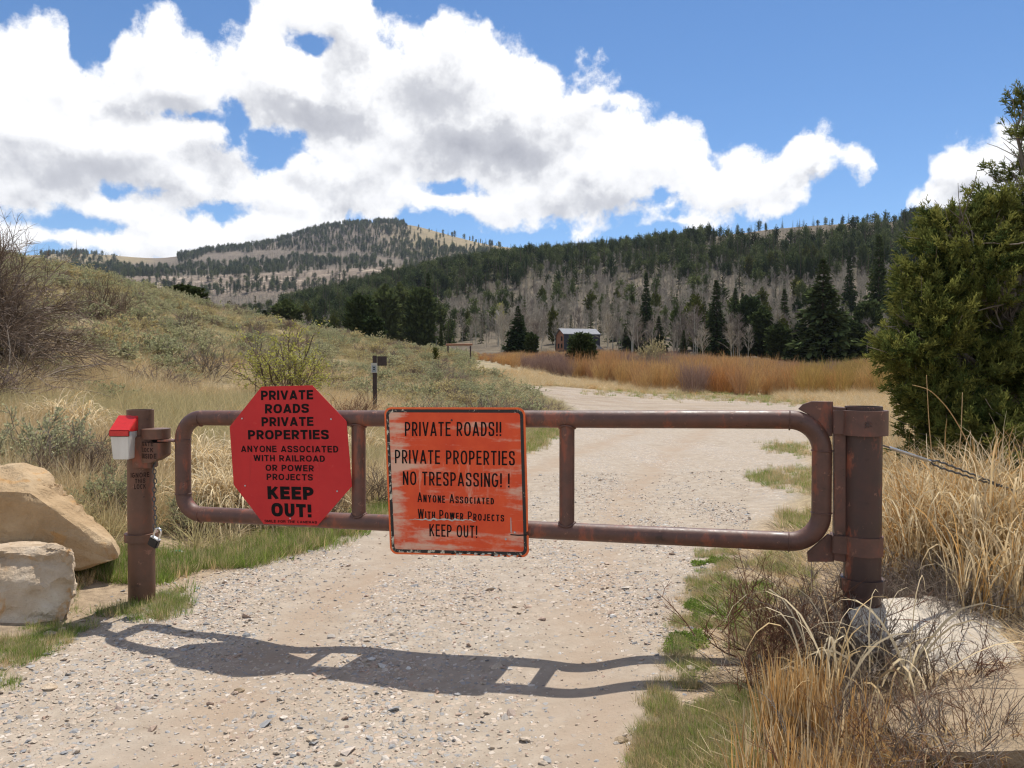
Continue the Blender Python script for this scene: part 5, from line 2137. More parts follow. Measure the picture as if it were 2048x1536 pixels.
# small stones by the left post and on the road
small = [((95, 1270), .05, 'grey flat stone in the grass below the pale block boulder'), ((190, 1148), .04, 'small tan stone between the boulders and the latch post'), ((474, 1363), .028, 'dark grey stone left of the gate shadow on the road'),
         ((785, 1258), .034, 'brown stone above the gate shadow in the middle of the road'), ((620, 1462), .032, 'round tan stone lying alone near the bottom of the road'),
         ((1100, 1506), .03, 'blue grey stone near the bottom edge of the road'), ((1005, 1522), .03, 'white stone beside the bottom edge of the photo'), ((465, 1368), .022, 'small stone beside the dark grey one on the road'),
         ((90, 1372), .04, 'flat pale stone at the left edge of the road'), ((660, 1258), .03, 'tan stone just behind the shadow of the octagonal sign'), ((1245, 1480), .03, 'grey stone at the grassy right edge of the road'),
         ((1530, 1318), .05, 'pale flat stone in the grass right of the gate shadow'), ((1385, 1410), .03, 'small pale stone in the turf at the right verge')]
for i, (p, s, lab) in enumerate(small):
    x, y = ground_at(*p)
    z = float(gz(x, y))
    rg = np.random.default_rng(100 + i)
    pts = sphere_dirs(rg, 16, -1, 1) * np.array([s, s * .8, s * .45]) * rg.uniform(.8, 1.1, (16, 1)) + np.array([x, y, z + s * .15])
    mt_ = [M['rock_block'], M['rock_tan'], M['rock_brown'], M['rock_white']][i % 4]
    rock('loose_stone', pts, M['stone'] if i % 2 else mt_, lab, 40 + i, vox=s * .16, amp=s * .12, strata=0.0, cat='stone', chips=3)


# ------------------------------------------------------------------ roadside furniture far off
def build_marker():
    Y = 17.5
    b = at(751, 805, Y)
    z0 = float(gz(b[0], Y)) - .2
    t = thing('marker_post', (b[0], Y, z0), 'dark brown marker post with small flag-shaped panel in the sagebrush', 'post')

    def rel(px, py, dy=0):
        p = at(px, py, Y + dy)
        return p - np.array([b[0], Y, z0])
    pt = rel(749.5, 711)
    bm_obj('post_board', box_bm(pt[0], 0, pt[2] / 2, .095, .05, pt[2], .005), M['marker_brown'], t)
    a, c = rel(754.5, 712.5, -.05), rel(773.5, 731.5, -.05)
    bm_obj('side_panel', box_bm((a[0] + c[0]) / 2, -.045, (a[2] + c[2]) / 2, c[0] - a[0], .02, a[2] - c[2], .006), M['marker_brown'], t)
    a, c = rel(741.5, 726, -.05), rel(754.5, 745.5, -.05)
    cd = bm_obj('notice_card', box_bm((a[0] + c[0]) / 2, -.040, (a[2] + c[2]) / 2, c[0] - a[0], .012, a[2] - c[2], .002), M['card_white'], t)
    a, c = rel(744, 731, -.05), rel(752, 744, -.05)
    bm_obj('card_print', box_bm((a[0] + c[0]) / 2, -.0475, (a[2] + c[2]) / 2, c[0] - a[0], .002, a[2] - c[2]), M['card_grey'], cd)
    for k in range(2):
        a, c = rel(746.5, 733.5 + 4 * k, -.05), rel(749.5, 736 + 4 * k, -.05)
        bm_obj('card_mark', box_bm((a[0] + c[0]) / 2, -.050, (a[2] + c[2]) / 2, c[0] - a[0], .002, a[2] - c[2]), M['black_print'], cd)


def build_arch():
    Y = 52.0
    b = at(919, 700, Y)
    z0 = float(gz(b[0], Y)) - .3
    t = thing('log_archway', (b[0], Y, z0), 'low timber archway of two posts and an orange crossbeam in the meadow', 'archway')
    for px in (896, 941):
        a = at(px, 692, Y)
        V, q = sweep([(a[0] - b[0], 0, 0), (a[0] - b[0], 0, a[2] - z0)], .055, (0, 1, 0), sides=8)
        obj('upright_log', mesh_np('upright_log', V, None, q, [M['log_dark']], smooth=True), t)
    a, c = at(892, 689.5, Y - .06), at(945, 689, Y - .06)
    V, q = sweep([(a[0] - b[0], -.06, a[2] - z0), (c[0] - b[0], -.06, c[2] - z0)], .07, (0, 1, 0), sides=8)
    obj('crossbeam', mesh_np('crossbeam', V, None, q, [M['log_orange']], smooth=True), t)


def build_cabin():
    Y = 150.0
    b = at(1155, 704, Y)
    z0 = float(gz(b[0], Y))
    zb = at(1155, 701, Y)[2]
    t = thing('cabin', (b[0], Y, zb), 'brown gambrel-roofed cabin among bare aspens at the foot of the forest', 'cabin', rotz=math.radians(16))
    L_, W_ = 7.6, 5.0
    x0, x1 = -L_ / 2, L_ / 2
    prof = [(-W_ / 2, 0), (-W_ / 2 + .18, 3.1), (0, 4.2), (W_ / 2 - .18, 3.1), (W_ / 2, 0)]
    bm = prism(prof, lambda u, v, w: (w, u, v), x0 + .15, x1 - .15)
    bm_obj('wall', bm, M['cabin_wood'], t)
    # side slopes (steep, dark) and pale metal top slopes
    for sg in (-1, 1):
        p = [(sg * (W_ / 2 + .02), 0.05), (sg * (W_ / 2 + .14), 0.05), (sg * (W_ / 2 - .06), 3.12), (sg * (W_ / 2 - .16), 3.12)]
        bm_obj('side_slope', prism(p, lambda u, v, w: (w, u, v), x0, x1), M['cabin_dark'], t)
        p = [(sg * (W_ / 2 - .0), 3.08), (sg * (W_ / 2 - .0), 3.2), (0, 4.36), (0, 4.22)]
        bm_obj('roof', prism(p, lambda u, v, w: (w, u, v), x0 - .15, x1 + .15), M['cabin_metal'], t)
    bm_obj('floor_beam', box_bm(0, 0, -.15, L_ + .1, W_ + .1, .3), M['cabin_dark'], t)
    for k, yy in ((-1, -W_ / 2 + .3), (1, W_ / 2 - .3)):
        for xx in (x0 + .3, 0, x1 - .3):
            bm_obj('stilt', box_bm(xx, yy, -1.2, .22, .22, 2.0), M['log_dark'], t)
    # end wall windows and trims
    for yy, zz in ((-.9, .9), (-.9, 2.3), (.9, .9)):
        w = bm_obj('window', box_bm(x0 + .12, yy, zz, .10, .75, .9), M['log_dark'], t)
        bm_obj('pane', box_bm(x0 + .06, yy, zz, .03, .6, .74), M['glass_dark'], w)
    # porch roof on the near side
    p = [(x1 - 3.6, .25), (x1 + .5, .1), (x1 + .5, .2), (x1 - 1.9, 1.55), (x1 - 2.6, 1.55)]
    bm = prism(p, lambda u, v, w: (u, w, v), -W_ / 2 - .2, -W_ / 2 - 1.1)
    bm_obj('porch_roof', bm, M['cabin_metal'], t)


build_marker()
build_arch()
build_cabin()


def build_litter():
    x, y = ground_at(350, 1112)
    z = float(gz(x, y))
    t = thing('crushed_bottle', (x, y, z), 'crushed clear plastic bottle lying in the green grass behind the latch post', 'litter', rotz=.25)
    prof = [(0, 0), (.022, .002), (.026, .02), (.023, .05), (.027, .08), (.02, .11), (.010, .125), (.010, .14), (0, .14)]
    V, q = lathe(prof, 14)
    V = V + .006 * fbm(V[:, 0] * 60, V[:, 1] * 60, V[:, 2] * 40, seed=3)[:, None]
    V = np.stack([V[:, 2] - .07, V[:, 0], V[:, 1] * .6 + .03], -1)
    obj('bottle_shell', mesh_np('bottle_shell', V, None, q, [M['litter_white']]), t)
    V, q = lathe([(.0285, .03), (.0285, .075)], 14)
    V = np.stack([V[:, 2] - .04, V[:, 0], V[:, 1] * .62 + .031], -1)
    obj('label', mesh_np('label', V, None, q, [M['litter_green']]), t)


build_litter()

# ------------------------------------------------------------------ vegetation
def mk(g, name, mats, **k):
    return g.mesh(name, mats, **k)


def pxy(X, Y):
    Z = gz(X, Y)
    px, py = project(X, Y, Z)
    return px, py, Z


def hills_hide(X, Y):
    """True where the bare ground in front hides a point (tree of 10 m)"""
    return None


# --- prototypes
def conifer_meshes(prefix, specs, seed):
    out = []
    for i, sp in enumerate(specs):
        rg = np.random.default_rng(seed + i)
        mat = sp.pop('mat', 'needle')
        g, tr = conifer_geo(rg, **sp)
        out.append((g, tr, mat))
    return out


hi_specs = [dict(h=10, rad=2.6, whorls=46, per=14, frond=11, shape='spruce', mat='needle_dark'),
            dict(h=10, rad=1.9, whorls=46, per=14, frond=12, shape='spruce', mat='needle_dark'),
            dict(h=10, rad=2.3, whorls=40, per=13, frond=12, shape='pine', mat='needle'),
            dict(h=10, rad=3.0, whorls=40, per=15, frond=12, shape='round', mat='needle_dark')]
mid_specs = [dict(h=10, rad=2.0, whorls=26, per=10, frond=7, shape='spruce', mat='needle'), dict(h=10, rad=1.7, whorls=28, per=9, frond=7, shape='spruce', mat='needle_dark'),
             dict(h=10, rad=2.4, whorls=22, per=10, frond=8, shape='pine', mat='needle'), dict(h=10, rad=2.1, whorls=22, per=9, frond=8, shape='pine', mat='needle_olive'),
             dict(h=10, rad=1.5, whorls=24, per=8, frond=7, shape='spruce', mat='needle')]
low_specs = [dict(h=10, rad=2.0, whorls=14, per=7, frond=4, shape='spruce', mat='needle'), dict(h=10, rad=2.4, whorls=13, per=8, frond=4, shape='pine', mat='needle'),
             dict(h=10, rad=1.7, whorls=14, per=7, frond=4, shape='spruce', mat='needle_dark'), dict(h=10, rad=2.5, whorls=12, per=8, frond=4, shape='pine', mat='needle')]
HI = [(mk(g, 'crown', [M[m_]]), mk(t, 'trunk', [M['bark']])) for g, t, m_ in conifer_meshes('h', hi_specs, 300)]
MID = [(mk(g, 'crown', [M[m_]]), mk(t, 'trunk', [M['bark']])) for g, t, m_ in conifer_meshes('m', mid_specs, 320)]
LOWM = []
for g, tr, m_ in conifer_meshes('l', low_specs, 340):
    g.add(np.concatenate(tr.V), quads=np.concatenate(tr.Q), m=1)
    LOWM.append(mk(g, 'far_conifer', [M[m_], M['bark']]))
LOWC = proto_set('far_conifer', LOWM)

ASP = []
for i in range(4):
    tw, tr = aspen_geo(np.random.default_rng(360 + i), nb=36, per=13, spread=(.38, .30, .42, .34)[i])
    ASP.append((mk(tw, 'crown', [M['aspen_twig']]), mk(tr, 'trunk', [M['aspen_bark']])))
ASPL = []
for i in range(4):
    tw, tr = aspen_geo(np.random.default_rng(380 + i), nb=26, per=11, spread=(.38, .30, .42, .34)[i])
    tw.add(np.concatenate(tr.V), quads=np.concatenate(tr.Q), m=1)
    ASPL.append(mk(tw, 'far_aspen', [M['aspen_twig'], M['aspen_bark']]))
ASPC = proto_set('far_aspen', ASPL)


def place_tree(name, pair, x, y, h, rz, label, group=None, cat='tree', wide=1.0, sink=.0, cmat=None):
    z = float(gz(x, y)) - sink
    t = thing(name, (x, y, z), label, cat, group, rotz=rz)
    for nm, me in zip(('crown', 'trunk'), pair):
        o = obj(nm, me, t)
        o.scale = (h / 10 * wide, h / 10 * wide, h / 10)
    return t


# --- the conifers one can point at
def hero(pxc, top, Y, proto, wpx, label, name='conifer_tree', dy=0, pair=None, base_h=10.0, r0=None):
    x = (pxc - 1024) / F * Y
    z = float(gz(x, Y))
    ztop = at(pxc, top, Y)[2]
    h = max(ztop - z, .5)
    rad = {0: 2.6, 1: 1.9, 2: 2.3, 3: 3.0}[proto]
    wide = 1.3 * (wpx / 2 / F * Y) / (rad * h / 10)
    return place_tree(name, HI[proto], x, Y, h, pxc * .37, label, wide=wide)


hero(1645, 518, 108, 0, 112, 'tallest broad dark spruce rising behind the orange willows on the right')
hero(1036, 612, 112, 0, 52, 'dark spruce with spread lower boughs left of the cabin, above the willows')
hero(1045, 630, 113.5, 1, 28, 'narrow second spruce top just right of the spread dark spruce')
hero(1063, 664, 108, 2, 26, 'small bushy pine at the right foot of the dark spruce left of the cabin')
hero(1163, 671, 60, 3, 56, 'squat dark juniper standing in the willows in front of the cabin')
hero(1292, 545, 152, 1, 34, 'tall slim dark spruce right of the cabin, taller of the close pair')
hero(1264, 590, 148, 1, 42, 'dark spruce right of the cabin, lower and left of the close pair')
hero(1317, 632, 140, 1, 32, 'small dark spruce behind the round olive tree')
hero(722, 596, 112, 3, 62, 'broad dark conifer at the left end of the valley trees')
hero(748, 628, 109, 2, 44, 'lighter green conifer leaning on the broad dark one at left')
hero(698, 650, 118, 1, 20, 'thin dark conifer left of the broad dark one')
hero(772, 570, 165, 2, 50, 'dark olive conifer behind, right of the broad dark pair')
hero(800, 566, 185, 2, 44, 'olive topped conifer in the dark clump above the grey aspens')
hero(842, 583, 160, 3, 60, 'round crowned blue green conifer in the clump above the grey aspens')
hero(857, 545, 190, 1, 34, 'tallest dark narrow conifer above the grey aspens at centre left')
hero(882, 645, 128, 1, 16, 'thin pointed little spruce in front of the grey aspens')
hero(1432, 560, 128, 1, 52, 'tall slim green conifer at the left end of the row behind the willows')
hero(1470, 575, 138, 1, 34, 'narrow pointed conifer second in the row behind the willows')
hero(1500, 600, 130, 3, 52, 'dark full conifer third in the row behind the willows')
hero(1484, 585, 150, 1, 26, 'needle-thin conifer spire between the second and third of the row')
hero(1524, 615, 126, 2, 54, 'light green bushy conifer in the middle of the row behind the willows')
hero(1568, 578, 150, 1, 40, 'dark conifer left of the tallest broad spruce, standing further back')
hero(1555, 645, 118, 2, 46, 'olive young conifer left of the tallest broad spruce')
hero(1580, 668, 112, 1, 26, 'small dark spruce at the left foot of the tallest broad spruce')
hero(1600, 640, 120, 2, 34, 'green conifer touching the left side of the tallest broad spruce')
hero(1697, 512, 210, 1, 34, 'small dark spruce high in the aspens right of the tallest spruce')
hero(1756, 470, 150, 1, 60, 'tall dark spruce just left of the near juniper')
hero(1790, 500, 160, 1, 50, 'dark spruce half hidden behind the near juniper')
hero(1367, 660, 125, 1, 20, 'small young spruce at the foot of the aspens right of the round olive tree')
hero(1700, 640, 118, 2, 60, 'dull green conifer low between the tallest spruce and the near juniper')
hero(1735, 610, 124, 3, 60, 'dark conifer low beside the near juniper')
hero(372, 574, 58, 3, 76, 'olive dark juniper alone on the crest of the left slope', name='juniper')
hero(530, 620, 120, 1, 44, 'dark conifer just behind the crest, left of the yellow leaved shrub')
hero(572, 600, 135, 2, 60, 'olive dark conifer behind the yellow leaved shrub')
hero(640, 640, 140, 2, 50, 'dull green conifer behind the crest between shrub and valley trees')


# --- mass forest on the right hill, and the belts on the far hill
def sample_trees():
    rg = np.random.default_rng(11)
    X, Y = sample_polar(rg, 60000, -0.45, 0.85, 112, 860)
    k = thin(X, Y, 6.0)
    X, Y = X[k], Y[k]
    px, py, Z = pxy(X, Y)
    pr = forest(px, py, Y)
    keep = rg.uniform(0, 1, len(X)) < pr
    # keep the cabin, willows and meadow free
    keep &= ~((np.abs(X - 13) < 9) & (Y > 120) & (Y < 158))
    keep &= ~((px < 1000) & (py > 690))
    keep &= Y > np.where(px > 1000, 118, 150)
    near = np.stack([X, Y, Z, px, py], -1)[keep]
    X, Y = sample_polar(rg, 110000, -0.72, 0.06, 1080, 2420)
    k = thin(X, Y, 9.0)
    X, Y = X[k], Y[k]
    px, py, Z = pxy(X, Y)
    keep = rg.uniform(0, 1, len(X)) < forest(px, py, Y)
    far = np.stack([X, Y, Z, px, py], -1)[keep]
    return near, far


NEAR_T, FAR_T = sample_trees()
rg = np.random.default_rng(12)
hN = (6.0 + 10.5 * rg.beta(2.0, 2.0, len(NEAR_T))) * np.where(NEAR_T[:, 1] > 560, .80, 1.0)
hN *= np.where(forest(NEAR_T[:, 3], NEAR_T[:, 4], NEAR_T[:, 1]) < .6, .78, 1)
hF = 7 + 14 * rg.beta(1.8, 2.2, len(FAR_T))
inview = (NEAR_T[:, 3] > -20) & (NEAR_T[:, 3] < 2070)
order = np.argsort(-(hN / NEAR_T[:, 1]) * inview)
pick = order[:262]
rest = np.setdiff1d(np.arange(len(NEAR_T)), pick)
WHERE = [(620, 'behind the left slope crest'), (700, 'left of the broad dark pair'), (790, 'above the broad dark pair'), (900, 'above the centre left clump'),
         (990, 'above the log archway'), (1090, 'above the spread dark spruce'), (1220, 'above the cabin'), (1340, 'above the slim spruce pair'), (1450, 'right of round olive tree'),
         (1580, 'above the willow-edge row'), (1720, 'behind the tallest broad spruce'), (9999, 'beside and behind the near juniper')]


def where(px):
    return [w_ for lim, w_ in WHERE if px < lim][0]


def third(py, lo, hi):
    return 'low slope ' if py > hi else ('mid slope ' if py > lo else 'high slope ')


for j in pick:
    x, y, z, px_, py_ = NEAR_T[j]
    i = rg.integers(0, len(MID))
    place_tree('conifer_tree', MID[i], float(x), float(y), float(hN[j]), float(rg.uniform(0, 6.28)),
               ('tall ' if hN[j] > 11 else ('' if hN[j] > 8 else 'small ')) + ['spruce', 'slim dark spruce', 'bushy pine', 'olive green pine', 'narrow spruce'][i] + ' ' + third(py_, 625, 668) + where(px_), 'conifers on the lower forested hillside', wide=float(rg.uniform(.85, 1.25)))
P = np.concatenate([NEAR_T[rest, :3], FAR_T[:, :3]])
H = np.concatenate([hN[rest], hF])
S = np.stack([H / 10 * rg.uniform(.9, 1.7, len(H))] * 2 + [H / 10], -1)
print('mass conifers', len(P))
o = scatter('conifer_forest', LOWC, P, rg.uniform(0, 6.28, len(P)), S, rg.integers(0, 4, len(P)))
tag(o, 'dense dark conifer forest covering the upper hillside and far hill belts', 'forest')

# --- bare aspens
X, Y = sample_polar(rg, 40000, -0.42, 0.80, 112, 520)
k = thin(X, Y, 3.6)
X, Y = X[k], Y[k]
px, py, Z = pxy(X, Y)
pa = np.clip(1.0 - 1.05 * forest(px, py, Y), 0, 1) * 0.85
pa *= .18 + .82 * sstep(vnoise(px / 34, py / 13, seed=77) + .5 * vnoise(px / 13, py / 7, seed=78), -.42, -.05)
keep = (rg.uniform(0, 1, len(X)) < pa) & ~((np.abs(X - 13) < 7) & (Y > 118) & (Y < 156)) & ~((px < 1000) & (py > 695)) & (Y > np.where(px > 1000, 116, 128))
AT = np.stack([X, Y, Z, px, py], -1)[keep]
hA = (3.2 + 6.5 * rg.beta(2, 2.4, len(AT))) * np.where(AT[:, 3] < 1000, .85, 1)
# pale strips of aspen on the far hill
X, Y = sample_polar(rg, 60000, -0.62, 0.0, 900, 2350)
k = thin(X, Y, 8)
X, Y = X[k], Y[k]
px, py, Z = pxy(X, Y)
strips = inpoly(px, py, [(345, 528), (560, 505), (640, 480), (760, 478), (860, 500), (800, 522), (600, 520), (470, 532), (300, 534)]) | inpoly(px, py, [(360, 600), (520, 588), (700, 570), (700, 600), (560, 625), (360, 625)])
keep = strips & (rg.uniform(0, 1, len(X)) < .75)
FA = np.stack([X, Y, Z, px, py], -1)[keep]
order = np.argsort(-(hA / AT[:, 1]) * ((AT[:, 3] > -20) & (AT[:, 3] < 2070)))
pick = order[:290]
rest = np.setdiff1d(np.arange(len(AT)), pick)
for j in pick:
    x, y, z, px_q, py_q = AT[j]
    i = rg.integers(0, 4)
    place_tree('aspen_tree', ASP[i], float(x), float(y), float(hA[j] * 1.25), float(rg.uniform(0, 6.28)),
               ('tall ' if hA[j] > 6.6 else ('' if hA[j] > 5 else 'low ')) + ['spreading', 'slender', 'broad', 'upright'][i] + ' bare grey aspen ' + third(py_q, 670, 690) + where(px_q), 'bare aspens at the foot of the forest', wide=float(rg.uniform(.9, 1.5)))
P = np.concatenate([AT[rest, :3], FA[:, :3]])
H = np.concatenate([hA[rest] * 1.25, rg.uniform(6, 10, len(FA))])
print('mass aspens', len(P))
o = scatter('aspen_grove', ASPC, P, rg.uniform(0, 6.28, len(P)), np.stack([H / 10 * rg.uniform(.9, 1.4, len(H))] * 2 + [H / 10], -1), rg.integers(0, 4, len(P)))
tag(o, 'bare greyish aspen woodland filling the slope below the conifers', 'woodland')

# a budding yellow-green aspen and the round olive tree
tw, tr = aspen_geo(np.random.default_rng(391), nb=40, per=12, spread=.36, leaf=7)
bud = (mk(tw, 'crown', [M['aspen_twig'], M['yellow_leaf']]), mk(tr, 'trunk', [M['aspen_bark']]))
for pxc, top, Y, lab in ((1001, 580, 230, 'small yellow green leafing tree among grey aspens above the dark spruce'), (1598, 520, 260, 'pale yellow green leafing tree up left of the tallest broad spruce'),
                         (1868, 520, 240, 'yellow green leafing tree high behind the near juniper')):
    x = (pxc - 1024) / F * Y
    h = at(pxc, top, Y)[2] - float(gz(x, Y))
    place_tree('budding_tree', bud, x, Y, min(h, 12), 1.0, lab, wide=1.1)
rg2 = np.random.default_rng(392)
g = twiggy(rg2, 26, 1.3, [(6, .8, (.3, .8)), (5, .45, (.3, .9))], r0=.03, zmin=.35, spread=.12, grav=.06, leaf=(8, .10))
olive = mk(g, 'crown', [M['twig_grey'], M['grass_olive']])
x, Y = (1308 - 1024) / F * 60, 60
t = thing('round_tree', (x, Y, float(gz(x, Y))), 'round olive green budding tree at the back edge of the willows', 'tree')
o = obj('crown', olive, t)
o.scale = (.92, .92, 1.5)
V, q = tubes(np.array([[[0, 0, -.2], [0, 0, .5], [.05, 0, 1.2]]]), np.array([[.12, .10, .06]]), 6)
obj('trunk', mesh_np('trunk', V, None, q, [M['bark']]), t)
o.location = (0, 0, .45)
# small yellow green bushes
for pxc, top, Y, w, lab in ((871, 697, 44, 26, 'small yellow green conical bush in the sagebrush left of the archway'), (757, 688, 56, 26, 'tiny ochre bush beside the broad dark conifer'),
                            (1080, 718, 50, 1, None)):
    if lab is None:
        continue
    x = (pxc - 1024) / F * Y
    z = float(gz(x, Y))
    h = at(pxc, top, Y)[2] - z
    t = thing('small_bush', (x, Y, z), lab, 'bush')
    g_, t_ = conifer_geo(np.random.default_rng(int(pxc)), h=h, rad=w / 2 / F * Y, whorls=14, per=9, frond=8, shape='round')
    obj('crown', mk(g_, 'crown', [M['needle_olive' if pxc > 800 else 'rabbit_leaf']]), t)
    obj('trunk', mk(t_, 'trunk', [M['bark']]), t)

# fallen bleached logs on the wooded slope
for i, (a_, b_, Y, lab) in enumerate([((1731, 628), (1757, 606), 190, 'bleached fallen log on the wooded slope left of the near juniper'), ((993, 622), (998, 633), 200, 'short white stump among the grey aspens above the archway')]):
    p0, p1 = at(*a_, Y), at(*b_, Y)
    g0, g1 = float(gz(p0[0], Y)), float(gz(p1[0], Y + 3))
    P0, P1 = np.array([p0[0], Y, max(g0 + .3, p0[2])]), np.array([p1[0], Y + 1, max(g1 + .2, p1[2])])
    V, q = sweep([P0, (P0 + P1) / 2, P1], [.28, .25, .15], (0, 1, 0.1), sides=8)
    o = obj('fallen_log', mesh_np('fallen_log', V - P0, None, q, [M['bleached_log']], smooth=True))
    o.location = P0
    tag(o, lab, 'log')

# --- willow thicket
WL = []
for i, m_ in enumerate(('willow_orange', 'willow_orange', 'willow_orange', 'willow_purple', 'willow_olive')):
    WL.append(mk(willow_geo(np.random.default_rng(400 + i), 2.2, 110), 'willow', [M[m_]]))
WC = proto_set('willow', WL)
X, Y = sample_polar(rg, 30000, -0.06, 0.62, 36, 112)
k = thin(X, Y, .85)
X, Y = X[k], Y[k]
px, py, Z = pxy(X, Y)
front = np.interp(px, [930, 1000, 1060, 1150, 1230, 1300, 1450, 1550, 1620, 1700, 1800, 1950], [63, 60, 56, 54, 50, 46, 43, 41, 41, 39, 38, 37])
keep = (Y > front + 3 * vnoise(px / 30, px * 0, seed=8)) & (px > 930 + 30 * vnoise(Y / 4, Y * 0, seed=9)) & (px < 1900) & (road_sd(X, Y) < -1.0)
keep &= rg.uniform(0, 1, len(X)) < .8
X, Y, Z, px = X[keep], Y[keep], Z[keep], px[keep]
sz = np.interp(px, [930, 1000, 1150, 1300, 1450, 1600, 1750, 1900], [.62, .85, .98, .95, 1.0, 1.02, 1.15, 1.2]) * (.60 + .55 * rg.beta(2, 1.6, len(X))) * (1 + .22 * vnoise(X / 3.0, Y / 3.0, seed=33))
toprow = np.interp(px, [930, 1000, 1100, 1200, 1340, 1450, 1515, 1650, 1735, 1800, 1900], [716, 708, 706, 704, 708, 716, 722, 728, 722, 718, 712]) + 5 * vnoise(px / 22, Y / 9, seed=34)
hmax = (740 - toprow) / F * Y + CAMZ - Z
sz = np.clip(np.minimum(sz * rg.uniform(.8, 1.15, len(X)), hmax / 2.35 * rg.uniform(.62, 1.08, len(X))), .2, 1.3)
pn = vnoise(X / 3.5, Y / 6, seed=31)
idx = np.where(pn > .45, 3, rg.integers(0, 3, len(X)))
idx = np.where((px > 1600) & (rg.uniform(0, 1, len(X)) < .65), 4, idx)
purple = (np.abs(px - 1095) < 55) & (Y < 63)
idx = np.where(purple, 3, idx)
print('willows', len(X))
o = scatter('willow_thicket', WC, np.stack([X, Y, Z], -1), rg.uniform(0, 6.28, len(X)), sz * 1.05, idx)
tag(o, 'thicket of bare orange and purple willow stems across the valley floor', 'thicket')

# --- sagebrush and rabbitbrush
SG = []
for i in range(3):
    g = twiggy(np.random.default_rng(420 + i), 16, .34, [(4, .20, (.3, .9)), (3, .11, (.3, .9))], r0=.009, zmin=.15, spread=.05, leaf=(16, .028))
    SG.append(g)
SGM = [mk(g, 'sagebrush', [M['twig_grey'], M['sage_leaf']]) for g in SG]
g = twiggy(np.random.default_rng(430), 26, .38, [(4, .18, (.2, .6)), (2, .10, (.2, .7))], r0=.006, zmin=.35, spread=.06, leaf=(7, .035))
RBM = [mk(g, 'rabbitbrush', [M['twig_grey'], M['rabbit_leaf']])]
g = twiggy(np.random.default_rng(431), 22, .36, [(5, .22, (.3, .9)), (4, .12, (.3, .9))], r0=.008, zmin=.2, spread=.05)
DTM = [mk(g, 'bare_brush', [M['twig_purple']])]
BUSH = SGM + RBM + DTM
BC = proto_set('slope_bush', BUSH)

X, Y = sample_polar(rg, 16000, -0.95, 0.06, 7.0, 92)
k = thin(X, Y, .82)
X, Y = X[k], Y[k]
px, py, Z = pxy(X, Y)
dens = np.interp(Y, [7, 10, 16, 30, 90], [.14, .30, .46, .52, .60])
dens *= np.where(vnoise(X / 3, Y / 3, seed=50) > -.2, 1, .35)
keep = (rg.uniform(0, 1, len(X)) < dens) & (road_sd(X, Y) < -.9) & ~((px > 940) & (Y > 42)) & ~((py > 800) & (px > 330) & (px < 720)) & ~inpoly(px, py, [(1030, 850), (1180, 830), (1180, 920), (1000, 940)])
SB = np.stack([X, Y, Z, px, py], -1)[keep]
sS = rg.uniform(.75, 1.7, len(SB)) * np.interp(SB[:, 1], [7, 14, 40], [.9, 1.05, 1.2])
bi = rg.choice(5, len(SB), p=[.23, .21, .18, .26, .12])
order = np.argsort(-(sS / SB[:, 1]) * ((SB[:, 3] > -30) & (SB[:, 4] > 400)))
pick = order[:270]
rest = np.setdiff1d(np.arange(len(SB)), pick)
names = ['sagebrush'] * 3 + ['rabbitbrush', 'bare_brush']
labs = ['grey green sagebrush bush on the grassy left slope'] * 3 + ['ochre yellow rabbitbrush on the grassy left slope', 'bare greyish twig bush on the grassy left slope']
grps = ['sagebrush on the left slope'] * 3 + ['rabbitbrush on the left slope', 'bare bushes on the left slope']
for j in pick:
    i = int(bi[j])
    o = obj(names[i], BUSH[i])
    o.location = SB[j, :3]
    o.rotation_euler = (0, 0, float(rg.uniform(0, 6.28)))
    s = float(sS[j])
    o.scale = (s * rg.uniform(.9, 1.3), s * rg.uniform(.9, 1.3), s * rg.uniform(.7, 1.0))
    pq, yq = SB[j, 3], SB[j, 4]
    wh = 'by the dead shrub' if pq < 150 else ('far left' if pq < 280 else ('above the gate corner' if pq < 460 else ('behind the octagonal sign' if pq < 700 else
         ('around the marker post' if pq < 800 else ('above the orange sign' if pq < 1060 else 'where the road bends'))))
    )
    bd = 'near the slope crest ' if yq < 640 else ('midway up the slope ' if yq < 720 else ('on the lower slope ' if yq < 800 else 'at the slope foot '))
    tag(o, ('large ' if s > 1.25 else ('' if s > .95 else 'small ')) + ['rounded sagebrush', 'spreading sagebrush', 'grey green sagebrush', 'ochre rabbitbrush', 'bare twig bush'][i] + ' ' + bd + wh, 'bush', grps[i])
print('slope bushes', len(SB))
o = scatter('distant_sagebrush', BC, SB[rest, :3], rg.uniform(0, 6.28, len(rest)), np.stack([sS[rest] * 1.15, sS[rest] * 1.15, sS[rest] * .85], -1), bi[rest])
tag(o, 'sagebrush and low scrub covering the far part of the left slope', 'scrub')

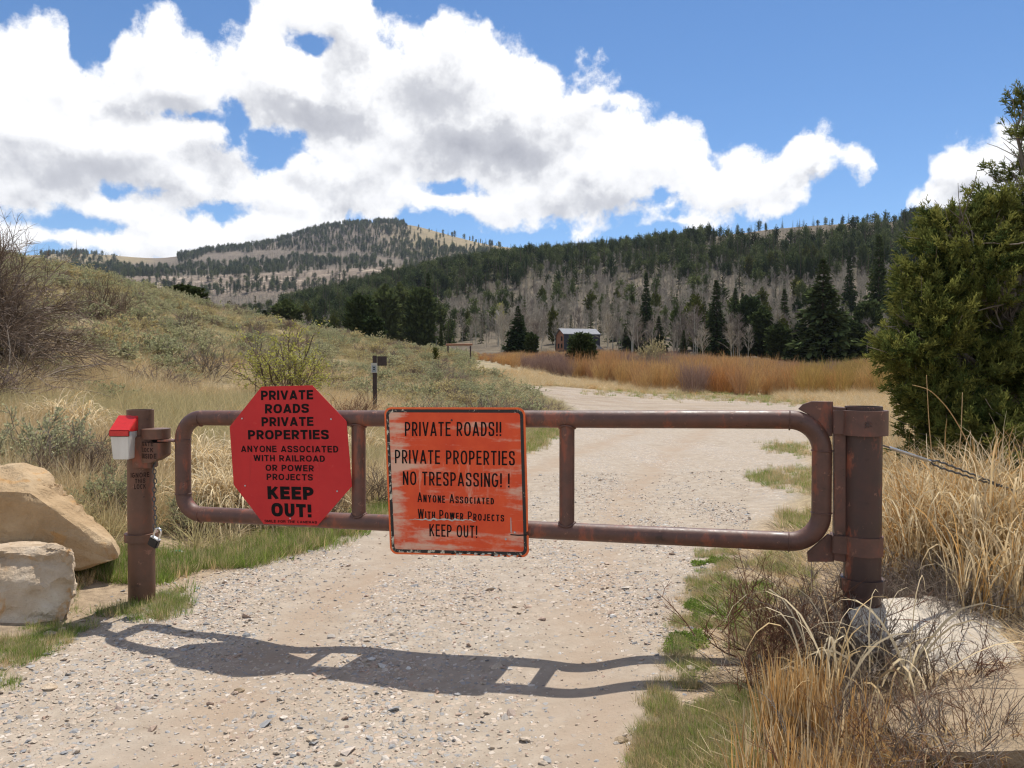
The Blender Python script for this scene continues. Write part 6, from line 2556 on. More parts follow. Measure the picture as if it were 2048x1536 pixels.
# --- grasses (masses)
DG = [mk(grass_geo(np.random.default_rng(440 + i), 55, (.22, .48), .0065, .07, (0, .85), -.26), 'dry_grass', [M[m_]]) for i, m_ in enumerate(('straw', 'straw', 'straw_pale', 'grass_olive'))]
DGC = proto_set('dry_grass', DG)
LG2 = [mk(grass_geo(np.random.default_rng(450 + i), 60, (.35, .75), .007, .09, (.1, .9), -.30, 7), 'long_grass', [M[m_]]) for i, m_ in enumerate(('straw', 'straw_pale', 'straw_orange'))]
LGC = proto_set('long_grass', LG2)
GG = [mk(grass_geo(np.random.default_rng(460 + i), 40, (.05, .13), .0045, .06, (0, .7), -.12, 4), 'green_grass', [M[m_]]) for i, m_ in enumerate(('grass_green', 'grass_green', 'grass_olive', 'straw'))]
GGC = proto_set('green_grass', GG)
WD = [mk(twiggy(np.random.default_rng(470 + i), 7, .07, [(3, .05, (.3, 1.0))], r0=.0018, zmin=.15, spread=.01, leaf=(7, .022)), 'weed', [M['grass_olive'], M['grass_green']]) for i in range(2)]
WDC = proto_set('weed', WD)


def grass_mass(name, coll, X, Y, scl, idx, label, cat='grass'):
    Z = gz(X, Y)
    o = scatter(name, coll, np.stack([X, Y, Z], -1), rg.uniform(0, 6.28, len(X)), scl, idx)
    print(name, len(X))
    return tag(o, label, cat)


# slope grass
X, Y = sample_polar(rg, 36000, -0.95, 0.10, 5.6, 75)
wN = rg.uniform(0, 1, len(X)) < np.interp(Y, [5, 14, 30, 75], [1, 1, .8, .6])
px, py, Z = pxy(X, Y)
keep = wN & (road_sd(X, Y) < -.25 - .5 * rg.uniform(0, 1, len(X))) & ~((px > 950) & (Y > 44)) & (vnoise(X / 1.7, Y / 1.7, seed=52) > -.45)
X, Y, px, py = X[keep], Y[keep], px[keep], py[keep]
X2, Y2 = sample_polar(rg, 9000, -0.72, 0.02, 5.5, 16)
p2, q2, _ = pxy(X2, Y2)
k2 = (road_sd(X2, Y2) < -.3) & ~inpoly(p2, q2, [(120, 1080), (560, 1050), (760, 1010), (760, 1080), (400, 1200), (120, 1230)])
X, Y = np.concatenate([X, X2[k2]]), np.concatenate([Y, Y2[k2]])
ii = np.where(vnoise(X / 2.5, Y / 4, seed=53) > 0.05, 3, rg.choice(4, len(X), p=[.30, .25, .22, .23]))
grass_mass('dry_grass', DGC, X, Y, rg.uniform(.55, 1.15, len(X)), ii, 'dry straw coloured grass covering the left slope')

# long pale straw around the sight-lines where the photograph shows it
polys_long = [([(0, 690), (300, 660), (700, 730), (950, 760), (950, 830), (500, 900), (0, 900)], 1100, 6.5, 30, -.70, -.04),
              ([(560, 740), (700, 735), (760, 770), (880, 800), (900, 850), (740, 900), (600, 880), (520, 800)], 900, 6.5, 20, -.33, -.05),
              ([(950, 748), (1060, 742), (1120, 760), (1200, 778), (1080, 776), (1040, 790), (1040, 830), (980, 820)], 700, 16, 62, -.06, .12),
              ([(1060, 762), (1180, 762), (1300, 778), (1420, 785), (1300, 790), (1180, 780), (1060, 772)], 700, 36, 60, 0.0, .28),
              ([(1540, 770), (1700, 780), (1830, 790), (1850, 860), (1700, 850), (1640, 820), (1560, 800)], 1300, 12, 48, .33, .58),
              ([(1650, 830), (1800, 820), (1850, 1000), (1760, 1060), (1700, 960), (1660, 900)], 900, 5.0, 18, .40, .58)]
LX, LY_ = [], []
for poly, n, y0, y1, u0, u1 in polys_long:
    X, Y = sample_polar(rg, n * 14, u0, u1, y0, y1)
    px, py, _ = pxy(X, Y)
    k = inpoly(px + rg.normal(0, 6, len(px)), py + rg.normal(0, 3, len(px)), poly) & (road_sd(X, Y) < -.25)
    X, Y = X[k][:n], Y[k][:n]
    LX.append(X)
    LY_.append(Y)
LX, LY_ = np.concatenate(LX), np.concatenate(LY_)
grass_mass('long_straw', LGC, LX, LY_, rg.uniform(.6, 1.2, len(LX)), rg.choice(3, len(LX), p=[.5, .35, .15]), 'long pale straw grass along the verges beyond the gate')

# green turf
turf = [([(130, 1210), (150, 1130), (250, 1100), (330, 1112), (420, 1112), (560, 1062), (690, 1045), (770, 1000), (770, 1040), (690, 1080), (520, 1128), (400, 1152), (345, 1190), (400, 1205), (330, 1240), (250, 1235), (150, 1225)], 2100, 3.9, 8.6, -.62, -.14, .95),
        ([(1400, 1100), (1560, 1090), (1640, 1150), (1600, 1300), (1560, 1600), (1240, 1600), (1290, 1430), (1325, 1330), (1350, 1230), (1380, 1150)], 1800, 1.9, 6.4, .08, .42, .42),
        ([(1300, 1380), (1560, 1330), (1560, 1620), (1255, 1620), (1275, 1500), (1290, 1440)], 1500, 1.9, 3.3, .08, .42, .42),
        ([(1040, 910), (1048, 862), (1100, 848), (1125, 862), (1090, 888), (1060, 908)], 500, 11, 19, .0, .08, 1.2),
        ([(-40, 1290), (110, 1240), (200, 1240), (130, 1290), (60, 1350), (-40, 1390)], 360, 3.2, 5.0, -.72, -.5, .75),
        ([(1150, 784), (1250, 780), (1500, 792), (1680, 806), (1660, 818), (1560, 806), (1400, 797), (1250, 789)], 900, 30, 58, .07, .46, 1.8),
        ([(1490, 950), (1560, 940), (1630, 940), (1630, 990), (1520, 972)], 260, 7.5, 12, .28, .42, .8),
        ([(1525, 890), (1620, 893), (1615, 915), (1545, 905)], 150, 11, 16, .30, .42, .9),
        ([(1555, 1028), (1640, 1025), (1640, 1062), (1570, 1055)], 120, 6, 9, .34, .44, .8)]
GX, GY, GS = [], [], []
for poly, n, y0, y1, u0, u1, sc in turf:
    X, Y = sample_polar(rg, n * 12, u0, u1, y0, y1)
    px, py, _ = pxy(X, Y)
    k = inpoly(px + rg.normal(0, 7, len(px)), py + rg.normal(0, 4, len(px)), poly) & ~inpoly(px, py, [(150, 1172), (200, 1160), (252, 1170), (330, 1165), (420, 1135), (470, 1140), (400, 1165), (330, 1192), (250, 1215), (150, 1235)]) & (fbm(X * 5.3 + 7.7, Y * 5.3 + 3.1, oct=3, seed=61) > (-.30 if n not in (1500, 1800) else -.06))
    X, Y = X[k][:n], Y[k][:n]
    GX.append(X)
    GY.append(Y)
    GS.append(np.full(len(X), sc) * rg.uniform(.6, 1.3, len(X)))
GX, GY, GS = map(np.concatenate, (GX, GY, GS))
GS = GS * np.where((GX < 0) & (GY < 5.0), .62, 1.0)
drop = (GX < 0) & (GY < 5.0) & (fbm(GX * 2.2, GY * 2.2, oct=3, seed=67) < -.22)
GX, GY, GS = GX[~drop], GY[~drop], GS[~drop]
pg = np.where(GX > 0, .34, .58)
ii = np.where(rg.uniform(0, 1, len(GX)) < pg, rg.integers(0, 2, len(GX)), rg.choice([2, 3], len(GX), p=[.62, .38]))
grass_mass('green_turf', GGC, GX, GY, GS, ii, 'short green grass along the edges of the gravel road')
# broad-leaved little weeds at the right verge
X, Y = sample_polar(rg, 6000, .12, .40, 2.2, 7)
px, py, _ = pxy(X, Y)
k = inpoly(px, py, [(1390, 1110), (1520, 1100), (1560, 1250), (1400, 1320), (1330, 1320), (1350, 1220)]) & (vnoise(X * 2.6, Y * 2.6, seed=62) > .0)
X, Y = X[k][:420], Y[k][:420]
grass_mass('verge_weeds', WDC, X, Y, rg.uniform(.22, .5, len(X)), rg.integers(0, 2, len(X)), 'small leafy weeds spreading from the right verge onto the gravel', 'weeds')

# --- gravel
ST = []
for i in range(6):
    rs = np.random.default_rng(480 + i)
    bm = bmesh.new()
    bmesh.ops.create_icosphere(bm, subdivisions=1, radius=1.0)
    sc3 = (1.0, rs.uniform(.6, .95), rs.uniform(.25, .42))
    for v in bm.verts:
        f = 1 + .22 * rs.normal()
        v.co = Vector((v.co.x * sc3[0] * f, v.co.y * sc3[1] * f, v.co.z * sc3[2] * f))
    me = bpy.data.meshes.new('stone')
    bm.to_mesh(me)
    bm.free()
    me.materials.append(M['stone'])
    ST.append(me)
STC = proto_set('stone', ST)
X, Y = sample_polar(rg, 520000, -0.95, 0.62, 1.6, 11)
w_ = np.interp(Y, [1.6, 5, 11], [1, .8, .35])
sd = road_sd(X, Y)
strip = fbm(X / 0.5 + 0.35 * Y, Y / 2.5, oct=3, seed=44)
pk_ = np.clip(.42 + .95 * strip - .45 * rut_dist(X, Y), .10, 1) * sstep(sd, -.45, .1)
px, py, _ = pxy(X, Y)
pk_ = pk_ + .15 * (px < 700) * (sd > 0)
keep = (rg.uniform(0, 1, len(X)) < pk_ * w_) & (px > -60) & (px < 1500)
X, Y = X[keep], Y[keep]
Z = gz(X, Y)
sz = np.exp(rg.normal(math.log(.0050), .60, len(X)))
sz = np.clip(sz, .003, .034)
rot = np.stack([rg.normal(0, .35, len(X)), rg.normal(0, .35, len(X)), rg.uniform(0, 6.28, len(X))], -1).astype(np.float32)
print('stones', len(X))
o = scatter('gravel', STC, np.stack([X, Y, Z + sz * .04], -1), None, sz, rg.integers(0, 6, len(X)), rot=rot)
tag(o, 'mixed grey and tan gravel strewn over the dirt road', 'gravel')


# --- single shrubs and clumps near the gate
def shrub(name, x, y, parts, label, cat='shrub', s=1.0, rz=0.0, sink=0.0, sz=None):
    z = float(gz(x, y)) - sink
    t = thing(name, (x, y, z), label, cat, rotz=rz)
    for nm, me in parts:
        o = obj(nm, me, t)
        o.scale = (s, s, sz or s)
    return t


def split_twiggy(rng, mats, **k):
    """stems and leaves as separate meshes"""
    g = twiggy(rng, **k)
    a, b = Geo(), Geo()
    V = np.concatenate(g.V)
    Q = np.concatenate(g.Q)
    qm = np.concatenate(g.qm)

    def sub(mask, mat, nm):
        q = Q[mask]
        used, inv = np.unique(q.ravel(), return_inverse=True)
        return mesh_np(nm, V[used], None, inv.reshape(-1, 4), [mat])
    out = [('stems', sub(qm == 0, mats[0], 'stems'))]
    if (qm == 1).any():
        out.append(('foliage', sub(qm == 1, mats[1], 'foliage')))
    return out


r_ = np.random.default_rng
# left: sagebrush behind the boulders
for i, (p, s, lab) in enumerate([((55, 905), 1.75, 'full grey green sagebrush above the large tan boulder at the left edge'), ((205, 990), 1.15, 'low sagebrush between the tan boulder and the latch post'),
                                 ((385, 945), .9, 'low sagebrush showing just right of the latch post chain'), ((250, 940), .85, 'small sagebrush just behind the latch post')]):
    Yd = (7.4, 6.6, 6.6, 8.2)[i]
    x = (p[0] - 1024) / F * Yd
    shrub('sagebrush', x, Yd, split_twiggy(r_(500 + i), [M['twig_grey'], M['sage_leaf']], stems=26, L0=.30, lv=[(5, .17, (.3, .9)), (4, .09, (.3, .9))], r0=.008, zmin=.12, spread=.07, leaf=(15, .016)), lab, 'bush', s)
for i, (p, Yd, s, mat, lab, kw) in enumerate([
        ((190, 905), 7.8, 1.35, 'twig_grey', 'tangled grey twig bush left of the latch post behind the boulder', dict(zmin=.05)),
        ((640, 1000), 6.9, .8, 'twig_dark', 'dark twig tangle under the straw right of the octagonal sign', dict(zmin=.05, stems=40)),
        ((150, 890), 7.2, 1.2, 'twig_dark', 'dark brown brush between the sagebrush and the latch post', dict(zmin=.1, stems=44)),
        ((745, 900), 8.0, 1.1, 'twig_dark', 'dark tangle of twigs seen between the two signs', dict(zmin=.1)),
        ((705, 790), 14.5, 1.8, 'twig_red', 'reddish bare bush left of the marker post', dict(zmin=.4)),
        ((775, 800), 14.0, 1.5, 'twig_red', 'reddish bare bush right of the marker post', dict(zmin=.4)),
        ((955, 790), 15.0, 2.0, 'twig_purple', 'greyish bare bush above the orange sign with a taller twisted stem', dict(zmin=.45)),
        ((415, 745), 19, 2.2, 'twig_grey', 'dark stemmed sagebrush clump in the middle of the left slope', dict(zmin=.2)),
        ((205, 640), 26, 3.4, 'twig_dark', 'dark bare bush high on the left slope beside the big dead shrub', dict(zmin=.15))]):
    x = (p[0] - 1024) / F * Yd
    k = dict(stems=26, L0=.34, lv=[(5, .2, (.3, .9)), (4, .12, (.3, .9))], r0=.006, spread=.06)
    k.update(kw)
    shrub('bare_shrub', x, Yd, split_twiggy(r_(520 + i), [M[mat], M['sage_leaf']], **k), lab, 'bush', s)

# the big dead shrub at the left edge: long arching grey-brown branches
def dead_shrub():
    rg = r_(540)
    Yd = 13.0
    x = (-40 - 1024) / F * Yd
    z = float(gz(x, Yd))
    t = thing('dead_shrub', (x, Yd, z), 'big dead shrub of drooping grey brown branches at the left edge', 'shrub')
    n = 150
    S = np.stack([rg.normal(0, .25, n), rg.normal(0, .25, n), rg.uniform(0, .7, n)], -1)
    D = sphere_dirs(rg, n, .05, .98)
    P = walk(rg, S, D, rg.uniform(.9, 2.0, n), 7, .10, -.12)
    tall = rg.uniform(0, 1, n) < .16
    P[tall] = walk(rg, S[tall], sphere_dirs(rg, int(tall.sum()), .8, 1), rg.uniform(1.5, 2.2, int(tall.sum())), 7, .10, .05)
    V, q = tubes(P, .017 * np.linspace(1, .35, 7)[None] * rg.uniform(.6, 1.4, n)[:, None], 4)
    obj('branches', mesh_np('branches', V, None, q, [M['twig_grey']]), t)
    g = Geo()
    S, D = spawn(rg, P, 22, (.25, .9), .2, 1)
    T = walk(rg, S, D, rg.uniform(.25, .7, len(S)), 4, .16, -.03)
    V, q = tubes(T, .0062 * np.linspace(1, .4, 4)[None] * np.ones((len(T), 1)), 3)
    g.add(V, quads=q, m=0)
    S, D = spawn(rg, T, 6, (.3, 1.0), .15, 1)
    T2 = walk(rg, S, D, rg.uniform(.08, .26, len(S)), 3, .2, 0)
    V, q = ribbons(T2, .0075 * np.array([[1, .8, .4]]) * np.ones((len(T2), 1)), norm(np.cross(D, rg.normal(size=D.shape))))
    g.add(V, quads=q, m=1)
    obj('twigs', g.mesh('twigs', [M['twig_dark'], M['twig_purple']]), t)
    # a second smaller dead trunk nearer to the slope
    return t


dead_shrub()
for i, (pxa, Yd, L_, lab) in enumerate([(60, 11.5, 1.5, 'low heap of dead grey branches at the foot of the big dead shrub')]):
    rg = r_(560)
    x = (20 - 1024) / F * Yd
    z = float(gz(x, Yd))
    t = thing('dead_shrub', (x, Yd, z), lab, 'shrub')
    n = 46
    D = sphere_dirs(rg, n, .1, .75)
    S = np.stack([rg.normal(0, .2, n), rg.normal(0, .2, n), rg.uniform(0, .2, n)], -1)
    P = walk(rg, S, D, rg.uniform(.7, L_, n), 6, .1, -.1)
    V, q = tubes(P, .012 * np.linspace(1, .35, 6)[None] * rg.uniform(.6, 1.4, n)[:, None], 4)
    obj('branches', mesh_np('branches', V, None, q, [M['twig_grey']]), t)
    S, D = spawn(rg, P, 14, (.25, .9), .2, 1)
    T = walk(rg, S, D, rg.uniform(.15, .5, len(S)), 4, .16, -.03)
    V, q = tubes(T, .005 * np.linspace(1, .4, 4)[None] * np.ones((len(T), 1)), 3)
    obj('twigs', mesh_np('twigs', V, None, q, [M['twig_dark']]), t)


def yellow_shrub():
    rg = r_(570)
    Yd = 17.5
    x = (570 - 1024) / F * Yd
    z = float(gz(x, Yd))
    t = thing('leafing_shrub', (x, Yd, z), 'open yellow green leafing shrub on dark stems above the octagonal sign', 'shrub')
    n = 26
    S = np.stack([rg.normal(0, .20, n), rg.normal(0, .12, n), np.full(n, -.05)], -1)
    D = sphere_dirs(rg, n, .62, .99)
    P = walk(rg, S, D, rg.uniform(1.1, 1.85, n), 6, .13, .02)
    V, q = tubes(P, .022 * np.linspace(1, .4, 6)[None] * rg.uniform(.7, 1.3, n)[:, None], 4)
    obj('stems', mesh_np('stems', V, None, q, [M['twig_dark']]), t)
    S, D = spawn(rg, P, 7, (.3, .9), .35, 1)
    B = walk(rg, S, D, rg.uniform(.25, .62, len(S)), 4, .16, -.01)
    S2, D2 = spawn(rg, B, 4, (.3, .9), .2, 1)
    B2 = walk(rg, S2, D2, rg.uniform(.08, .22, len(S2)), 3, .2, 0)
    g = Geo()
    V, q = tubes(B, .010 * np.linspace(1, .5, 4)[None] * np.ones((len(B), 1)), 3)
    g.add(V, quads=q)
    V, q = ribbons(B2, .007 * np.ones((len(B2), 3)), norm(np.cross(D2, rg.normal(size=D2.shape))))
    g.add(V, quads=q)
    obj('twigs', g.mesh('twigs', [M['twig_purple']]), t)
    S, D = spawn(rg, np.concatenate([B[:, :3], B[:, 1:], B2]), 5, (.3, 1.4), 0, 1)
    n = len(S)
    ln = rg.uniform(.03, .065, n)[:, None]
    sd_ = norm(np.cross(D, rg.normal(size=D.shape)))
    V = np.stack([S, S + D * ln * .5 + sd_ * ln * .3, S + D * ln, S + D * ln * .5 - sd_ * ln * .3], 1).reshape(-1, 3)
    obj('foliage', mesh_np('foliage', V, None, np.arange(n * 4).reshape(n, 4), [M['yellow_leaf']]), t)


yellow_shrub()


# drooping straw clumps behind the gate, and the tall grass on the right
def clump(x, y, n, L, w, spread, tilt, grav, mats, label, seed, lean=(0, 0), k=11, name='grass_clump', fr=None):
    rg = r_(seed)
    z = float(gz(x, y))
    t = thing(name, (x, y, z), label, 'grass')
    fr = fr or [1.0 / len(mats)] * len(mats)
    for mi_, (m_, f) in enumerate(zip(mats, fr)):
        nn = int(n * f)
        a = rg.uniform(0, 2 * math.pi, nn)
        r = spread * np.sqrt(rg.uniform(0, 1, nn))
        sx, sy = r * np.cos(a), r * np.sin(a) * .7
        S = np.stack([sx, sy, height(x + sx, y + sy) - z - .02], -1)
        th = rg.uniform(tilt[0], tilt[1], nn)
        az = rg.uniform(0, 2 * math.pi, nn)
        D = norm(np.stack([np.sin(th) * np.cos(az) + lean[0], np.sin(th) * np.sin(az) + lean[1], np.cos(th)], -1))
        Ln = rg.uniform(L[0], L[1], nn)
        P = walk(rg, S, D, Ln, k, .03, grav * 1.6 * 8 / k, True)
        # gravity grows along the blade
        P[:, :, 2] = np.maximum(P[:, :, 2], (height(x + P[:, :, 0], y + P[:, :, 1]) - z) + .01)
        W = w * rg.uniform(.5, 1.5, nn)[:, None] * np.interp(np.linspace(0, 1, k), [0, .5, 1], [.7, 1, .15])[None]
        V, q = ribbons(P, W, norm(np.cross(D, rg.normal(size=(nn, 3)))))
        obj('blades', mesh_np('blades', V, None, q, [M[m_]]), t)
    return t


cl = [(455, 7.0, 900, (.5, .95), 'pale straw clump drooping over the turf behind the left end of the gate'), (545, 7.2, 800, (.5, .9), 'drooping straw clump behind the lower left of the octagonal sign'),
      (620, 8.2, 600, (.45, .8), 'straw clump behind the lower right of the octagonal sign'), (400, 8.4, 700, (.5, .9), 'golden straw clump behind the gate corner nearest the latch post'),
      (500, 9.0, 700, (.5, .9), 'golden straw clump above the lower rail left of the octagonal sign'), (640, 10.5, 700, (.5, .9), 'straw clump behind the top of the octagonal sign'),
      (140, 9.5, 450, (.5, .9), 'pale bent straw clump left of the flyer box, above the sagebrush'), (720, 11.5, 500, (.4, .8), 'straw clump left of the orange sign top')]
for i, (px_, Yd, n, L_, lab) in enumerate(cl):
    x = (px_ - 1024) / F * Yd
    clump(x, Yd, n, L_, .0125, .26, (.1, .95), -.26, ['straw_pale', 'straw'], lab, 600 + i, lean=(.18, -.30), fr=[.55, .45])
# right side, behind the cable and post
cr = [(1830, 4.5, 420, (.4, .85), 'tall orange grass clump right of the hinge post under the cable'), (1905, 4.3, 420, (.45, .9), 'tall orange grass clump in front of the juniper, middle of the right side'),
      (1990, 4.4, 420, (.5, .95), 'tall golden grass clump at the right edge under the cable end'), (1950, 5.2, 420, (.5, .95), 'tall grass clump close to the juniper base'),
      (1860, 5.4, 380, (.45, .85), 'orange grass clump between hinge post and juniper'), (2060, 4.1, 420, (.5, .95), 'golden grass clump cut by the right edge of the photo'),
      (1800, 5.8, 300, (.4, .75), 'brownish grass clump just right behind the hinge post'), (2010, 3.75, 300, (.35, .7), 'orange brown grass behind the right end of the white boulder')]
for i, (px_, Yd, n, L_, lab) in enumerate(cr):
    x = (px_ - 1024) / F * Yd
    clump(x, Yd, int(n * .75), L_, .0085, .27, (0.0, .40), -.15, ['straw_orange', 'straw', 'straw_pale'], lab, 640 + i, fr=[.26, .46, .28])
    rg = r_(660 + i)
for i, (px_, Yd, lab) in enumerate([(1930, 4.15, 'broad arching pale blades over the orange grass at right'), (2020, 4.0, 'broad arching pale blades at the right edge'), (1850, 4.35, 'few arching pale blades beside the hinge post')]):
    x = (px_ - 1024) / F * Yd
    clump(x, Yd, 30, (.6, 1.0), .0105, .22, (.1, .45), -.26, ['straw_pale', 'straw'], lab, 680 + i, k=10)
# foreground clump and arching blades at the lower right
for i, (px_, Yd, n, L_, w_, tilt, gv, lab) in enumerate([
        (1600, 2.75, 420, (.18, .38), .0066, (0, .22), -.01, 'upright orange straw clump at the bottom right foreground'), (1690, 2.6, 170, (.14, .30), .0055, (0, .25), -.01, 'upright straw clump beside the brown slab in the foreground'),
        (1540, 2.5, 150, (.15, .34), .005, (0, .3), -.02, 'thin straw at the left of the foreground clumps'), (1680, 2.95, 34, (.40, .80), .0085, (.15, .7), -.26, 'long pale arching blades crossing in front of the white boulder'),
        (1790, 3.0, 26, (.4, .8), .008, (.15, .7), -.24, 'pale arching blades between the white boulder and the brown slab'), (1650, 2.3, 260, (.14, .30), .0055, (0, .3), -.02, 'short dry straw along the bottom edge at right'),
        (1770, 2.4, 300, (.10, .26), .005, (.1, .8), -.10, 'tangled dry grass in front of the brown slab'), (1890, 2.35, 320, (.10, .26), .005, (.1, .9), -.12, 'flattened dry grass left of the bottom right corner'),
        (2000, 2.35, 320, (.10, .24), .005, (.1, .9), -.12, 'matted dry grass in the bottom right corner')]):
    x = (px_ - 1024) / F * Yd
    clump(x, Yd, n, L_, w_, .14 if i not in (3, 4) else .10, tilt, gv, ['straw_orange', 'straw'] if i not in (3, 4) else ['straw_pale', 'straw'], lab, 700 + i)
# tall single stems with seed heads at right
def stem(px0, py0, pts, Yd, label, seed):
    P = np.array([at(a, b, Yd) for a, b in pts])
    x, y = P[0][0], Yd
    z = float(gz(x, y))
    P[0][2] = z
    t = thing('tall_grass', (x, y, z), label, 'grass')
    tt = np.linspace(0, len(P) - 1, 24)
    Q = np.stack([np.interp(tt, np.arange(len(P)), P[:, c]) for c in range(3)], -1)
    for _ in range(3):
        Q[1:-1] = (Q[:-2] + Q[1:-1] * 2 + Q[2:]) / 4
    V, q = sweep(Q - np.array([x, y, z]), np.linspace(.0042, .002, len(Q)), (0, 1, 0), sides=5)
    obj('stalk', mesh_np('stalk', V, None, q, [M['straw']], smooth=True), t)


stem(0, 0, [(1960, 1150), (1975, 1000), (1945, 900), (1900, 820), (1860, 778), (1825, 770)], 4.3, 'tall dry stem arching left across the juniper foliage', 1)
stem(0, 0, [(1925, 1100), (1912, 950), (1922, 870), (1925, 785)], 4.5, 'straight thin dry stem standing against the dark juniper', 2)
stem(0, 0, [(1880, 1100), (1868, 950), (1858, 850), (1853, 750)], 4.4, 'tallest straight dry stem with tip beside the arching one', 3)

# bare twig shrubs around the hinge post and the boulders
for i, (px_, Yd, s, mat, sz_, lab, kw) in enumerate([
        (1590, 3.55, 1.05, 'twig_red', None, 'reddish bare bush under the right end of the gate', dict(stems=60, zmin=.3, spread=.16)),
        (1660, 3.30, .85, 'twig_dark', None, 'dark bare bush at the foot of the hinge post', dict(stems=36, zmin=.3, spread=.13)),
        (1730, 3.22, 1.05, 'twig_grey', None, 'grey lichen-pale twigs reaching up in front of the hinge post', dict(stems=18, zmin=.6)),
        (1840, 3.95, 1.05, 'twig_grey', .8, 'tangled grey twig mat behind the white boulder', dict(stems=110, zmin=.05, spread=.2)),
        (1930, 3.95, .95, 'twig_grey', .8, 'grey twig mat right part, behind the white boulder', dict(stems=90, zmin=.05, spread=.2)),
        (1780, 3.8, .9, 'twig_purple', .9, 'purplish twig bush directly right of the hinge post base', dict(stems=46, zmin=.1)),
        (1545, 3.2, .75, 'twig_red', None, 'thin reddish twigs at the verge left of the hinge post', dict(stems=14, zmin=.4)),
        (1870, 2.95, .72, 'twig_dark', None, 'thin dark twigs standing in front of the white boulder', dict(stems=13, zmin=.6)),
        (1960, 2.95, .70, 'twig_red', None, 'reddish thin twigs in front of the white boulder near the right edge', dict(stems=13, zmin=.6)),
        (1750, 2.9, .62, 'twig_dark', None, 'dark twigs at the left foot of the white boulder', dict(stems=22, zmin=.3)),
        (1790, 2.35, .75, 'twig_red', None, 'reddish twigs in front of the brown slab at the bottom', dict(stems=44, zmin=.3, spread=.16)),
        (1920, 2.3, .75, 'twig_grey', None, 'fine greyish twigs in the bottom right corner', dict(stems=54, zmin=.3, spread=.18)),
        (2020, 2.4, .75, 'twig_red', None, 'reddish fine twigs at the bottom right edge', dict(stems=30, zmin=.3, spread=.16)),
        (1700, 2.4, .55, 'twig_grey', None, 'low grey twigs among the straw at the bottom edge', dict(stems=28, zmin=.2, spread=.15)),
        (1860, 2.6, .8, 'twig_grey', None, 'pale grey twigs lying over the brown slab', dict(stems=30, zmin=.1, spread=.2))]):
    x = (px_ - 1024) / F * Yd
    k = dict(stems=20, L0=.30, lv=[(4, .18, (.25, .8)), (4, .09, (.3, .9))], r0=.0042, spread=.10)
    k.update(kw)
    shrub('bare_shrub', x, Yd, split_twiggy(r_(720 + i), [M[mat], M['sage_leaf']], **k), lab, 'bush', s, sz=(s * sz_ if sz_ else None))

# leaf litter / fine dry debris around the lower right and left verges
DB = [mk(grass_geo(np.random.default_rng(780 + i), 26, (.06, .2), .004, .08, (.9, 1.5), -.05, 3), 'debris', [M[m_]]) for i, m_ in enumerate(('straw', 'twig_grey', 'straw_pale'))]
DBC = proto_set('debris', DB)
X, Y = sample_polar(rg, 9000, .26, .95, 1.7, 6.5)
k = road_sd(X, Y) < -.25
X, Y = X[k][:3600], Y[k][:3600]
grass_mass('dry_debris', DBC, X, Y, rg.uniform(.5, 1.2, len(X)), rg.integers(0, 3, len(X)), 'dry stalks and twig debris lying on the right bank', 'debris')


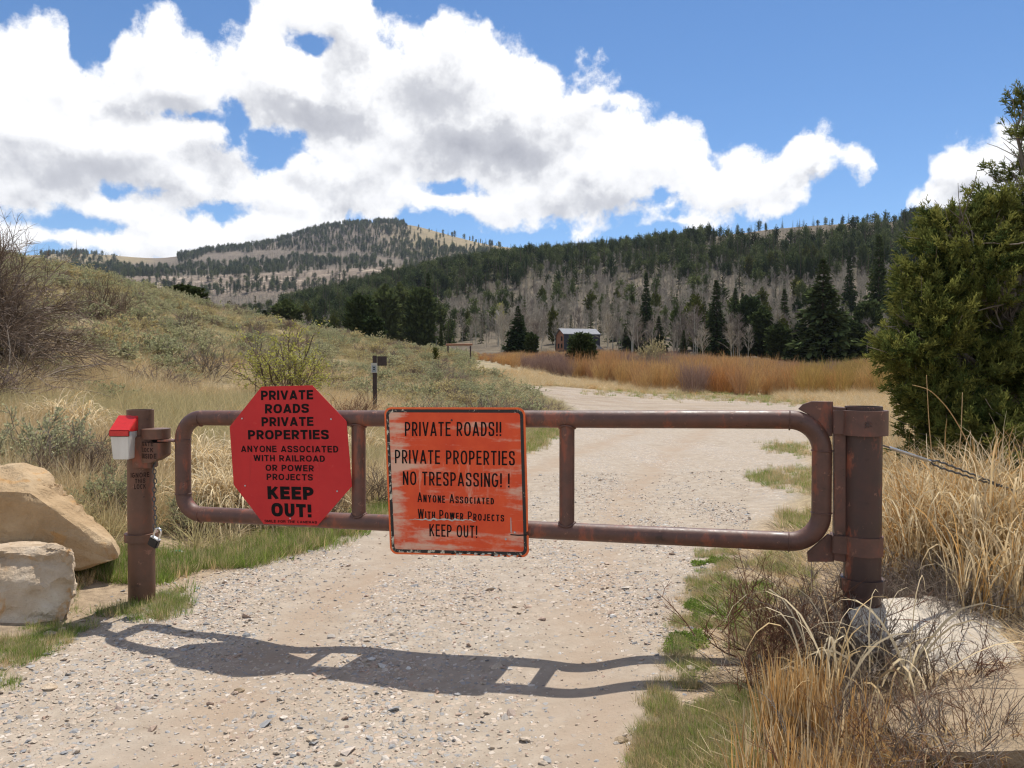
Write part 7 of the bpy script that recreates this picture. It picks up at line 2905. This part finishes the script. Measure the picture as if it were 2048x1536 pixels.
# --- the near juniper on the right
def near_juniper():
    rg = r_(800)
    Yc = 8.6
    x = (2060 - 1024) / F * Yc
    z = float(gz(x, Yc))
    t = thing('juniper', (x, Yc, z), 'large near juniper with yellow green tips filling the right edge', 'tree')
    # crown lobes: (px, py, depth, rx, ry(depth), rz) in metres
    lobes = [(2030, 800, 8.2, .95, 1.0, .70), (1915, 760, 7.9, .50, .6, .50), (1880, 800, 7.7, .24, .4, .30), (1850, 700, 7.9, .28, .4, .34), (1868, 620, 8.0, .24, .4, .40), (1850, 560, 8.2, .13, .3, .32),
             (1945, 640, 8.1, .42, .6, .55), (2040, 640, 8.4, .62, .8, .8), (1935, 520, 8.2, .34, .5, .48), (1900, 470, 8.3, .20, .35, .26), (1990, 500, 8.5, .36, .6, .50), (2055, 420, 8.7, .36, .6, .60),
             (2030, 395, 8.7, .14, .3, .32), (2080, 320, 8.8, .30, .5, .80), (2062, 250, 8.8, .14, .3, .45), (1965, 440, 8.5, .14, .3, .22), (2180, 600, 8.8, 1.0, 1.2, 1.6), (2170, 850, 8.2, 1.1, 1.2, .9), (1925, 870, 7.5, .30, .5, .34),
             (2010, 900, 7.2, .60, .6, .36), (1870, 880, 7.5, .20, .3, .25), (1815, 640, 7.9, .13, .3, .17), (1802, 705, 7.8, .13, .3, .13), (1880, 700, 7.8, .3, .4, .35), (1985, 590, 8.0, .25, .4, .3)]
    C = np.array([at(a, b, c) for a, b, c, *_ in lobes]) - np.array([x, Yc, z])
    Rr = np.array([l[3:6] for l in lobes])
    # limbs from the trunk to the lobes
    g = Geo()
    limbs = []
    trunk = np.array([[0, 0, -.2], [.05, 0, .6], [-.1, .05, 1.5], [.05, 0, 2.6], [.1, 0, 3.9]])
    V, q = tubes(trunk[None], np.array([[.17, .15, .11, .07, .03]]), 8)
    obj('trunk', mesh_np('trunk', V, None, q, [M['bark_grey']], smooth=True), t)
    ends = []
    for i, (c, r) in enumerate(zip(C, Rr)):
        base = trunk[min(3, max(0, int(c[2] / 1.2)))]
        for k in range(5):
            e = c + rg.normal(0, .35, 3) * r
            ends.append((base, e))
    P = np.array([[b, b * .6 + e * .4 + rg.normal(0, .06, 3), b * .25 + e * .75 + rg.normal(0, .06, 3), e] for b, e in ends])
    V, q = tubes(P, np.array([[.045, .032, .02, .008]]) * rg.uniform(.6, 1.2, (len(P), 1)), 5)
    g.add(V, quads=q)
    S, D = spawn(rg, P, 7, (.3, 1.0), .45, 1)
    T = walk(rg, S, D, rg.uniform(.2, .6, len(S)), 4, .15, .06)
    V, q = tubes(T, .007 * np.linspace(1, .4, 4)[None] * np.ones((len(T), 1)), 3)
    g.add(V, quads=q)
    # a few bare pale snags
    for a_, b_, c_ in (((1985, 478), (2048, 476), 7.6), ((1935, 620), (1990, 600), 7.5), ((1945, 560), (1985, 590), 7.6), ((1900, 455), (1915, 470), 8.0)):
        p0, p1 = at(*a_, c_) - np.array([x, Yc, z]), at(*b_, c_) - np.array([x, Yc, z])
        S0 = np.array([p1, ])
        Pq = walk(rg, S0 + np.array([[.25, .1, 0]]), norm(p0 - p1)[None], np.array([np.linalg.norm(p1 - p0) + .3]), 6, .10, 0)
        V, q = tubes(Pq, np.linspace(.011, .003, 6)[None], 5)
        g.add(V, quads=q)
    obj('limbs', g.mesh('limbs', [M['bark_grey']]), t)
    # foliage sprigs
    SPR = []
    for i in range(4):
        rs = r_(820 + i)
        gg = Geo()
        S = np.zeros((1, 3))
        P = walk(rs, S, np.array([[.15, 0, 1.0]]), np.array([.20]), 5, .12, .03)
        S1, D1 = spawn(rs, P, 16, (.4, .95), .1, 1)
        P1 = walk(rs, S1, D1, rs.uniform(.04, .11, 16), 3, .15, .12)
        S2, D2 = spawn(rs, P1, 6, (.35, .9), .1, 1)
        P2 = walk(rs, S2, D2, rs.uniform(.015, .045, len(S2)), 2, .1, .05)
        for PP, w_, D_ in ((P1, .008, D1), (P2, .0105, D2)):
            kk = PP.shape[1]
            V, q = ribbons(PP, w_ * np.linspace(1, .45, kk)[None] * np.ones((len(PP), 1)), norm(np.cross(D_, rs.normal(size=D_.shape))))
            gg.add(V, quads=q)
        SPR.append(gg.mesh('sprig', [M['juniper_leaf']]))
    col = proto_set('juniper_sprig', SPR)
    pts, rots = [], []
    for c, r in zip(C, Rr):
        vol = r[0] * r[1] * r[2]
        n = int(1900 * vol ** .72) + 110
        d = sphere_dirs(rg, n, -1, 1)
        rad = rg.uniform(.35, 1.0, n) ** .5
        lump = 1 + .50 * fbm(d[:, 0] * 2.8 + c[0], d[:, 1] * 2.8, d[:, 2] * 2.8 + c[2], oct=3, seed=5)
        p = c + d * r * (rad * lump)[:, None]
        keep = (fbm(p[:, 0] * 2.6, p[:, 1] * 2.6, p[:, 2] * 2.6, oct=2, seed=6) > -.04) & (p[:, 2] > .02)
        p, d = p[keep], d[keep]
        pts.append(p)
        # sprigs point outward and up
        dirv = norm(d * .8 + np.array([0, 0, .75]) + rg.normal(0, .35, d.shape))
        rots.append(dirv)
    pts, dirs = np.concatenate(pts), np.concatenate(rots)
    # euler that takes +Z to dir
    ay = np.arccos(np.clip(dirs[:, 2], -1, 1))
    azr = np.arctan2(dirs[:, 1], dirs[:, 0])
    rot = np.stack([0 * ay, ay, azr], -1).astype(np.float32)
    print('sprigs', len(pts))
    scatter('crown', col, pts, None, rg.uniform(.55, 1.2, len(pts)), rg.integers(0, 4, len(pts)), kind='stuff', parent=t, rot=rot)


near_juniper()


def build_haze():
    mt, nt, out = new_mat('thin_mountain_haze')
    v = nt.n.new('ShaderNodeVolumePrincipled')
    v.inputs['Color'].default_value = (0.72, 0.80, 0.95, 1)
    v.inputs['Density'].default_value = 0.000055
    v.inputs['Anisotropy'].default_value = 0.2
    nt.l.new(v.outputs[0], out.inputs['Volume'])
    bm = box_bm(0, 0, 225, 9000, 9000, 600)
    o = bm_obj('haze', bm, mt)
    o['kind'] = 'stuff'
    o['label'] = 'thin bluish air haze in front of the far hills'


build_haze()
